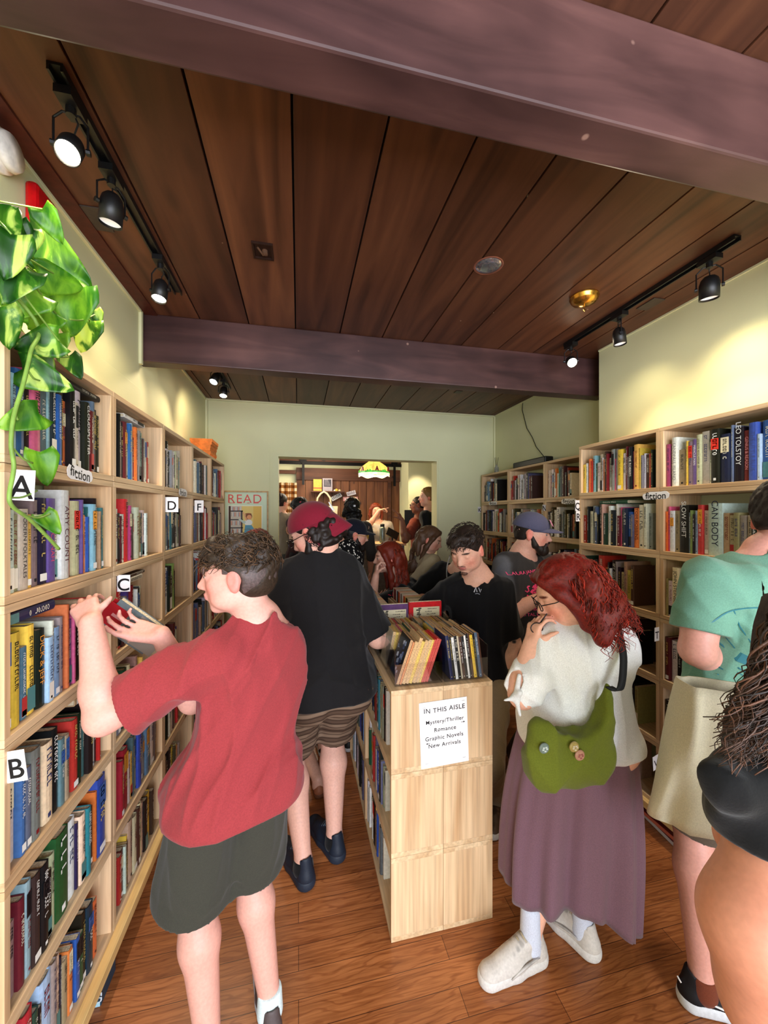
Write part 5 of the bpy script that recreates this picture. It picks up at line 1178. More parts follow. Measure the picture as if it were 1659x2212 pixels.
def strands(root, name, gens, mt, rad=.0016, n=4):
    """gens: list of point lists"""
    m = MB()
    for pts, c, r in gens: m.tube(pts, [r*(1-.75*(i/(len(pts)-1))**2) for i in range(len(pts))], n, c)
    o = m.obj(name, mt, root, smooth=True, loc=(0, 0, 0), colattr=True); o.location = -root.location; return o
def ring_mesh(name, rings, mt, root, col=None, thick=.003, closed=True, smooth=True):
    m = MB(); n = len(rings[0]); 
    for r in rings: m.v += [tuple(p) for p in r]
    for i in range(len(rings)-1):
        for k in range(n if closed else n-1): m.f.append((i*n+k, i*n+(k+1)%n, (i+1)*n+(k+1)%n, (i+1)*n+k)); m.c.append(col or (.8,.8,.8))
    o = m.obj(name, mt, root, smooth=smooth, loc=(0, 0, 0), colattr=True); o.location = -root.location
    if thick: o.modifiers.new('s', 'SOLIDIFY').thickness = thick
    return o
class Person:
    def __init__(s, label, base, H, hip, neck, sright, hright=None, head=None, hface=(0, 1, 0), roll=0, hup=None, w=1., bust=0, belly=0, skin=(.85, .65, .56), vox=.006, hh=None, woman=False):
        s.root = empty('person', V((base[0], base[1], 0)), label, 'person'); s.root['label'] = label
        s.H = H; s.w = w; s.skin = skin; s.vox = vox; s.hip = V(hip); s.neck = V(neck); s.sr = V(sright).normalized(); s.hr = V(hright if hright else sright).normalized()
        s.hr.z = 0; s.hr.normalize(); s.woman = woman; s.bust = bust; s.belly = belly
        s.up = (s.neck-s.hip).normalized(); s.sr = (s.sr-s.up*s.sr.dot(s.up)).normalized(); s.fw = s.up.cross(s.sr); s.hf = V((0, 0, 1)).cross(s.hr)
        s.hh = hh or .132*H; s.R = head_axes(hface, hup or (0, 0, 1), roll)
        s.head = V(head) if head else s.neck+s.up*.05*H+s.R[2]*s.hh*.42
        sw = .108*H*w*(.92 if woman else 1); s.sh = {-1: s.neck-s.up*.028*H-s.sr*sw, 1: s.neck-s.up*.028*H+s.sr*sw}   # -1 left, 1 right
        s.hp = {q: s.hip+s.hr*.052*H*q*w for q in (-1, 1)}
        s.arm = {}; s.leg = {}; s.hands = []; s.extra = []
    def reach(s, side, wrist, pole, hand=None, wr=None):
        el, w = ik(s.sh[side], V(wrist), .172*s.H, .150*s.H, V(pole)); s.arm[side] = (el, w)
        if hand: s.hands.append((w, hand))
        return el, w
    def step(s, side, ankle, pole=None):
        ln = max(.245*s.H, (V(ankle)-s.hp[side]).length*.504); k, a = ik(s.hp[side], V(ankle), ln, ln, V(pole) if pole else s.hf+V((0, 0, .1))); s.leg[side] = (k, a)
    def torso(s, S, g=0., k=.05, cut=None, ncut=()):
        k = min(k, .032); H, w = s.H, s.w*.95; A = [s.sr, s.fw, s.up]; c = lambda a, b=0, r=0: s.hip+(s.neck-s.hip)*a+s.fw*b*H+s.sr*r*H
        cuts = cut or (); B = [s.hr, s.hf, V((0, 0, 1))]
        S.ell(s.hip+V((0, 0, .01*H)), ((.098*w+.0)*H+g, (.068*w)*H+g, .075*H+g), B, k, cuts)
        S.ell(c(.30, .004), (.086*w*H+g, (.060*w+s.belly*.5)*H+g, .11*H+g), A, k, cuts); S.ell(c(.66), (.100*w*H+g, (.064*w)*H+g, .125*H+g), A, k, cuts)
        if s.belly: S.ell(c(.28, .025+s.belly*.4), (.08*w*H+g, (.045+s.belly)*H+g, .08*H+g), A, k, cuts)
        S.rc(s.sh[-1]+s.sr*.02*H-s.up*.012*H, s.sh[1]-s.sr*.02*H-s.up*.012*H, .040*H+g, .040*H+g, k, cuts=cuts)
        S.rc(c(.93), s.neck+s.up*.012*H, .050*H+g*.5, .034*H+g*.5, k, cuts=tuple(cuts)+tuple(ncut))
        for q in (-1, 1):
            S.rc(c(.80, -.01, .06*q*w), c(.45, -.008, .05*q*w), .042*H*w+g, .036*H*w+g, k, cuts=cuts)
            if s.bust: S.ell(c(.60, .055, .045*q), (.046*H+g, (.035+s.bust)*H+g, .045*H+g), A, k*.6, cuts)
            S.ell(s.hp[q]-s.hf*.035*H+V((0, 0, -.01*H)), (.052*w*H+g, .050*w*H+g, .055*H+g), B, k, cuts)
    def body(s, face={}, eyes=True, legs=True, ears=True, iris=(.25, .16, .10)):
        H = s.H; S = Solid(s.vox, .02); s.torso(S); wm = .9 if s.woman else 1
        nb = s.head-s.R[2]*s.hh*.30-s.R[1]*s.hh*.10
        S.rc(s.neck-s.up*.02*H, nb, .037*H*wm*(s.w*.5+.5), .034*H*wm*(s.w*.5+.5), .02)
        T = add_head(S, s.head, s.R, s.hh, s.woman, s.skin, ears=ears, **face)
        for q, (e, w) in s.arm.items():
            a = s.sh[q]; f = wm*(s.w*.6+.4); S.rc(a, e, .034*H*f, .026*H*f, .03); m = e+(w-e)*.28; S.rc(e, m, .0255*H*f, .0265*H*f, .02); S.rc(m, w, .0265*H*f, .0165*H*wm, .02)
        for w, h in s.hands: add_hand(S, w, L=.105*H*wm, **h)
        for q, (kn, an) in s.leg.items():
            if not legs: continue
            f = s.w*.6+.4; S.rc(s.hp[q], kn, .052*H*f, .033*H*f, .03); b = V((0, 0, 1)).cross(s.hr); cf = kn+(an-kn)*.30-s.hf*.010*H; S.rc(kn, cf, .031*H*f, .0345*H*f, .02); S.rc(cf, an, .034*H*f, .0195*H, .03); S.rc(an, an-V((0, 0, .022*H)), .0195*H, .019*H, .02); S.rc(an-V((0, 0, .02*H)), an+s.hf*.015*H-V((0, 0, .028*H)), .019*H, .014*H, .02)
        for fn in s.extra: fn(S)
        s.T = T; s.bo = S.obj('body', M_SKIN, s.root, s.skin)
        if eyes: add_eyes(s.root, T, s.R, s.hh, iris)
        return s
    def shirt(s, col, hem=.0, sleeve=.62, g=.014, name='t_shirt', neckr=.052, amp=.0045, flare=.012, mt=None, paint=(), seed=1, sk=1.5, neckdrop=0, vdir=None, hemtilt=(0, 0), shoulders=0, vox=None, cutsleeve=True):
        """hem: height of the lower edge above the hip joint; sleeve: share of the upper arm covered (over 1 goes onto the forearm)"""
        H = s.H; S = Solid(vox or s.vox*.95, .03); cp = s.hip+V((0, 0, hem)); cn = V((hemtilt[0], hemtilt[1], -1)); cut = ((cp, cn),)
        topc = (s.neck+s.up*.004*H, s.up*.93+s.fw*.38, .02)
        s.torso(S, g, .05, cut, (topc,)); B = [s.hr, s.hf, V((0, 0, 1))]
        wq = s.w*.95; ht = V((0, 0, hem-.03)); S.rc(s.hip+(s.neck-s.hip)*.74, s.hip+ht, .060*wq*H+g, (.068*wq+s.belly*.6)*H+g+flare*.5, .03, flat=(s.sr, 1.42), cuts=cut)
        S.ell(s.hip+V((0, 0, hem+.02)), ((.098*s.w)*H+g+flare, (.075*s.w+s.belly)*H+g+flare, .10*H), B, .05, cut)
        for q, (e, w) in s.arm.items():
            a = s.sh[q]; f = (.9 if s.woman else 1)*(s.w*.6+.4); t_ = min(sleeve, 1); end = a+(e-a)*t_; d = (e-a).normalized()
            if shoulders: S.ell(a, (.05*H,)*3, None, .03)
            if sleeve <= 1: S.rc(a-d*.01, end+d*.04, .038*H*f+g*.6, .028*H*f*sk+g*.4, .03, cuts=((end, d, .10),) if cutsleeve else ())
            else:
                S.rc(a, e, .037*H*f+g*.6, .029*H*f+g, .03); e2 = e+(w-e)*(sleeve-1); d2 = (w-e).normalized(); S.rc(e, e2+d2*.03, .029*H*f+g, .022*H*f+g, .02, cuts=((e2, d2, .08),))
        nd = s.up; S.rc(s.neck-s.up*.004*H+s.fw*.012*H, s.neck+s.up*.10*H+s.fw*.02*H, neckr*.84*H, neckr*1.9*H, .012, op='s')
        S.noise = wrinkle(amp, 20, seed); S.paint = list(paint); o = S.obj(name, mt or M_CLOTH, s.root, col); s.tee = o; s.teeS = S; return o
    def trousers(s, col, end=1.0, g=.012, top=.05, name='shorts', flare=.02, seed=3, paint=(), mt=None, amp=.004, vox=None, wide=1.0):
        """end 0..1 along thigh, 1..2 along shin"""
        H = s.H; S = Solid(vox or s.vox*.95, .035); B = [s.hr, s.hf, V((0, 0, 1))]; cut = ((s.hip+V((0, 0, top*H)), (0, 0, 1)),); w = s.w
        S.ell(s.hip+V((0, 0, .01*H)), (.100*w*H+g, (.071*w)*H+g, .08*H+g), B, .05, cut)
        for q in (-1, 1): S.ell(s.hp[q]-s.hf*.033*H+V((0, 0, -.01*H)), (.055*w*H+g, .053*w*H+g, .06*H+g), B, .05, cut)
        for q, (kn, an) in s.leg.items():
            f = w*.6+.4; a = s.hp[q]
            if end <= 1: e = a+(kn-a)*end; d = (kn-a).normalized(); S.rc(a, e+d*.03, .052*H*f+g, (.056-.012*end)*H*f*wide+g+flare, .03, cuts=((e, d),))
            else:
                e = kn+(an-kn)*(end-1); d = (an-kn).normalized(); S.rc(a, kn, .056*H*f*wide+g, .040*H*f*wide+g, .03); S.rc(kn, e+d*.02, .040*H*f*wide+g, .031*H*f*wide+g+flare*.3, .02, cuts=((e, d),))
        S.noise = wrinkle(amp, 17, seed); S.paint = list(paint); return S.obj(name, mt or M_CLOTH, s.root, col)
    def hair(s, col, style='short', amp=.006, seed=0, vol=.03, name='hair', k=.012, extra=None, cut=None, f=90, vox=None, back=.10):
        r, f_, u = s.R; T = lambda x, y, z: s.head+(r*x+f_*y+u*z)*s.hh; hh = s.hh; A = [r, f_, u]; S = Solid(vox or min(s.vox, .005), k); v = vol
        # skull cap in front limited by the hairline
        hl = cut or ((T(0, .26, .22), f_*.80-u*.60), (T(0, .12, .0), -u*.75+f_*.65))
        S.ell(T(0, -.07, .14), ((.345+v)*hh, (.425+v)*hh, (.375+v)*hh), A, k, cuts=hl)
        S.ell(T(0, -.17, -.05), ((.30+v)*hh, (.30+v)*hh, (.30)*hh), A, k, cuts=((T(0, -.05, 0), f_), (T(0, 0, -.30+back), -u)))
        if extra: extra(S, T, hh)
        S.noise = hairnoise(s.head, amp, f, seed); c = S.obj(name, M_HAIRM, s.root, col); s.hairS = S; return c
    def beard(s, col, amp=.003, full=1.0):
        r, f_, u = s.R; T = s.T; hh = s.hh; A = [r, f_, u]; S = Solid(min(s.vox, .005), .012)
        for q in (-1, 1): S.rc(T(.285*q, .03, -.06), T(.24*q, .12, -.28), .045*hh, .09*hh); S.rc(T(.24*q, .12, -.28), T(.10*q, .30, -.42), .085*hh, .10*hh*full); S.rc(T(.12*q, .40, -.24), T(.02*q, .445, -.20), .022*hh, .024*hh, .006); S.rc(T(.12*q, .40, -.24), T(.13*q, .33, -.38), .025*hh, .06*hh, .01)
        S.ell(T(0, .31, -.44), (.15*hh, .12*hh*full, .10*hh*full), A, .02); S.noise = hairnoise(s.head, amp, 140, 5); return S.obj('beard', M_HAIRM, s.root, col)
    def cap(s, col, logo=None, lc=(.9, .9, .9), backwards=False, brim=(0, 0)):
        r, f_, u = s.R; T = lambda x, y, z: s.head+(r*x+f_*y+u*z)*s.hh; hh = s.hh; A = [r, f_, u]; S = Solid(min(s.vox, .004), .01); g = .055
        fd = -1 if backwards else 1; tilt = u*.97+f_*(.12*fd)
        S.ell(T(0, -.06, .16), ((.345+g)*hh, (.43+g)*hh, (.375+g)*hh), A, .01, cuts=((T(0, 0, .12), -tilt),))
        for i in range(6): a = i*PI/3; S.paint.append(('rc', (nv(T(0, -.06, .63)), nv(T(.42*math.cos(a), -.06+.5*math.sin(a), .16)), .002, .002, None), shade(col, .72), .003))
        c = S.obj('cap', M_CLOTH, s.root, col); y0 = .34 if fd > 0 else -.46
        m = []; n = 15
        for t_ in np.linspace(0, 1, 5):
            m.append([T(math.sin(a)*.36*(1-.08*t_), (-.06+fd*math.cos(a)*(.46+(.36 if fd > 0 else .24)*t_*math.cos(a)**.7 if math.cos(a) > 0 else .46)), .15-(.06 if fd > 0 else .42)*t_+.05*(1-abs(math.sin(a)))*(1-.3*t_)-.03*abs(math.sin(a))) for a in np.linspace(-1.45, 1.45, n)])
        b = ring_mesh('brim', m, M_CLOTH, s.root, col, .004, closed=False); b.parent = c; b.location = V((0, 0, 0))-s.root.location if False else -s.root.location
        S2 = Solid(.004, .003).ell(T(0, -.06, .635), (.03*hh, .03*hh, .02*hh), A); b2 = S2.obj('button', M_CLOTH, s.root, col); b2.parent = c
        if logo: logo(s, T, r, f_, u, hh, c)
        return c
    def glasses(s, col=None, sq=1.0, mt=None):
        r, f_, u = s.R; T = s.T; hh = s.hh; m = MB(); 
        for q in (-1, 1):
            pts = [T(.155*q+.095*math.copysign(abs(math.cos(a))**.7, math.cos(a)), .475-.02*abs(math.cos(a)), .0+.075*sq*math.copysign(abs(math.sin(a))**.7, math.sin(a))) for a in np.linspace(0, 2*PI, 21)]
            m.tube(pts, .008*hh, 5); m.tube([T(.25*q, .46, .02), T(.37*q, .28, .02), T(.38*q, .0, .02), T(.36*q, -.08, -.05)], .008*hh, 5)
        m.tube([T(-.06, .485, .01), T(0, .50, .02), T(.06, .485, .01)], .008*hh, 5); o = m.obj('glasses', mt or M_DARKF, s.root, smooth=True, loc=(0, 0, 0)); o.location = -s.root.location; return o
    def decal(s, polys, c, r, u, off=.0, name='shirt_print', parent=None, S=None, curve=True):
        """small printed shapes laid on the cloth: polys in metres about point c, r and u directions"""
        n = V(r).cross(V(u)).normalized(); m = MB(); S = S or s.teeS
        prims = [p for p in S.p]
        def fld(P):
            D = np.full(len(P), 9., np.float32)
            for kind, pr, k, a, b, cuts, op in prims:
                if op != 'u': continue
                d = S.ev(kind, pr, P)
                for cc_ in cuts: d = np.maximum(d, (P-nv(cc_[0]))@nv(V(cc_[1]).normalized()))
                hh_ = np.clip(.5+.5*(d-D)/max(k, 1e-4), 0, 1); D = d*(1-hh_)+D*hh_-k*hh_*(1-hh_)
            return D+(S.noise(P) if S.noise is not None else 0)
        pts = []; fcs = []; cols = []
        for vs, fs, col in polys:
            o = len(pts); pts += [V(c)+V(r)*x+V(u)*y+n*.06 for x, y in vs]; fcs += [tuple(i+o for i in f) for f in fs]; cols += [col]*len(fs)
        P = nv([list(p) for p in pts]); N_ = nv(n)
        for _ in range(40): d = fld(P); P = P-N_*np.clip(d*.7, -.02, .03)[:, None]
        bad = np.abs(fld(P)) > .02; P = P+N_*(.0022+off); m.v = [tuple(p) for p in P]; kp = [i for i, f in enumerate(fcs) if not any(bad[j] for j in f)]; m.f = [fcs[i] for i in kp]; m.c = [cols[i] for i in kp]; o = m.obj(name, M_INK, s.root, loc=(0, 0, 0), colattr=True); o.location = -s.root.location
        if parent: o.parent = parent
        return o
def text_polys(txt, size, col, x=0, y=0, rot=0, sub=0, jit=0):
    m = MB(); text_mb(m, txt, size, Matrix.Rotation(rot, 4, 'Z'), col, jit=jit); return [([(v[0]+x, v[1]+y) for v in m.v], m.f, col)]
def quad(x0, y0, x1, y1, col, n=1):
    vs = []; fs = []
    for i in range(n+1): vs += [(x0+(x1-x0)*i/n, y0), (x0+(x1-x0)*i/n, y1)]
    return (vs, [(2*i, 2*i+2, 2*i+3, 2*i+1) for i in range(n)], col)
def stroke(pts, w, col):
    vs = []; fs = []; n = len(pts)
    for i in range(n):
        a = pts[max(i-1, 0)]; b = pts[min(i+1, n-1)]; dx, dy = b[0]-a[0], b[1]-a[1]; l = math.hypot(dx, dy)+1e-9; ww = w[i] if hasattr(w, '__len__') else w
        vs += [(pts[i][0]-dy/l*ww/2, pts[i][1]+dx/l*ww/2), (pts[i][0]+dy/l*ww/2, pts[i][1]-dx/l*ww/2)]
    for i in range(n-1): fs.append((2*i, 2*i+1, 2*i+3, 2*i+2))
    return (vs, fs, col)
def hang(p, side, out=.05, fwd=.02):
    """an arm hanging at the side"""
    w = p.sh[side]+V((0, 0, -.30*p.H))+p.sr*side*out+p.fw*fwd
    return p.reach(side, w, -p.fw+p.sr*side*.3, dict(d=V((0, 0, -1))+p.fw*.15, pn=-p.sr*side, curl=(.35, .4, .45, .5), thumb=-side*1))

def tufts(P, n, col, ln=.035, rad=.0013, seed=0, zmin=.12, amax=3.14, sweep=(0, .6, -.2), r0=.40, curl=.010, a0=0, zmax=.5):
    """many short locks over the crown"""
    rr = random.Random(seed); g = []; T = P.T; r, f, u = P.R; hh = P.hh
    for i in range(n):
        a = a0+rr.uniform(-amax, amax); z = rr.uniform(zmin, zmax); k = math.sqrt(max(.02, 1-((z-.12)/.46)**2)); x = math.sin(a)*.375*k; y = -.07+math.cos(a)*.455*k
        p = T(x, y, z); nrm = (r*math.sin(a)*k+f*math.cos(a)*k+u*(z-.05)*1.6).normalized(); d = (r*(sweep[0]+rr.uniform(-.7, .7))+f*(sweep[1]+rr.uniform(-.7, .7))+u*(sweep[2]+rr.uniform(-.5, .5))); d = (d-nrm*d.dot(nrm)*.7).normalized()
        ph = rr.uniform(0, 6); L_ = ln*rr.uniform(.6, 1.2); sd = d.cross(nrm); g.append(([p+d*L_*t_+nrm*(.008*math.sin(PI*t_*.8)+.002)+sd*curl*math.sin(ph+5*t_)*t_ for t_ in np.linspace(0, 1, 7)], shade(col, rr.uniform(.55, 1.7)), rad*rr.uniform(.7, 1.3)))
    return g
# ============================================================ boy in the red shirt
def pt(u, v, d): return at(u, v, d)
SKP = (.84, .62, .56)
hip = pt(512, 1672, 1.16); neck = pt(562, 1345, 1.17)
A_ = Person('boy in a washed red t-shirt and dark green shorts reaching into the left shelf', hip, 1.60, hip, neck, Wd(.66, .70), Wd(.80, .55), head=pt(516, 1240, 1.13), hface=Wd(-.99, -.13, -.03), hup=(0, 0, 1), skin=SKP, vox=.0045, w=.96, hh=.226)
wl = pt(196, 1345, 1.02); A_.sh[-1] = pt(462, 1428, 1.06); A_.sh[1] = pt(588, 1408, 1.26)
A_.reach(-1, wl, V((.25, -.3, -1)), dict(d=Wd(-.55, .45, .42), pn=Wd(-.1, .9, -.5), curl=(.5, .55, .6, .6), thumb=1, tdir=Wd(.62, .45, .60), tcurl=.0, spread=.1))
A_.reach(1, pt(348, 1372, 1.15), V((.1, .2, -1)), dict(d=Wd(-.88, -.12, .22), pn=Wd(-.15, -.55, .7), curl=(.5, .55, .65, .7), thumb=-1, tdir=Wd(-.95, -.15, .15), tcurl=.2))
A_.step(-1, V((*pt(452, 1900, 1.10).xy, .085)), Wd(-.6, .6)); A_.step(1, V((*pt(583, 2170, 1.21).xy, .09)), Wd(-.6, .6))
A_.body(face=dict(brow=(.16, .11, .09), lip=(.78, .50, .48)), iris=(.2, .14, .1))
A_.shirt((.56, .20, .215), hem=-.05, sleeve=.80, g=.012, amp=.009, sk=1.8, flare=.036, neckr=.05, seed=4)
A_.trousers((.215, .215, .185), end=.95, g=.004, flare=.040, seed=6, wide=1.15, amp=.006, top=.04)
def ex(S, T, hh):
    r = random.Random(2)
    for i in range(34):
        a = r.uniform(-2.6, 2.6); z = r.uniform(.22, .48); rr = math.sqrt(max(.05, 1-((z-.14)/.42)**2)); x = math.sin(a)*.36*rr; y = -.07+math.cos(a)*.44*rr
        S.rc(T(x, y, z), T(x+r.uniform(-.07, .07), y+r.uniform(0, .10), z+r.uniform(-.05, .07)), .055*hh, .03*hh, .012)
    for x in (-.16, -.05, .06, .17): S.rc(T(x, .26, .40), T(x+.02, .40, .27), .075*hh, .05*hh, .02)
A_.hair((.20, .145, .10), extra=ex, amp=.0035, vol=.02, seed=3, back=.02, cut=((A_.T(0, .30, .22), A_.R[1]*.8-A_.R[2]*.6), (A_.T(0, .10, .10), A_.R[1]*.55-A_.R[2]*.83)), vox=.004)
strands(A_.root, 'hair_curls', tufts(A_, 900, (.24, .17, .11), .034, .0016, 5, zmin=.14, sweep=(.1, .7, -.1)), M_HAIRM)
# short faded sides
r, f_, u = A_.R; S = Solid(.004, .01); T = A_.T; hh = A_.hh
for q in (-1, 1): S.ell(T(.0, -.10, .02), (.352*hh, .385*hh, .33*hh), [r, f_, u], .01, cuts=((T(0, -.09, 0), f_*.9-u*.1), (T(0, 0, -.27), -u)))
S.ell(T(0, -.02, .12), (.347*hh, .40*hh, .30*hh), [r, f_, u], .005, cuts=((T(0, .13, .1), f_), (T(0, 0, .04), -u)))
for q in (-1, 1): S.ell(T(.37*q, -.02, -.06), (.10*hh, .10*hh, .16*hh), [r, f_, u], .004, op='s')
S.noise = hairnoise(A_.head, .0015, 160, 4); S.obj('clipped_sides', M_HAIRM, A_.root, (.34, .28, .27))
fd = Wd(-.45, .9); hl = V((*pt(592, 2140, 1.15).xy, 0)); so, _ = shoe(A_.root, hl, hl+fd, .265, (.33, .29, .29), (.75, .76, .78), lace=(.08, .07, .08), vox=.004)
S = Solid(.004, .01); an = A_.leg[1][1]; S.rc(an+V((0, 0, .035)), an-V((0, 0, .03)), .036, .040, cuts=((an+V((0, 0, .035)), (0, 0, 1)),)); S.obj('sock', M_CLOTH, A_.root, (.85, .92, .93))
hl2 = V((*(A_.leg[-1][1].xy), 0))-fd*.06; shoe(A_.root, hl2, hl2+fd, .265, (.33, .29, .29), (.75, .76, .78), lace=(.08, .07, .08))
S = Solid(.004, .01); an = A_.leg[-1][1]; S.rc(an+V((0, 0, .035)), an-V((0, 0, .03)), .036, .040, cuts=((an+V((0, 0, .035)), (0, 0, 1)),)); S.obj('sock', M_CLOTH, A_.root, (.85, .92, .93))
# pocket seam and drawstring
A_.decal([stroke([(-.06, 0), (-.02, -.002), (.02, .004), (.055, .02)], .002, (.15, .15, .13))], A_.hip-V((0, 0, .04))-A_.hf*.1+A_.hr*-.01, A_.hr, V((0, 0, 1)), name='pocket_seam', S=None) if False else None
# the book he is holding
pc = pt(288, 1352, 1.20); M = frame(pc, Wd(.70, .25, -.66), Wd(.62, -.1, .74))
bo = empty('held_book', pc, 'paperback with a crimson and grey cover held in the hand of the boy', 'book')
MB().box((-.080, -.050, -.009), (.080, .055, -.0075), M=M).box((-.080, -.055, .0075), (.080, .055, .009), M=M).box((-.080, -.0565, -.009), (.080, -.055, .009), M=M).obj('cover', mat('slate cover', (.38, .42, .43), .35), bo, loc=pc)
MB().box((-.078, -.054, -.0073), (.078, .053, .0073), M=M).obj('page_block', M_PAGE, bo, loc=pc)
m = MB(); 
for q in ((.009, .0102), (-.0102, -.009)): 
    m.box((-.095, -.04, q[0]), (-.03, .035, q[1]), (.62, .08, .12), M).box((-.07, -.004, q[0]), (-.03, .006, q[1]+.0004), (.8, .55, .55), M).box((0, -.05, q[0]), (.1, .05, q[1]-.0004), (.55, .52, .48), M).box((.02, -.05, q[0]), (.025, .05, q[1]), (.75, .6, .5), M)
m.obj('cover_print', M_INK, bo, loc=pc, colattr=True)
# ============================================================ man in black, seen from behind
hip = pt(703, 1478, 1.72); neck = pt(692, 1192, 1.70)
E_ = Person('man from behind in a maroon cap, black t-shirt and striped brown shorts', hip, 1.80, hip, neck, Wd(.98, .2), Wd(.9, .4), head=pt(676, 1150, 1.68), hface=Wd(-.90, .22, -.48), roll=-.1, skin=(.86, .66, .58), vox=.0055, w=1.02, hh=.225)
E_.sh[-1] = pt(632, 1245, 1.68); E_.sh[1] = pt(752, 1250, 1.76)
E_.reach(-1, pt(592, 1420, 1.92)+V((0, 0, .06)), V((-.5, -.4, -.8)), dict(d=Wd(-.5, .8, .2), pn=V((0, 0, -1)), curl=(.5, .5, .5, .5), thumb=1))
E_.reach(1, pt(752, 1335, 2.0), V((.6, -.3, -1)), dict(d=Wd(-.3, .9, .1), pn=V((0, 0, -1)), curl=(.5, .5, .5, .5), thumb=-1))
def fl(u, v, z=.085): p = atZ(u, v, 0); p.z = z; return p
E_.step(-1, V((*pt(655, 1858, 1.70).xy, .09)), Wd(-.5, .9)); E_.step(1, V((*pt(722, 1795, 1.83).xy, .09)), Wd(-.3, .9))
E_.body(face=dict(brow=(.1, .07, .06)))
E_.shirt((.085, .08, .085), hem=-.02, sleeve=.92, g=.014, amp=.006, sk=1.55, flare=.034, seed=9, hemtilt=(.0, 0))
t = NT('striped brown weave'); w1 = t.n('ShaderNodeTexWave', Scale=5.2, Distortion=1.2); w1.bands_direction = 'Z'; t.l(t.mapping(), w1.inputs['Vector']); w2 = t.n('ShaderNodeTexWave', Scale=13.0, Distortion=1.0); w2.bands_direction = 'Z'; t.l(t.mapping(), w2.inputs['Vector'])
c1 = t.ramp(w1.outputs['Fac'], [(.25, (.33, .26, .21)), (.6, (.47, .39, .32))]); t.l(t.mix(1.0, c1, t.ramp(w2.outputs['Fac'], [(.1, (.72, .70, .70)), (.4, (1, 1, 1))]), 'MULTIPLY'), t.b.inputs['Base Color']); M_STR = t.done(.9, .1)
E_.trousers((.4, .33, .28), end=.86, g=.008, flare=.022, wide=1.06, seed=5, mt=M_STR, amp=.005)
E_.beard((.10, .07, .055), full=1.7)
def exE(S, T, hh):
    r = random.Random(5)
    S.ell(T(0, -.24, -.14), (.40*hh, .28*hh, .30*hh), [*E_.R], .02)
    for i in range(70):
        a = r.uniform(-1.7, 1.7)+PI; z = r.uniform(-.36, .05); x = math.sin(a)*.40; y = -.16+math.cos(a)*.38; S.ell(T(x, y, z), (.055*hh,)*3, None, .008)
strands(E_.root, 'hair_curls', tufts(E_, 800, (.13, .08, .06), .026, .0018, 9, zmin=-.36, zmax=.05, a0=PI, amax=1.9, sweep=(0, -.3, -.6), r0=.38), M_HAIRM)
E_.hair((.12, .075, .06), extra=exE, amp=.003, vol=.0, seed=8)
def logoE(s, T, r, f, u, hh, c):
    cc = T(.10, -.535, .27); n = (f*-1+r*.2).normalized(); M = frame(cc+n*.004, -r+f*-.2, u); m = MB()
    vs, fs, col = stroke([(-.022, -.02), (-.016, .0), (-.006, .018), (.006, .018), (.014, .002), (.018, -.018)], [.010, .013, .013, .013, .012, .008], (.92, .92, .92)); m.add([M @ V((x, y, .003)) for x, y in vs], fs, col)
    vs, fs, col = stroke([(-.002, .006), (.004, -.006), (.002, -.014)], [.004, .006, .002], (.45, .62, .75)); m.add([M @ V((x, y, .004)) for x, y in vs], fs, col)
    o = m.obj('cap_logo', M_INK, c, loc=(0, 0, 0), colattr=True); o.location = -s.root.location; o.modifiers.new('s', 'SOLIDIFY').thickness = .003
E_.cap((.46, .085, .16), logo=logoE, backwards=True)
E_.glasses()
for q, (u, v, dd) in {-1: (655, 1905, 0), 1: (726, 1832, 0)}.items():
    an = E_.leg[q][1]; f = Wd(-.62, .78); heel = V((an.x, an.y, 0))-f*.065; shoe(E_.root, heel, heel+f, .31, (.11, .14, .19), (.14, .17, .22), wide=1.08, lace=(.30, .34, .38))
    S = Solid(.005, .01).rc(an+V((0, 0, .0)), an-V((0, 0, .03)), .042, .046, cuts=((an+V((0, 0, .012)), (0, 0, 1)),)); S.obj('sock', M_CLOTH, E_.root, (.06, .06, .065))
wb_ = pt(776, 1452, 1.80); bt = empty('water_bottle', wb_, 'clear plastic water bottle in the back pocket of the man in black', 'bottle')
MB().lathe([(0, -.06), (.026, -.058), (.028, -.04), (.026, -.02), (.028, .0), (.027, .03), (.013, .052), (.012, .062), (0, .062)], 18, Matrix.Translation(wb_)).obj('bottle_body', mat('pale plastic', (.62, .70, .70), .12, bump=0), bt, loc=wb_, smooth=True)
MB().lathe([(.0288, -.035), (.0290, -.034), (.0290, .012), (.0288, .013)], 18, Matrix.Translation(wb_)).obj('label_band', mat('teal label', (.16, .45, .48), .4), bt, loc=wb_, smooth=True)
MB().lathe([(0, .075), (.014, .075), (.014, .060), (0, .060)], 14, Matrix.Translation(wb_)).obj('bottle_cap', M_WP, bt, loc=wb_, smooth=True)
# ============================================================ red haired woman in white with the green bag
hip = pt(1243, 1590, 1.40); neck = pt(1262, 1342, 1.38)
C_ = Person('red haired woman in a white blouse and long mauve skirt chewing her glasses', hip, 1.58, hip, neck, Wd(.93, .36), Wd(.95, .3), head=pt(1222, 1278, 1.34), hface=Wd(-.90, .12, -.42), skin=(.90, .68, .58), vox=.005, w=1.25, hh=.228, woman=True, bust=.01, belly=.01)
C_.sh[-1] = pt(1172, 1395, 1.31); C_.sh[1] = pt(1315, 1400, 1.42)
C_.reach(-1, pt(1140, 1395, 1.42)+V((0, 0, .0)), V((-.2, -.6, -1)), dict(d=Wd(.25, .1, .95), pn=Wd(.9, .3, 0), curl=(.75, .8, .85, .9), thumb=-1, tcurl=.6))
el, w = C_.arm[-1]; el = pt(1128, 1500, 1.26); wr = pt(1146, 1392, 1.30); C_.arm[-1] = (el, wr); C_.hands = [(wr, C_.hands[0][1])]
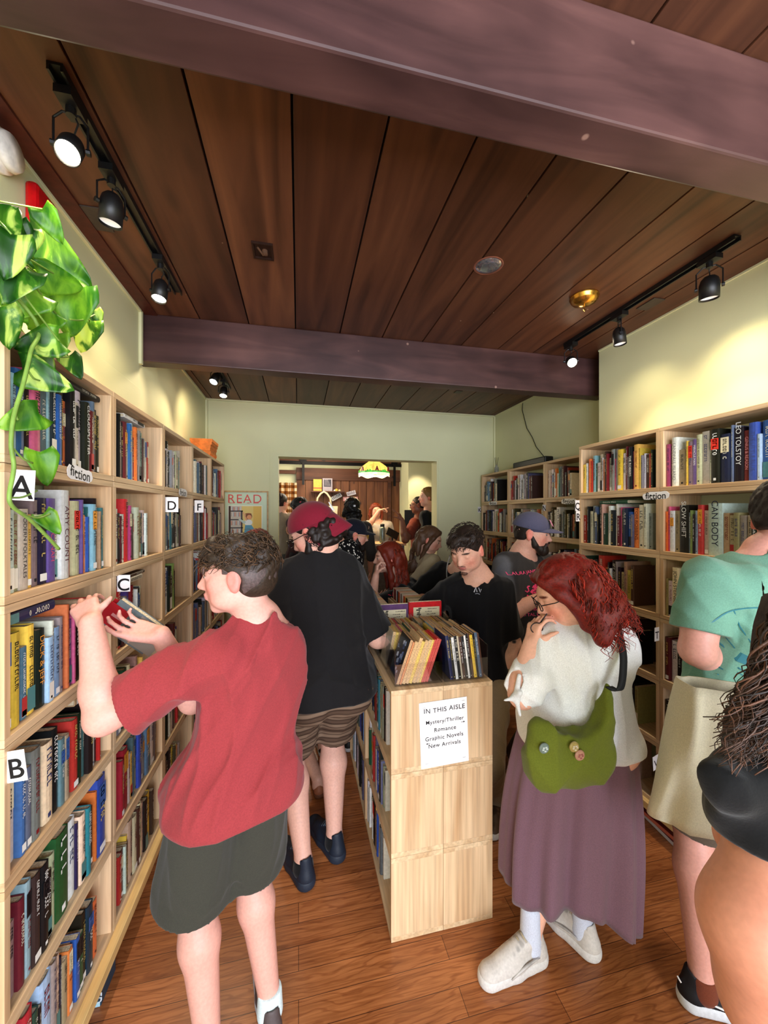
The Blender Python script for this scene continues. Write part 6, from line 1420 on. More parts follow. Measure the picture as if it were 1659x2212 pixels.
C_.reach(1, pt(1180, 1330, 1.52), V((.9, .5, -1)))
C_.step(-1, V((*pt(1146, 2030, 1.39).xy, .085)), Wd(.6, 1)); C_.step(1, V((*pt(1258, 2010, 1.44).xy, .085)))
C_.body(face=dict(brow=(.35, .12, .06)), eyes=False)
def blouse():
    H = C_.H; S = Solid(.005, .03); cn = V((0, 0, -1)); cut = ((C_.hip+V((0, 0, .0)), V((CA*-.10, SA*.10, -1))),); C_.torso(S, .014, .05, cut)
    S.ell(C_.hip+V((0, 0, .08)), (.098*C_.w*H+.025, .075*C_.w*H+.025, .13*H), [C_.hr, C_.hf, V((0, 0, 1))], .05, cut)
    for q, (e, w) in C_.arm.items():
        a = C_.sh[q]; d = (e-a).normalized(); out = C_.sr*q
        S.rc(a, a+(e-a)*.9, .052, .062, .04, cuts=((a+(e-a)*1.0, d),)); S.rc(a+(e-a)*.7, e-d*.005, .062, .050, .03)
    a, e = C_.sh[-1], C_.arm[-1][0]; mid = a+(e-a)*.72; o = Wd(-.9, -.45)
    S.ell(mid+o*.062, (.030, .040, .050), [o.cross(V((0, 0, 1))), o, V((0, 0, 1))], .006, op='s')
    S.rc(C_.neck+C_.up*.006+C_.fw*.02, C_.neck+C_.up*.14+C_.fw*.05, .055, .13, .006, op='s'); S.noise = wrinkle(.0075, 15, 12); o = S.obj('blouse', M_CLOTH, C_.root, (.90, .90, .89), smooth=2); C_.teeS = S; return o
bl_ = blouse()
S = Solid(.004, .01); ri = []; 
for i in range(24):
    a = 2*PI*i/24; ri.append(C_.neck-C_.up*.006+C_.fw*(.012+.062*math.cos(a))+C_.sr*.075*math.sin(a)+C_.up*(.012-.03*math.cos(a)))
for i in range(24):
    if ri[i] is not None: S.rc(ri[i], ri[(i+1) % 24], .011, .011, .01)
    q_ = ri[i]+(ri[i]-C_.neck-C_.fw*.012).normalized()*.022-C_.up*.014; q2 = ri[(i+1) % 24]+(ri[(i+1) % 24]-C_.neck-C_.fw*.012).normalized()*.022-C_.up*.014; S.rc(q_, q2, .008, .008, .02)
S.noise = wrinkle(.003, 25, 3); S.obj('collar', M_CLOTH, C_.root, (.90, .90, .89)).parent = bl_
kn_ = C_.arm[-1][0]+Wd(-.7, -.7, .1)*.045; S = Solid(.0035, .008)
S.ell(kn_, (.016, .016, .014), None).rc(kn_, kn_+Wd(-.9, -.2, -.1)*.04, .009, .004).rc(kn_, kn_+Wd(.1, -.5, -.9)*.05, .009, .005).rc(kn_, kn_+Wd(.2, -.6, .8)*.03, .010, .010)
S.rc(kn_, kn_+Wd(.1, -.1, .9)*.075+Wd(-.2, .1)*.0, .010, .007)
S.obj('sleeve_knot', M_CLOTH, C_.root, (.84, .84, .83)).parent = bl_
# pleated skirt
rings = []; N = 160; rr = random.Random(4); hp = C_.hip
for j in range(26):
    t_ = j/25; ring_ = []
    for i in range(N):
        a = 2*PI*i/N; lat = math.cos(a); fw = math.sin(a)
        rx = .185+.055*t_**.8+.02*math.sin(PI*t_); ry = .135+.03*t_
        pl = (.004+.022*t_)*(math.sin(a*11+.6*math.sin(a*3))*.6+math.sin(a*19+2+2*t_)*.3+.4*math.sin(a*5+1))
        zb = .255-.15*max(0, math.cos(a+.55))**3-.03*math.sin(a*2+1)
        zt_ = hp.z+.06; z = zt_+(zb-zt_)*t_
        c = V((hp.x, hp.y, 0))+V((SA, CA, 0))*.05*t_
        p = c+V((CA, -SA, 0))*lat*(rx+pl)+V((SA, CA, 0))*fw*(ry+pl); p.z = z; ring_.append(p)
    rings.append(ring_)
ring_mesh('skirt', rings, M_CLOTH, C_.root, (.45, .33, .375), .003)
def exC(S, T, hh):
    r = random.Random(15)
    for i in range(60):
        a = PI+r.uniform(-1.75, 1.75); z = r.uniform(-.62, .12); w_ = .40+.14*(-z) ; x = math.sin(a)*w_; y = -.13+math.cos(a)*(.40+.10*(-z)); S.ell(T(x, y, z), (.10*hh, .10*hh, .13*hh), None, .02)
    for q in (-1, 1): S.chain([T(.20*q, .30, .33), T(.36*q, .16, .10), T(.40*q, .02, -.15), T(.38*q, .02, -.45)], [.07*hh, .08*hh, .10*hh, .08*hh])
C_.hair((.47, .09, .045), extra=exC, amp=.006, vol=.06, seed=22, k=.02)
def lock_gen(P, n, r, top, length, spread, col, wav=.012, seed=0, front=1.7, out=.0, rad=.0022, upz=.30):
    rr = random.Random(seed); g = []; T = P.T
    for i in range(n):
        a = PI+rr.uniform(-front, front); z0 = rr.uniform(-.1, upz); L_ = length*rr.uniform(.7, 1.1); ph = rr.uniform(0, 6); fr = rr.uniform(28, 45); pts = []; k_ = rr.uniform(.96, 1.05)
        for j in range(13):
            t_ = j/12; z = z0-L_*t_; w_ = (r+spread*t_)*k_ if z < .2 else r*math.sqrt(max(.1, 1-((z-.14)/.45)**2))*1.02
            x = math.sin(a)*w_; y = -.12+math.cos(a)*w_*1.02; p = T(x, y, z); o = V((math.sin(ph+fr*t_*L_*.6), math.cos(ph+fr*t_*L_*.6), 0))*wav*(.3+t_); pts.append(p+o)
        g.append((pts, shade(col, rr.uniform(.6, 1.45)), rad*rr.uniform(.7, 1.4)))
    return g
strands(C_.root, 'loose_hair', lock_gen(C_, 700, .44, .3, .78, .12, (.52, .12, .05), .011, 1, 1.8), M_HAIRM)
C_.glasses()
S = MB(); gl0 = pt(1157, 1355, 1.30)
for dx in (0, .045):
    S.tube([gl0+V((CA, -SA, 0))*(dx*.5+.02*math.cos(a))+V((0, 0, -dx*1.1+.018*math.sin(a)))+Wd(0, -1)*.01 for a in np.linspace(0, 2*PI, 17)], .0018, 6)
S.tube([gl0+Wd(0, -1)*.01, gl0+Wd(.5, 0, .6)*.06], .002, 6)
hg = empty('sunglasses', gl0, 'dark spectacles held to the mouth of the red haired woman in white', 'glasses'); S.obj('frame', M_DARKF, hg, loc=gl0)
# white sneakers
for q, (hx, hy, tx, ty) in {-1: (1158, 2052, 1056, 2100), 1: (1284, 2064, 1200, 1985)}.items():
    h_ = atZ(hx, hy, 0); t_ = atZ(tx, ty, 0); f = (t_-h_).normalized(); h_ = V((*C_.leg[q][1].xy, 0))-f*.062; t_ = h_+f; so, P = shoe(C_.root, h_, t_, .285, (.78, .75, .72), (.82, .80, .78), wide=1.15)
    f = (t_-h_).normalized(); sd = f.cross(V((0, 0, 1)))
    for sgn in (-1, 1):
        m = MB(); pts = [P(.62-.42*x, .152*sgn*1.0, .10+.10*x+.03*math.sin(x*3)) for x in np.linspace(0, 1, 9)]
        m.tube(pts, [.001+.004*math.sin(PI*min(1, x*.9+.1)) for x in np.linspace(0, 1, 9)], 6); o = m.obj('side_mark', mat('pearl grey mark', (.66, .64, .62), .4), C_.root, smooth=True, loc=(0, 0, 0)); o.location = -C_.root.location; o.parent = so
    m = MB()
    for i in range(6): m.tube([P(.34+.06*i, -.07, .36-.036*i), P(.36+.06*i, 0, .415-.040*i), P(.34+.06*i, .07, .36-.036*i)], .0035, 5)
    o = m.obj('lace', mat('sand laces', (.66, .60, .50), .9), C_.root, smooth=True, loc=(0, 0, 0)); o.location = -C_.root.location; o.parent = so
    an = C_.leg[q][1]; Solid(.004, .01).rc(an+V((0, 0, .10)), an-V((0, 0, .03)), .034, .038).obj('sock', M_CLOTH, C_.root, (.80, .82, .88))
# green sling bag
bc = pt(1234, 1600, 1.175); rt = V((CA, -SA, 0)).lerp(Wd(.98, .2), 1); nb_ = Wd(.1, -1)
BG = empty('sling_bag', bc, 'slouchy olive green cloth bag with three badges slung on a black strap', 'bag')
S = Solid(.0045, .03); U = V((0, 0, 1)); q = lambda a, b, c=0: bc+rt*a+U*b+nb_*c
S.ell(q(-.005, -.03), (.138, .045, .118), [rt, nb_, U], .03); S.rc(q(-.100, .01), q(-.108, .045, -.01), .040, .028, flat=(nb_, .8)); S.rc(q(.10, .03), q(.135, .15, -.01), .045, .012, flat=(nb_, .8)); S.rc(q(-.08, -.07), q(.08, -.07), .065, .065, flat=(nb_, .65)); S.ell(q(0, -.0), (.125, .035, .06), [rt, nb_, U], .02)
S.ell(q(-.0, .112, .0), (.108, .09, .085), [rt, nb_, U], .015, op='s'); S.noise = wrinkle(.007, 17, 31, .8); S.obj('bag_body', M_CLOTH, BG, (.37, .40, .11))
m = MB(); P_ = smooth_pts([q(.135, .15, -.005), pt(1340, 1490, 1.20), pt(1348, 1430, 1.235), pt(1342, 1385, 1.27), pt(1330, 1345, 1.33), pt(1318, 1330, 1.42)], 5); N_ = len(P_)
for i in range(N_):
    m.v += [tuple(P_[i]-rt*.013), tuple(P_[i]+rt*.013)]
m.f = [(2*i, 2*i+1, 2*i+3, 2*i+2) for i in range(N_-1)]; m.c = [(1, 1, 1)]*(N_-1)
o = m.obj('strap', mat('black webbing', (.05, .05, .06), .7), BG, loc=bc, smooth=True); o.modifiers.new('s', 'SOLIDIFY').thickness = .004
for (u, v, c1, c2) in ((1176, 1617, (.42, .47, .44), (.75, .78, .75)), (1241, 1614, (.60, .52, .30), (.75, .70, .62)), (1253, 1632, (.66, .48, .40), (.55, .32, .30))):
    p = pt(u, v, 1.118); M = frame(p, rt, (0, 0, 1)); m = MB().lathe([(0, .004), (.012, .0035), (.0155, .0), (.0155, -.003), (0, -.003)], 20, M, c1)
    for i in range(5): a = i*2.4; m.box((.006*math.cos(a)-.003, .006*math.sin(a)-.002, .0038), (.006*math.cos(a)+.003, .006*math.sin(a)+.002, .0046), c2, M)
    m.obj('badge', attr_mat('glossy badge', .2, .5, .05), BG, loc=bc, colattr=True, smooth=False)
# ============================================================ man in the black tee at the records
hip = pt(1035, 1440, 2.12); neck = pt(1032, 1243, 2.08)
F_ = Person('man in a black t-shirt with arm tattoos looking down into the clear bins', hip, 1.74, hip, neck, Wd(-.90, .42), Wd(-.9, .42), head=pt(1008, 1186, 1.99), hface=Wd(-.52, -.72, -.42), skin=(.88, .67, .58), vox=.0055, hh=.228, w=.92)
F_.sh[1] = pt(976, 1272, 2.12); F_.sh[-1] = pt(1078, 1276, 2.02)
F_.reach(-1, pt(1066, 1490, 2.0), V((.9, .2, 0)), dict(d=Wd(-.2, -.1, -1), pn=Wd(-1, 0), curl=(.3, .4, .5, .5), thumb=1)); F_.reach(1, pt(955, 1420, 2.05)+V((0, 0, .03)), V((-.6, .5, -1)), dict(d=Wd(.1, -.9, -.3), pn=V((0, 0, -1)), curl=(.4, .4, .4, .4), thumb=1))
F_.step(-1, V((*atZ(1072, 1750, 0).xy, .085))); F_.step(1, V((*atZ(1035, 1735, 0).xy, .085))+V((0, .05, 0)))
def tat(S):
    e, w = F_.arm[-1]; a = F_.sh[-1]; c = a+(e-a)*.86+Wd(-.2, -1)*.035
    for i in range(5): t_ = i*1.3; S.paint.append(('el', (nv(c+V((CA, -SA, 0))*.022*math.cos(t_)+V((0, 0, .022*math.sin(t_)))), nv((.012, .03, .009)), np.eye(3, dtype=np.float32)), (.13, .13, .16), .004))
    r = random.Random(3)
    for i in range(40): c = e+(w-e)*r.uniform(.05, .95)+V((CA, -SA, 0))*r.uniform(-.03, .03)+Wd(0, -1)*.02; S.paint.append(('rc', (nv(c), nv(c+V((0, 0, .02))), .0012, .0012, None), (.35, .22, .17), .004))
F_.extra.append(tat)
F_.body(face=dict(brow=(.14, .10, .08), lip=(.70, .40, .38)), eyes=False)
F_.shirt((.06, .058, .07), hem=-.04, sleeve=.84, amp=.005, seed=14, sk=1.45)
F_.trousers((.55, .47, .36), end=1.93, seed=8, amp=.006)
F_.decal([stroke([(-.018, -.012), (-.010, .012), (-.003, -.010)], .005, (.75, .75, .78)), stroke([(.004, .012), (.014, -.010), (.018, .006)], .004, (.7, .7, .75)), stroke([(-.012, -.020), (.0, -.017), (.012, -.021)], .003, (.6, .6, .65))], pt(1029, 1277, 1.95), Wd(.9, -.42), (0, 0, 1), name='chest_logo')
def exF(S, T, hh):
    r = random.Random(6)
    for i in range(26):
        a = r.uniform(-1.2, 1.2); z = r.uniform(.26, .46); rr = math.sqrt(max(.05, 1-((z-.14)/.42)**2)); x = math.sin(a)*.36*rr; y = -.05+math.cos(a)*.44*rr; S.rc(T(x, y, z), T(x+.06, y+.05, z-.03), .045*hh, .03*hh, .01)
strands(F_.root, 'hair_locks', tufts(F_, 600, (.17, .115, .085), .024, .0014, 6, zmin=.2, sweep=(.2, 1.2, -.4), curl=.001), M_HAIRM)
F_.hair((.16, .11, .09), extra=exF, amp=.003, vol=.01, seed=5, cut=((F_.T(0, .30, .20), F_.R[1]*.75-F_.R[2]*.65), (F_.T(0, .12, -.02), F_.R[1]*.65-F_.R[2]*.75)))
r, f_, u = F_.R; S = Solid(.005, .006)
for q in (-1, 1): S.rc(F_.T(.0, .445, -.19), F_.T(.10*q, .41, -.22), .012*.22, .008*.22)
S.rc(F_.T(-.09, .405, -.215), F_.T(.09, .405, -.215), .004, .004).ell(F_.T(0, .34, -.43), (.020, .014, .012), [r, f_, u]); S.obj('stubble', M_HAIRM, F_.root, (.42, .29, .24))
for q in (-1, 1): h_ = V((*F_.leg[q][1].xy, 0)); f = Wd(-.35, -.9); shoe(F_.root, h_-f*.05, h_+f, .28, (.30, .22, .16), (.75, .72, .68), vox=.006)
# ============================================================ bearded man with the pink print
hip = pt(1128, 1372, 2.45); neck = pt(1126, 1196, 2.42)
G_ = Person('bearded man in a blue grey cap and grey t-shirt with a pink print', hip, 1.76, hip, neck, Wd(-.72, -.69), Wd(-.7, -.7), head=pt(1150, 1152, 2.38), hface=Wd(.86, -.48, -.10), skin=(.90, .68, .60), vox=.006, w=1.16, belly=.015, hh=.228)
G_.sh[1] = pt(1094, 1222, 2.36); G_.sh[-1] = pt(1178, 1222, 2.55)
G_.reach(1, pt(1176, 1287, 2.22), V((-1, .3, -1)), dict(d=Wd(.95, -.1, .1), pn=V((0, 0, 1)), curl=(.4, .5, .5, .5), thumb=1)); G_.reach(-1, pt(1205, 1300, 2.35), V((1, .5, -1)), dict(d=Wd(.3, -.9), pn=V((0, 0, 1)), curl=(.4,)*4, thumb=-1))
G_.step(-1, V((*G_.hp[-1].xy, .085))+Wd(.3, .2)*.05); G_.step(1, V((*G_.hp[1].xy, .085)))
G_.body(face=dict(brow=(.15, .1, .08)), iris=(.3, .35, .35)); 
pr = [(nv(G_.sh[q]), nv(G_.arm[q][0])) for q in (-1, 1)]
G_.shirt((.205, .195, .195), hem=-.03, sleeve=.88, amp=.006, seed=24, sk=1.5, paint=[('rc', (nv(G_.sh[q]+G_.sr*q*.02), nv(G_.arm[q][0]), .075, .085, None), (.38, .38, .40), .01) for q in (-1, 1)])
G_.trousers((.40, .28, .17), end=1.9, seed=3, vox=.008)
PK = (.95, .30, .50); rr = random.Random(2); pol = text_polys('LAURA JANE GRACE', .026, PK, .0, .085, .08)+text_polys('DAMN IT', .018, PK, .02, .06)+text_polys('HIS', .022, PK, .0, -.135)+text_polys('TOTAL LACK', .026, PK, .0, -.165)
for i in range(60):
    t_ = rr.uniform(0, 1); x = .01+rr.uniform(-.045, .045)*(1-.4*abs(t_-.5)); y = .04-.15*t_; pol.append(stroke([(x, y), (x+rr.uniform(-.02, .02), y+rr.uniform(-.012, .012)), (x+rr.uniform(-.02, .02), y-rr.uniform(0, .02))], rr.uniform(.004, .009), PK))
G_.decal(pol, pt(1162, 1268, 2.25), Wd(.72, .69), (0, 0, 1))
G_.beard((.16, .12, .10), full=1.25)
G_.hair((.14, .10, .09), amp=.004, vol=.0, seed=31)
def logoG(s, T, r, f, u, hh, c):
    cc = T(0.02, .40, .33); M = frame(cc+f*.012, r, (u+f*-.6)); m = MB(); m.prism([(.024*math.cos(a), .024*math.sin(a)) for a in np.linspace(0, 2*PI, 19)[:-1]], 0, .002, M, (.85, .55, .68))
    for i in range(6): m.box((.011*math.cos(i)-.003, .011*math.sin(i)-.003, .002), (.011*math.cos(i)+.003, .011*math.sin(i)+.003, .003), (.95, .75, .85), M)
    o = m.obj('cap_logo', M_INK, c, loc=(0, 0, 0), colattr=True); o.location = -s.root.location
G_.cap((.33, .33, .43), logo=logoG)
for q in (-1, 1): h_ = V((*G_.leg[q][1].xy, 0)); f = Wd(.55, -.8); shoe(G_.root, h_-f*.05, h_+f, .28, (.12, .12, .13), (.7, .7, .7), vox=.007)
# ============================================================ man in the mint shirt on the right
hip = pt(1622, 1590, 1.24); neck = pt(1652, 1204, 1.27)
B_ = Person('man from behind in a mint green t-shirt with a teal insect wing print', hip, 1.76, hip, neck, Wd(.92, -.38), Wd(.92, -.38), head=pt(1700, 1118, 1.26), hface=Wd(.72, .70, -.15), skin=(.84, .60, .54), vox=.0055, w=1.05)
B_.sh[-1] = pt(1524, 1258, 1.25)
B_.reach(-1, pt(1545, 1428, 1.40), V((-.8, -.5, -1)), dict(d=Wd(.9, .3, .05), pn=V((0, 0, 1)), curl=(.5, .5, .5, .5), thumb=1)); hang(B_, 1)
B_.arm[-1] = (pt(1506, 1405, 1.22), pt(1560, 1432, 1.38)); B_.hands[0] = (B_.arm[-1][1], B_.hands[0][1])
B_.step(-1, V((*atZ(1516, 2172, 0).xy, .09))); B_.step(1, V((*atZ(1516, 2172, 0).xy, .09))+Wd(.80, -.35)*.26)
B_.body(eyes=False)
B_.shirt((.42, .60, .52), hem=.0, sleeve=.72, g=.012, amp=.006, seed=41, sk=1.5, neckr=.055)
TE = (.16, .42, .46); a_ = []
arc = lambda pts, w: a_.append(stroke(pts, w, TE))
el_ = [(.13*math.cos(t_)-.02, .085*math.sin(t_)-.02) for t_ in np.linspace(1.4, 4.2, 24)]; arc([(x*1.15, y*1.3) for x, y in el_], .004)
arc([(-.165, -.02), (-.14, .0), (-.13, -.035), (-.06, -.075), (.0, -.10), (.02, -.135)], [.004, .03, .036, .030, .022, .01]); arc([(-.13, .04), (-.10, -.01), (-.07, -.05)], .003); arc([(-.085, .075), (-.06, .02), (-.02, -.05), (.02, -.11)], .003)
arc([(-.17, -.03), (-.13, -.07), (-.06, -.11), (.02, -.15)], .004); arc([(-.17, -.045), (-.13, -.085), (-.06, -.125), (.02, -.165)], .003); arc([(-.17, -.10), (-.11, -.14), (-.03, -.165)], .003); arc([(-.168, -.11), (-.11, -.155), (-.03, -.18)], .003); arc([(-.12, -.19), (-.06, -.20), (-.02, -.215)], .003); arc([(-.17, -.10), (-.13, -.18), (-.05, -.24)], .004); arc([(.0, .0), (.06, -.002), (.12, .0)], [.003, .012, .010]); arc([(.02, -.13), (.06, -.09), (.10, -.05)], .003)
B_.decal(a_, pt(1652, 1372, 1.16), Wd(.92, -.38), (0, 0, 1)); 
B_.trousers((.36, .31, .26), end=.86, seed=17, flare=.03)
B_.hair((.12, .075, .06), amp=.006, vol=.05, seed=19)
h_ = atZ(1520, 2180, 0)
for q in (-1, 1):
    an = B_.leg[q][1]; f = Wd(.92, -.2); hh_ = V((an.x, an.y, 0))-f*.07; so, P = shoe(B_.root, hh_, hh_+f, .30, (.07, .07, .09), (.85, .86, .88), wide=1.05)
    m = MB(); m.tube([P(.02, -.02, .22), P(.0, .0, .26), P(.02, .03, .23)], .0025, 5).tube([P(.2, .115, .18), P(.4, .128, .14)], .003, 5).tube([P(.2, -.115, .18), P(.4, -.128, .14)], .003, 5); o = m.obj('side_mark', M_WP, B_.root, loc=(0, 0, 0)); o.location = -B_.root.location; o.parent = so
    Solid(.005, .01).rc(an+V((0, 0, .02)), an-V((0, 0, .03)), .040, .044, cuts=((an+V((0, 0, .02)), (0, 0, 1)),)).obj('sock', M_CLOTH, B_.root, (.45, .22, .14))
bk = pt(1527, 1392, 1.36); M = frame(bk, Wd(.75, .3, .55), Wd(-.4, .2, .8)); hb = empty('held_book', bk, 'small book tucked in the hand of the man in mint', 'book')
MB().box((-.09, -.06, -.008), (.09, .06, -.006), M=M).box((-.09, -.06, .006), (.09, .06, .008), M=M).box((-.09, .058, -.008), (.09, .06, .008), M=M).obj('cover', mat('dark red cover', (.25, .09, .08), .5), hb, loc=bk); MB().box((-.089, -.059, -.006), (.089, .057, .006), M=M).obj('page_block', M_PAGE, hb, loc=bk)
# canvas tote hanging at his side
tc = pt(1560, 1650, 1.08); TB = empty('tote_bag', tc, 'large plain cream canvas tote bag hanging beside the mint shirt', 'bag'); rt2 = Wd(.88, -.45); n2_ = Wd(-.3, -1); q = lambda a, b, c=0: tc+rt2*a+V((0, 0, 1))*b+n2_*c
rings = []; n = 48
for j in range(14):
    t_ = j/13; ring_ = []
    for i in range(n):
        a = 2*PI*i/n; x = math.copysign(abs(math.cos(a))**.5, math.cos(a)); y = math.copysign(abs(math.sin(a))**.8, math.sin(a)); wx = .10+.035*t_; left = -.04*t_ if x < 0 else 0
        fold = .010*math.sin(7*x+4*t_)+.006*math.sin(13*x-6*t_); ring_.append(q(x*wx+left, .22-.42*t_-.10*t_*max(0, x)+.05*(1-t_)*x*x*0, y*(.03+.05*math.sin(PI*min(1, t_*.9+.1)))+fold))
    rings.append(ring_)
rings.append([tc+(p-tc)*1 + (q(-.01, -.22)-p)*.97 for p in rings[-1]])
o = ring_mesh('bag_body', rings, mat('natural canvas', (.76, .73, .64), .9, .05, 300, .05), TB, None, .004)
m = MB(); m.tube(smooth_pts([q(.04, .20, .03), q(.06, .26, .04), pt(1690, 1400, 1.1), pt(1760, 1300, 1.15)]), .010, 8); m.obj('handle', MATS['natural canvas'], TB, loc=tc, smooth=True)
# ============================================================ curly haired woman at the right edge
cc_ = at(1850, 1500, .60)
D_ = Person('person at the right edge with long curly brown hair and a black top', cc_, 1.60, V((cc_.x, cc_.y, .80))+Wd(1, -.1)*.09, V((cc_.x, cc_.y, 1.37))+Wd(1, 0)*.03, Wd(.93, -.35), Wd(.93, -.35), head=pt(1862, 1235, .56), hface=Wd(.35, .94, -.2), skin=(.72, .48, .38), vox=.0045, w=.98, woman=True)
D_.sh[-1] = pt(1712, 1620, .52)
D_.arm[-1] = (pt(1650, 2035, .47), pt(1655, 2330, .56)); D_.hands = [(pt(1640, 2330, .56), dict(d=V((0, .2, -1)), pn=D_.sr, curl=(.4,)*4, thumb=1))]; hang(D_, 1)
D_.step(-1, V((*D_.hp[-1].xy, .085))); D_.step(1, V((*D_.hp[1].xy, .085)))
def tatD(S):
    b = pt(1566, 2095, .42)
    S.rc(pt(1690, 1850, .49), pt(1635, 2000, .47), .050, .052, .03); S.rc(pt(1635, 2000, .47), pt(1650, 2180, .49), .052, .044, .03)
    S.rc(pt(1618, 1790, .56), pt(1606, 1812, .56), .042, .036, .01)
    for i in range(5): S.paint.append(('rc', (nv(pt(1552+4*i, 2075+18*i, .445)), nv(pt(1572+8*i, 2125+10*i, .445)), .0015, .0006, None), (.28, .19, .15), .003))
D_.extra.append(tatD)
D_.body(eyes=False)
D_.shirt((.022, .022, .024), hem=.16, sleeve=.36, g=.018, amp=.008, seed=51, sk=1.9)
S = Solid(.0045, .02); S.rc(pt(1680, 1690, .50), pt(1650, 1765, .50), .064, .064, .03, cuts=((pt(1630, 1798, .50), (0, 0, -1)),)); S.ell(pt(1590, 1690, .49), (.050, .04, .034), None, .03); S.ell(pt(1548, 1664, .485), (.022, .02, .016), None, .02); S.ell(pt(1560, 1745, .50), (.018, .02, .02), None, .02); S.noise = wrinkle(.006, 24, 9); S.obj('ruffled_sleeve', M_CLOTH, D_.root, (.022, .022, .024))
D_.trousers((.05, .055, .06), end=1.9, vox=.008, g=.022, amp=.002)
D_.hair((.13, .08, .055), vol=.05, seed=33, amp=.006, k=.02)
g = []; rr = random.Random(77)
S = Solid(.005, .03); S.rc(pt(1850, 1230, .53), pt(1780, 1470, .50), .075, .060).rc(pt(1780, 1470, .50), pt(1680, 1610, .47), .055, .030).rc(pt(1850, 1250, .52), pt(1800, 1630, .47), .080, .050).rc(pt(1900, 1250, .55), pt(1880, 1600, .50), .07, .05); S.noise = wrinkle(.006, 40, 7); S.obj('hair_mass', M_HAIRM, D_.root, (.13, .08, .055))
for i in range(3800):
    x0 = rr.uniform(0, 1); d = .42+.10*rr.random(); u0 = 1745+190*x0; z0 = rr.uniform(1120, 1330); L_ = rr.uniform(.6, 1.0); ph = rr.uniform(0, 6); fr = rr.uniform(16, 30); am = rr.uniform(.004, .010); pts = []
    uend = 1545+270*rr.random()**1.1; vend = 1690-160*abs((uend-1600)/200)**1.5*rr.random()-rr.uniform(0, 110)
    for j in range(26):
        t_ = j/25*L_; u = u0+(uend-u0)*t_; v = z0+(vend-z0)*t_; p = at(u, v, d); a = ph+fr*t_; pts.append(p+V((CA, -SA, 0))*am*math.sin(a)*(.4+t_)+V((SA, CA, 0))*am*math.cos(a)*(.4+t_))
    g.append((pts, shade((.20, .125, .085), rr.uniform(.5, 1.9)), rr.uniform(.001, .0024)))
strands(D_.root, 'curly_hair', g, M_HAIRM)
for q in (-1, 1): h_ = V((*D_.leg[q][1].xy, 0)); f = Wd(.3, .9); shoe(D_.root, h_-f*.05, h_+f, .25, (.08, .08, .09), (.8, .8, .8), vox=.007)
# ============================================================ shoppers farther back
def simple(label, u_hip, v_hip, u_neck, v_neck, d, H, sr, hface, head=None, skin=(.86, .66, .57), w=1., woman=False, vox=.008, hh=None, hr=None, **kw):
    p = Person(label, pt(u_hip, v_hip, d), H, pt(u_hip, v_hip, d), pt(u_neck, v_neck, d), sr, hr or sr, head=head, hface=hface, skin=skin, w=w, woman=woman, vox=vox, hh=hh, **kw); return p
def stand(p, col=(.2, .2, .22), sp=.0):
    for q in (-1, 1): p.step(q, V((*(p.hp[q]+p.hr*q*sp).xy, .085)))
def shoes(p, col, sole=(.7, .7, .7), L=.27, vox=.008):
    for q in (-1, 1): h_ = V((*p.leg[q][1].xy, 0)); f = p.hf; shoe(p.root, h_-f*.05, h_+f, L, col, sole, vox=vox)
# red haired woman behind the island
H_ = simple('woman with long copper hair and a black band t-shirt, hand at her chin', 868, 1395, 868, 1262, 2.88, 1.60, Wd(.45, .89), Wd(-.96, -.18, -.06), head=pt(838, 1204, 2.83), woman=True, bust=.012, vox=.006, hh=.222)
H_.sh[-1] = pt(868, 1285, 2.72); H_.reach(-1, pt(806, 1268, 2.66), V((-.1, -.3, -1)), dict(d=Wd(.10, .1, 1), pn=Wd(.9, .2), curl=(.9, 1., 1.1, 1.2), thumb=-1, tcurl=.8)); H_.reach(1, pt(800, 1305, 2.95), V((.2, .4, -1)), dict(d=Wd(-.8, -.3), pn=V((0, 0, 1)), curl=(.5,)*4, thumb=-1))
H_.arm[-1] = (pt(800, 1312, 2.60), pt(812, 1243, 2.66)); H_.hands[0] = (H_.arm[-1][1], H_.hands[0][1])
stand(H_); H_.body(face=dict(lip=(.72, .30, .32), brow=(.4, .2, .12)), iris=(.3, .35, .3))
H_.shirt((.07, .075, .085), hem=.0, sleeve=.85, seed=61, amp=.005)
H_.decal(text_polys('TYLER', .052, (.82, .20, .28), 0, 0, -.5)+[stroke([(-.05, -.05), (-.01, -.045), (.03, -.06)], .028, (.82, .80, .78))]+text_polys('E', .06, (.82, .20, .28), .07, -.055, -.4), pt(838, 1278, 2.6), Wd(.35, .93), (0, 0, 1)) 
def exH(S, T, hh):
    r = random.Random(4)
    for i in range(46): a = PI+r.uniform(-1.55, 1.55); z = r.uniform(-1.15, .1); k_ = .40-.04*z; S.ell(T(math.sin(a)*k_, -.14+math.cos(a)*k_, z), (.09*hh, .09*hh, .16*hh), None, .02)
    for q in (-1, 1): S.chain([T(.12*q, .28, .36), T(.33*q, .18, .15), T(.38*q, .06, -.2), T(.37*q, .0, -.6), T(.33*q, .02, -1.05)], [.06*hh, .08*hh, .09*hh, .10*hh, .06*hh])
H_.hair((.48, .15, .07), extra=exH, amp=.004, vol=.04, seed=70, k=.02)
strands(H_.root, 'loose_hair', lock_gen(H_, 150, .42, .3, 1.3, .06, (.50, .16, .07), .006, 5, 1.6, rad=.0025), M_HAIRM)
H_.trousers((.1, .1, .12), end=1.9, vox=.01); shoes(H_, (.1, .1, .1))
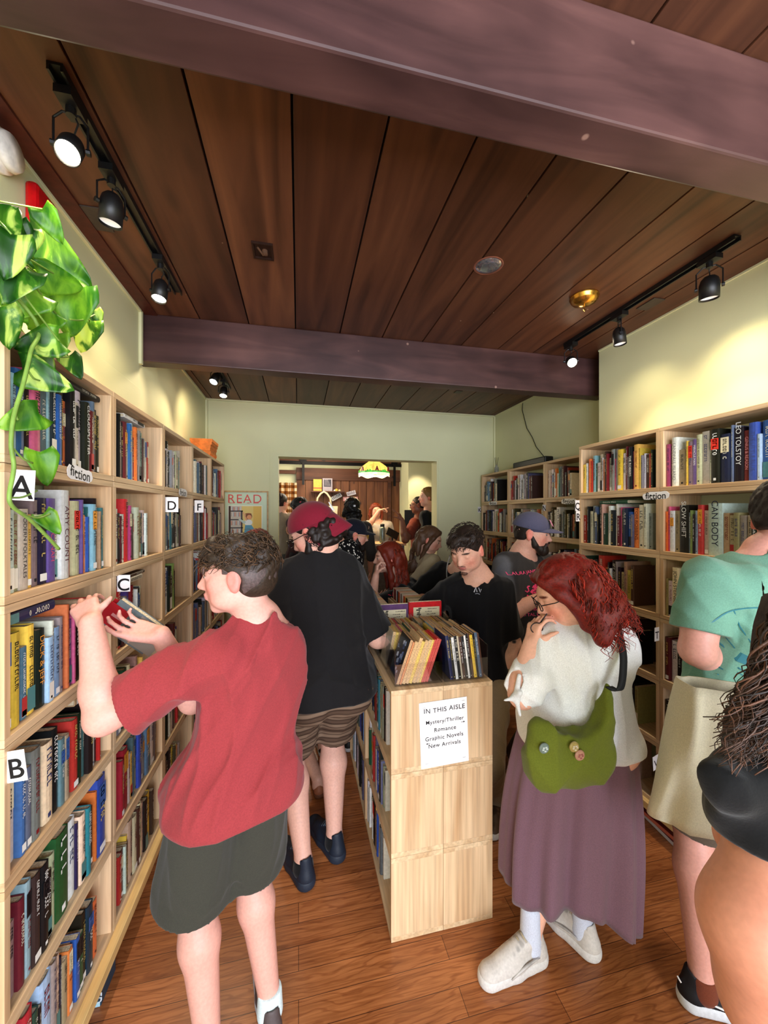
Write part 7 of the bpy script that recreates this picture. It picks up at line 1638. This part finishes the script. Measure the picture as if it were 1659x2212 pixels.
for i in range(3):
    c = pt(797+3*i, 1300+5*i, 2.70+.03*i); b = empty('held_book', c, f'brown paperback held by the copper haired woman, {["front", "middle", "rear"][i]} of three', 'book', 'paperbacks held by the copper haired woman'); M = frame(c, Wd(.95, -.1, -.1), Wd(.1, .5, .85))
    MB().box((-.085, -.055, -.008), (.085, .055, -.006), M=M).box((-.085, -.055, .006), (.085, .055, .008), M=M).box((-.085, -.0565, -.008), (.085, -.055, .008), M=M).obj('cover', mat(f'book brown {i}', [(.55, .42, .26), (.40, .32, .24), (.62, .50, .34)][i], .5), b, loc=c); MB().box((-.083, -.054, -.006), (.083, .053, .006), M=M).obj('page_block', M_PAGE, b, loc=c)
# long haired woman in beige
I_ = simple('woman with long light brown hair in a beige t-shirt looking down', 928, 1335, 918, 1198, 3.25, 1.62, Wd(.25, -.97), Wd(.86, -.30, -.35), head=pt(930, 1165, 3.22), woman=True, vox=.007, w=.95, hh=.215)
I_.reach(1, pt(950, 1290, 3.05), V((-.3, -.2, -1)), dict(d=Wd(.4, -.2, -.9), pn=V((0, 0, 1)), curl=(.4,)*4, thumb=1)); hang(I_, -1)
stand(I_); I_.body(face=dict(brow=(.3, .2, .12))); I_.shirt((.66, .60, .48), hem=-.02, sleeve=.75, seed=63)
def exI(S, T, hh):
    r = random.Random(8)
    for i in range(40): a = PI+r.uniform(-1.5, 1.5); z = r.uniform(-1.7, .1); k_ = .37-.02*z; S.ell(T(math.sin(a)*k_*.85, -.15+math.cos(a)*k_*.9, z), (.08*hh, .08*hh, .2*hh), None, .02)
    for q in (-1, 1): S.chain([T(.1*q, .26, .38), T(.33*q, .16, .12), T(.36*q, .02, -.3), T(.30*q, -.05, -1.3)], [.05*hh, .07*hh, .09*hh, .05*hh])
I_.hair((.34, .23, .15), extra=exI, amp=.004, vol=.02, seed=71, k=.02); I_.trousers((.22, .07, .07), end=1.9, vox=.01); shoes(I_, (.1, .08, .08))
# woman in black half hidden behind the man at the records
S_ = simple('person in a black top with a thin bag strap behind the tattooed man', 985, 1385, 992, 1225, 2.72, 1.60, Wd(-.8, .6), Wd(-.5, -.8, -.3), head=pt(1000, 1180, 2.74), woman=True)
S_.reach(1, pt(955, 1300, 2.65), V((-.8, .4, -.5)), dict(d=Wd(.2, -.1, -1), pn=Wd(1, 0), curl=(.4,)*4, thumb=-1)); hang(S_, -1); stand(S_); S_.body(); S_.shirt((.05, .05, .055), hem=-.03, sleeve=.95, seed=64); S_.trousers((.12, .10, .10), end=1.9, vox=.01); shoes(S_, (.1, .1, .1))
S_.hair((.22, .15, .10), vol=.03, seed=5, extra=lambda S, T, hh: [S.chain([T(.33*q, .1, .1), T(.36*q, .0, -.3), T(.33*q, .05, -.9)], [.07*hh, .09*hh, .06*hh]) for q in (-1, 1)])
sp_ = pt(968, 1205, 2.60); q_ = MB().tube(smooth_pts([pt(972, 1200, 2.70), pt(965, 1230, 2.58), pt(968, 1262, 2.56), pt(982, 1290, 2.60)]), .004, 6).obj('bag_strap', mat('silver strap', (.55, .55, .55), .4), S_.root, smooth=True, loc=(0, 0, 0)); q_.location = -S_.root.location
# bearded man in the navy cap
M_ = simple('bearded man in a navy cap, yellow glasses and grey t-shirt', 752, 1355, 748, 1195, 3.12, 1.72, Wd(.35, -.94), Wd(.95, .20, -.12), head=pt(766, 1156, 3.10), vox=.007, w=1.0, hh=.228)
hang(M_, -1); M_.reach(1, pt(790, 1290, 2.85), V((-.2, -.2, -1)), dict(d=Wd(1, .2), pn=V((0, 0, 1)), curl=(.4,)*4, thumb=1)); stand(M_); M_.body(face=dict(brow=(.12, .08, .06))); M_.shirt((.40, .39, .38), hem=-.03, seed=65); M_.beard((.10, .07, .06), full=1.2); M_.hair((.10, .07, .06), vol=0, seed=9)
def logoM(s, T, r, f, u, hh, c):
    cc = T(0.02, .42, .32); M = frame(cc+f*.012, r, u); m = MB().box((-.012, -.010, 0), (-.004, .014, .002), (.62, .38, .32), M).box((-.004, .006, 0), (.010, .012, .002), (.62, .38, .32), M).box((.006, -.01, 0), (.012, .008, .002), (.7, .6, .5), M); o = m.obj('cap_logo', M_INK, c, loc=(0, 0, 0), colattr=True); o.location = -s.root.location
M_.cap((.09, .10, .15), logo=logoM); M_.glasses(mt=mat('amber frame', (.80, .60, .22), .3)); M_.trousers((.2, .2, .24), end=1.9, vox=.01); shoes(M_, (.15, .15, .16))
# dotted shirt
t = NT('black cloth with white sprigs'); vo = t.n('ShaderNodeTexVoronoi', Scale=52.0); t.l(t.mapping((1, 1, .8)), vo.inputs['Vector']); t.l(t.ramp(vo.outputs['Distance'], [(.26, (.86, .84, .80)), (.32, (.05, .05, .055))]), t.b.inputs['Base Color']); M_DOT = t.done(.85, .15)
N_ = simple('person in a black short sleeved shirt covered in small white sprigs', 725, 1330, 722, 1172, 2.62, 1.66, Wd(.9, .3), Wd(-.2, .95, -.3), head=pt(712, 1150, 2.66), vox=.007, hh=.20)
N_.sh[1] = pt(752, 1188, 2.62); hang(N_, -1); hang(N_, 1); stand(N_); N_.body(eyes=False); N_.shirt((.1, .1, .1), hem=-.03, sleeve=.8, seed=66, mt=M_DOT); N_.hair((.07, .05, .05), seed=3); N_.trousers((.12, .12, .14), end=1.9, vox=.01); shoes(N_, (.1, .1, .1))
# long dark hair, grey shirt, seen from behind in the doorway
O_ = simple('person with long black wavy hair and a dark grey shirt seen from behind', 755, 1250, 757, 1130, 4.45, 1.70, Wd(1, .1), Wd(.2, .98, .05), head=pt(762, 1097, 4.45), vox=.009, hh=.225)
hang(O_, -1); hang(O_, 1); stand(O_); O_.body(eyes=False); O_.shirt((.22, .21, .21), hem=-.03, sleeve=1.4, seed=67)
O_.hair((.05, .04, .04), vol=.06, seed=12, amp=.008, extra=lambda S, T, hh: [S.ell(T(random.Random(i).uniform(-.42, .42), -.2+random.Random(i+50).uniform(-.15, .15), -.1-.5*random.Random(i+99).random()), (.13*hh,)*3, None, .01) for i in range(40)])
O_.trousers((.15, .15, .18), end=1.9, vox=.011); shoes(O_, (.1, .1, .1)); 
m = MB().box((-.012, -.01, 0), (.012, .01, .004), (.85, .85, .85), frame(O_.head+V((0, -.145, .02)), (1, 0, 0), (0, 0, 1))); o = m.obj('hair_clip', M_INK, O_.root, loc=(0, 0, 0), colattr=True); o.location = -O_.root.location
# pointing woman behind the counter
L_ = simple('red haired woman in a white t-shirt pointing across the counter', 815, 1190, 817, 1128, 5.85, 1.64, Wd(-.97, .2), Wd(.25, -.95, -.08), head=pt(812, 1103, 5.80), vox=.008, woman=True, bust=.01, hh=.215)
L_.reach(1, pt(821, 1104, 5.62), V((-.9, -.3, -.9)), dict(d=Wd(.9, .0, .25), pn=V((0, 0, -1)), curl=(.02, .9, 1.0, 1.1), thumb=1, tcurl=.6)); hang(L_, -1)
L_.arm[1] = (pt(798, 1134, 5.55), pt(820, 1102, 5.52)); L_.hands[0] = (L_.arm[1][1], L_.hands[0][1])
stand(L_); L_.body(face=dict(brow=(.4, .2, .1))); L_.shirt((.80, .78, .74), hem=.0, sleeve=.6, seed=68); L_.trousers((.45, .38, .30), end=1.9, vox=.01); shoes(L_, (.3, .2, .15))
L_.hair((.48, .19, .08), vol=.05, seed=15, amp=.008, extra=lambda S, T, hh: [S.chain([T(.2*q, .2, .36), T(.40*q, .1, .1), T(.44*q, .02, -.3), T(.38*q, .04, -.65)], [.08*hh, .11*hh, .12*hh, .08*hh]) for q in (-1, 1)])
# tall blond man at the right of the doorway
J_ = simple('tall blond man in a black t-shirt standing in the doorway', 938, 1260, 927, 1107, 4.75, 1.90, Wd(.30, .95), Wd(-.97, -.05, .0), head=pt(924, 1074, 4.75), vox=.008, hh=.235)
hang(J_, -1, .02); hang(J_, 1); stand(J_); J_.body(face=dict(brow=(.5, .36, .22))); J_.shirt((.05, .05, .055), hem=-.05, sleeve=.8, seed=69); J_.hair((.58, .43, .24), vol=.04, seed=18, amp=.007); J_.trousers((.14, .14, .17), end=1.9, vox=.011); shoes(J_, (.1, .1, .1), L=.3)
# gesturing person in the rust sweater
K_ = simple('person in a rust coloured top gesturing beside the counter', 912, 1225, 904, 1122, 5.15, 1.76, Wd(.35, .93), Wd(-.95, .0, -.05), head=pt(903, 1091, 5.12), vox=.008, skin=(.50, .32, .24), hh=.225)
K_.reach(-1, pt(868, 1122, 4.85), V((.1, -.3, -1)), dict(d=Wd(-.5, .1, .85), pn=Wd(-.6, .3, 0), curl=(.1, .35, .5, .6), thumb=1)); K_.reach(1, pt(893, 1148, 5.0), V((.5, .5, -1)), dict(d=Wd(-1, 0, .1), pn=V((0, 0, 1)), curl=(.3,)*4, thumb=-1))
stand(K_); K_.body(face=dict(brow=(.1, .06, .05), lip=(.40, .20, .18))); K_.shirt((.50, .22, .15), hem=-.28, sleeve=.75, seed=70); K_.hair((.10, .07, .06), seed=21, vol=.0); K_.trousers((.38, .15, .11), end=1.9, vox=.011); K_.glasses(); shoes(K_, (.1, .1, .1))
# left side of the back room
P_ = simple('person in a beige t-shirt and grey trousers with short dark hair, seen from behind', 610, 1200, 607, 1112, 4.85, 1.72, Wd(.9, .3), Wd(.55, .80, .0), head=pt(607, 1086, 4.85), vox=.008, hh=.225)
hang(P_, -1); P_.reach(1, pt(640, 1150, 4.95), V((.6, -.3, -1)), dict(d=Wd(.3, .8), pn=V((0, 0, 1)), curl=(.4,)*4, thumb=-1)); stand(P_); P_.body(eyes=False); P_.glasses(); P_.shirt((.55, .50, .43), hem=.04, sleeve=.7, seed=71); P_.hair((.12, .06, .05), seed=22, amp=.007, vol=.03); P_.trousers((.27, .27, .26), end=1.9, top=.09, vox=.01, g=.02); shoes(P_, (.1, .1, .1))
Q_ = simple('person with black hair looking down at a phone beside the barn door', 648, 1200, 652, 1122, 4.6, 1.66, Wd(.5, .86), Wd(-.8, .1, -.55), head=pt(647, 1098, 4.6), vox=.008, skin=(.78, .55, .45), hh=.225, woman=True)
Q_.reach(-1, pt(633, 1158, 4.4), V((.3, -.2, -1)), dict(d=Wd(-.6, .1, .4), pn=V((0, 0, 1)), curl=(.6,)*4, thumb=1)); Q_.reach(1, pt(637, 1160, 4.6), V((.5, .5, -1)), dict(d=Wd(-.8, 0, .3), pn=V((0, 0, 1)), curl=(.6,)*4, thumb=-1)); stand(Q_); Q_.body(); Q_.shirt((.20, .10, .11), hem=-.05, sleeve=.3, seed=72); Q_.hair((.04, .03, .035), seed=25, vol=.07, extra=lambda S, T, hh: [S.chain([T(.2*q, .2, .36), T(.38*q, .1, .1), T(.42*q, -.05, -.3)], [.08*hh, .10*hh, .10*hh]) for q in (-1, 1)]); Q_.trousers((.12, .10, .12), end=1.9, vox=.01); shoes(Q_, (.1, .1, .1))
pc = pt(631, 1152, 4.35); ph = empty('phone', pc, 'pale phone held by the black haired person', 'phone'); M = frame(pc, Wd(1, .3), Wd(0, .4, .9)); MB().box((-.036, -.072, -.004), (.036, .072, .004), M=M).obj('phone_case', mat('pale case', (.72, .60, .52), .4), ph, loc=pc, bevel=.003); MB().box((-.032, -.066, .004), (.032, .066, .0046), M=M).obj('screen', mat('phone glass', (.75, .62, .55), .2), ph, loc=pc)
# leopard dress between the boy and the man in black
t = NT('leopard print'); vo = t.n('ShaderNodeTexVoronoi', Scale=60.0, feature='DISTANCE_TO_EDGE'); t.l(t.mapping(), vo.inputs['Vector']); t.l(t.ramp(vo.outputs['Distance'], [(.06, (.62, .48, .36)), (.14, (.10, .07, .05))]), t.b.inputs['Base Color']); M_LEO = t.done(.8, .2)
R_ = simple('person with pinkish red hair and a leopard print dress behind the boy', 565, 1440, 562, 1225, 2.62, 1.62, Wd(.6, .8), Wd(-.9, .2, -.3), head=pt(552, 1182, 2.6), vox=.007, woman=True, hh=.22)
R_.sh[1] = pt(592, 1240, 2.66); R_.reach(1, pt(580, 1325, 2.5), V((.6, .2, -1)), dict(d=Wd(-.8, -.1), pn=V((0, 0, 1)), curl=(.4,)*4, thumb=-1)); hang(R_, -1)
R_.step(-1, V((*atZ(690, 1735, 0).xy, .085))+Wd(-1, 0)*.3); R_.step(1, V((*atZ(688, 1715, 0).xy, .085))); R_.body(); R_.shirt((.3, .2, .15), hem=-.1, sleeve=.2, seed=73, mt=M_LEO, name='dress_top'); R_.hair((.55, .16, .14), seed=27, vol=.04)
rings = []
for j in range(10):
    t_ = j/9; rings.append([V((R_.hip.x, R_.hip.y, R_.hip.z+.02-.42*t_))+R_.hr*math.cos(a)*(.19+.05*t_)+R_.hf*math.sin(a)*(.15+.05*t_+.01*math.sin(9*a)) for a in np.linspace(0, 2*PI, 49)[:-1]])
ring_mesh('dress_skirt', rings, M_LEO, R_.root, None, .003)
for q in (-1, 1): h_ = V((*R_.leg[q][1].xy, 0)); f = Wd(-.3, .9); shoe(R_.root, h_-f*.05, h_+f, .25, (.60, .36, .24), (.42, .25, .16), vox=.006)
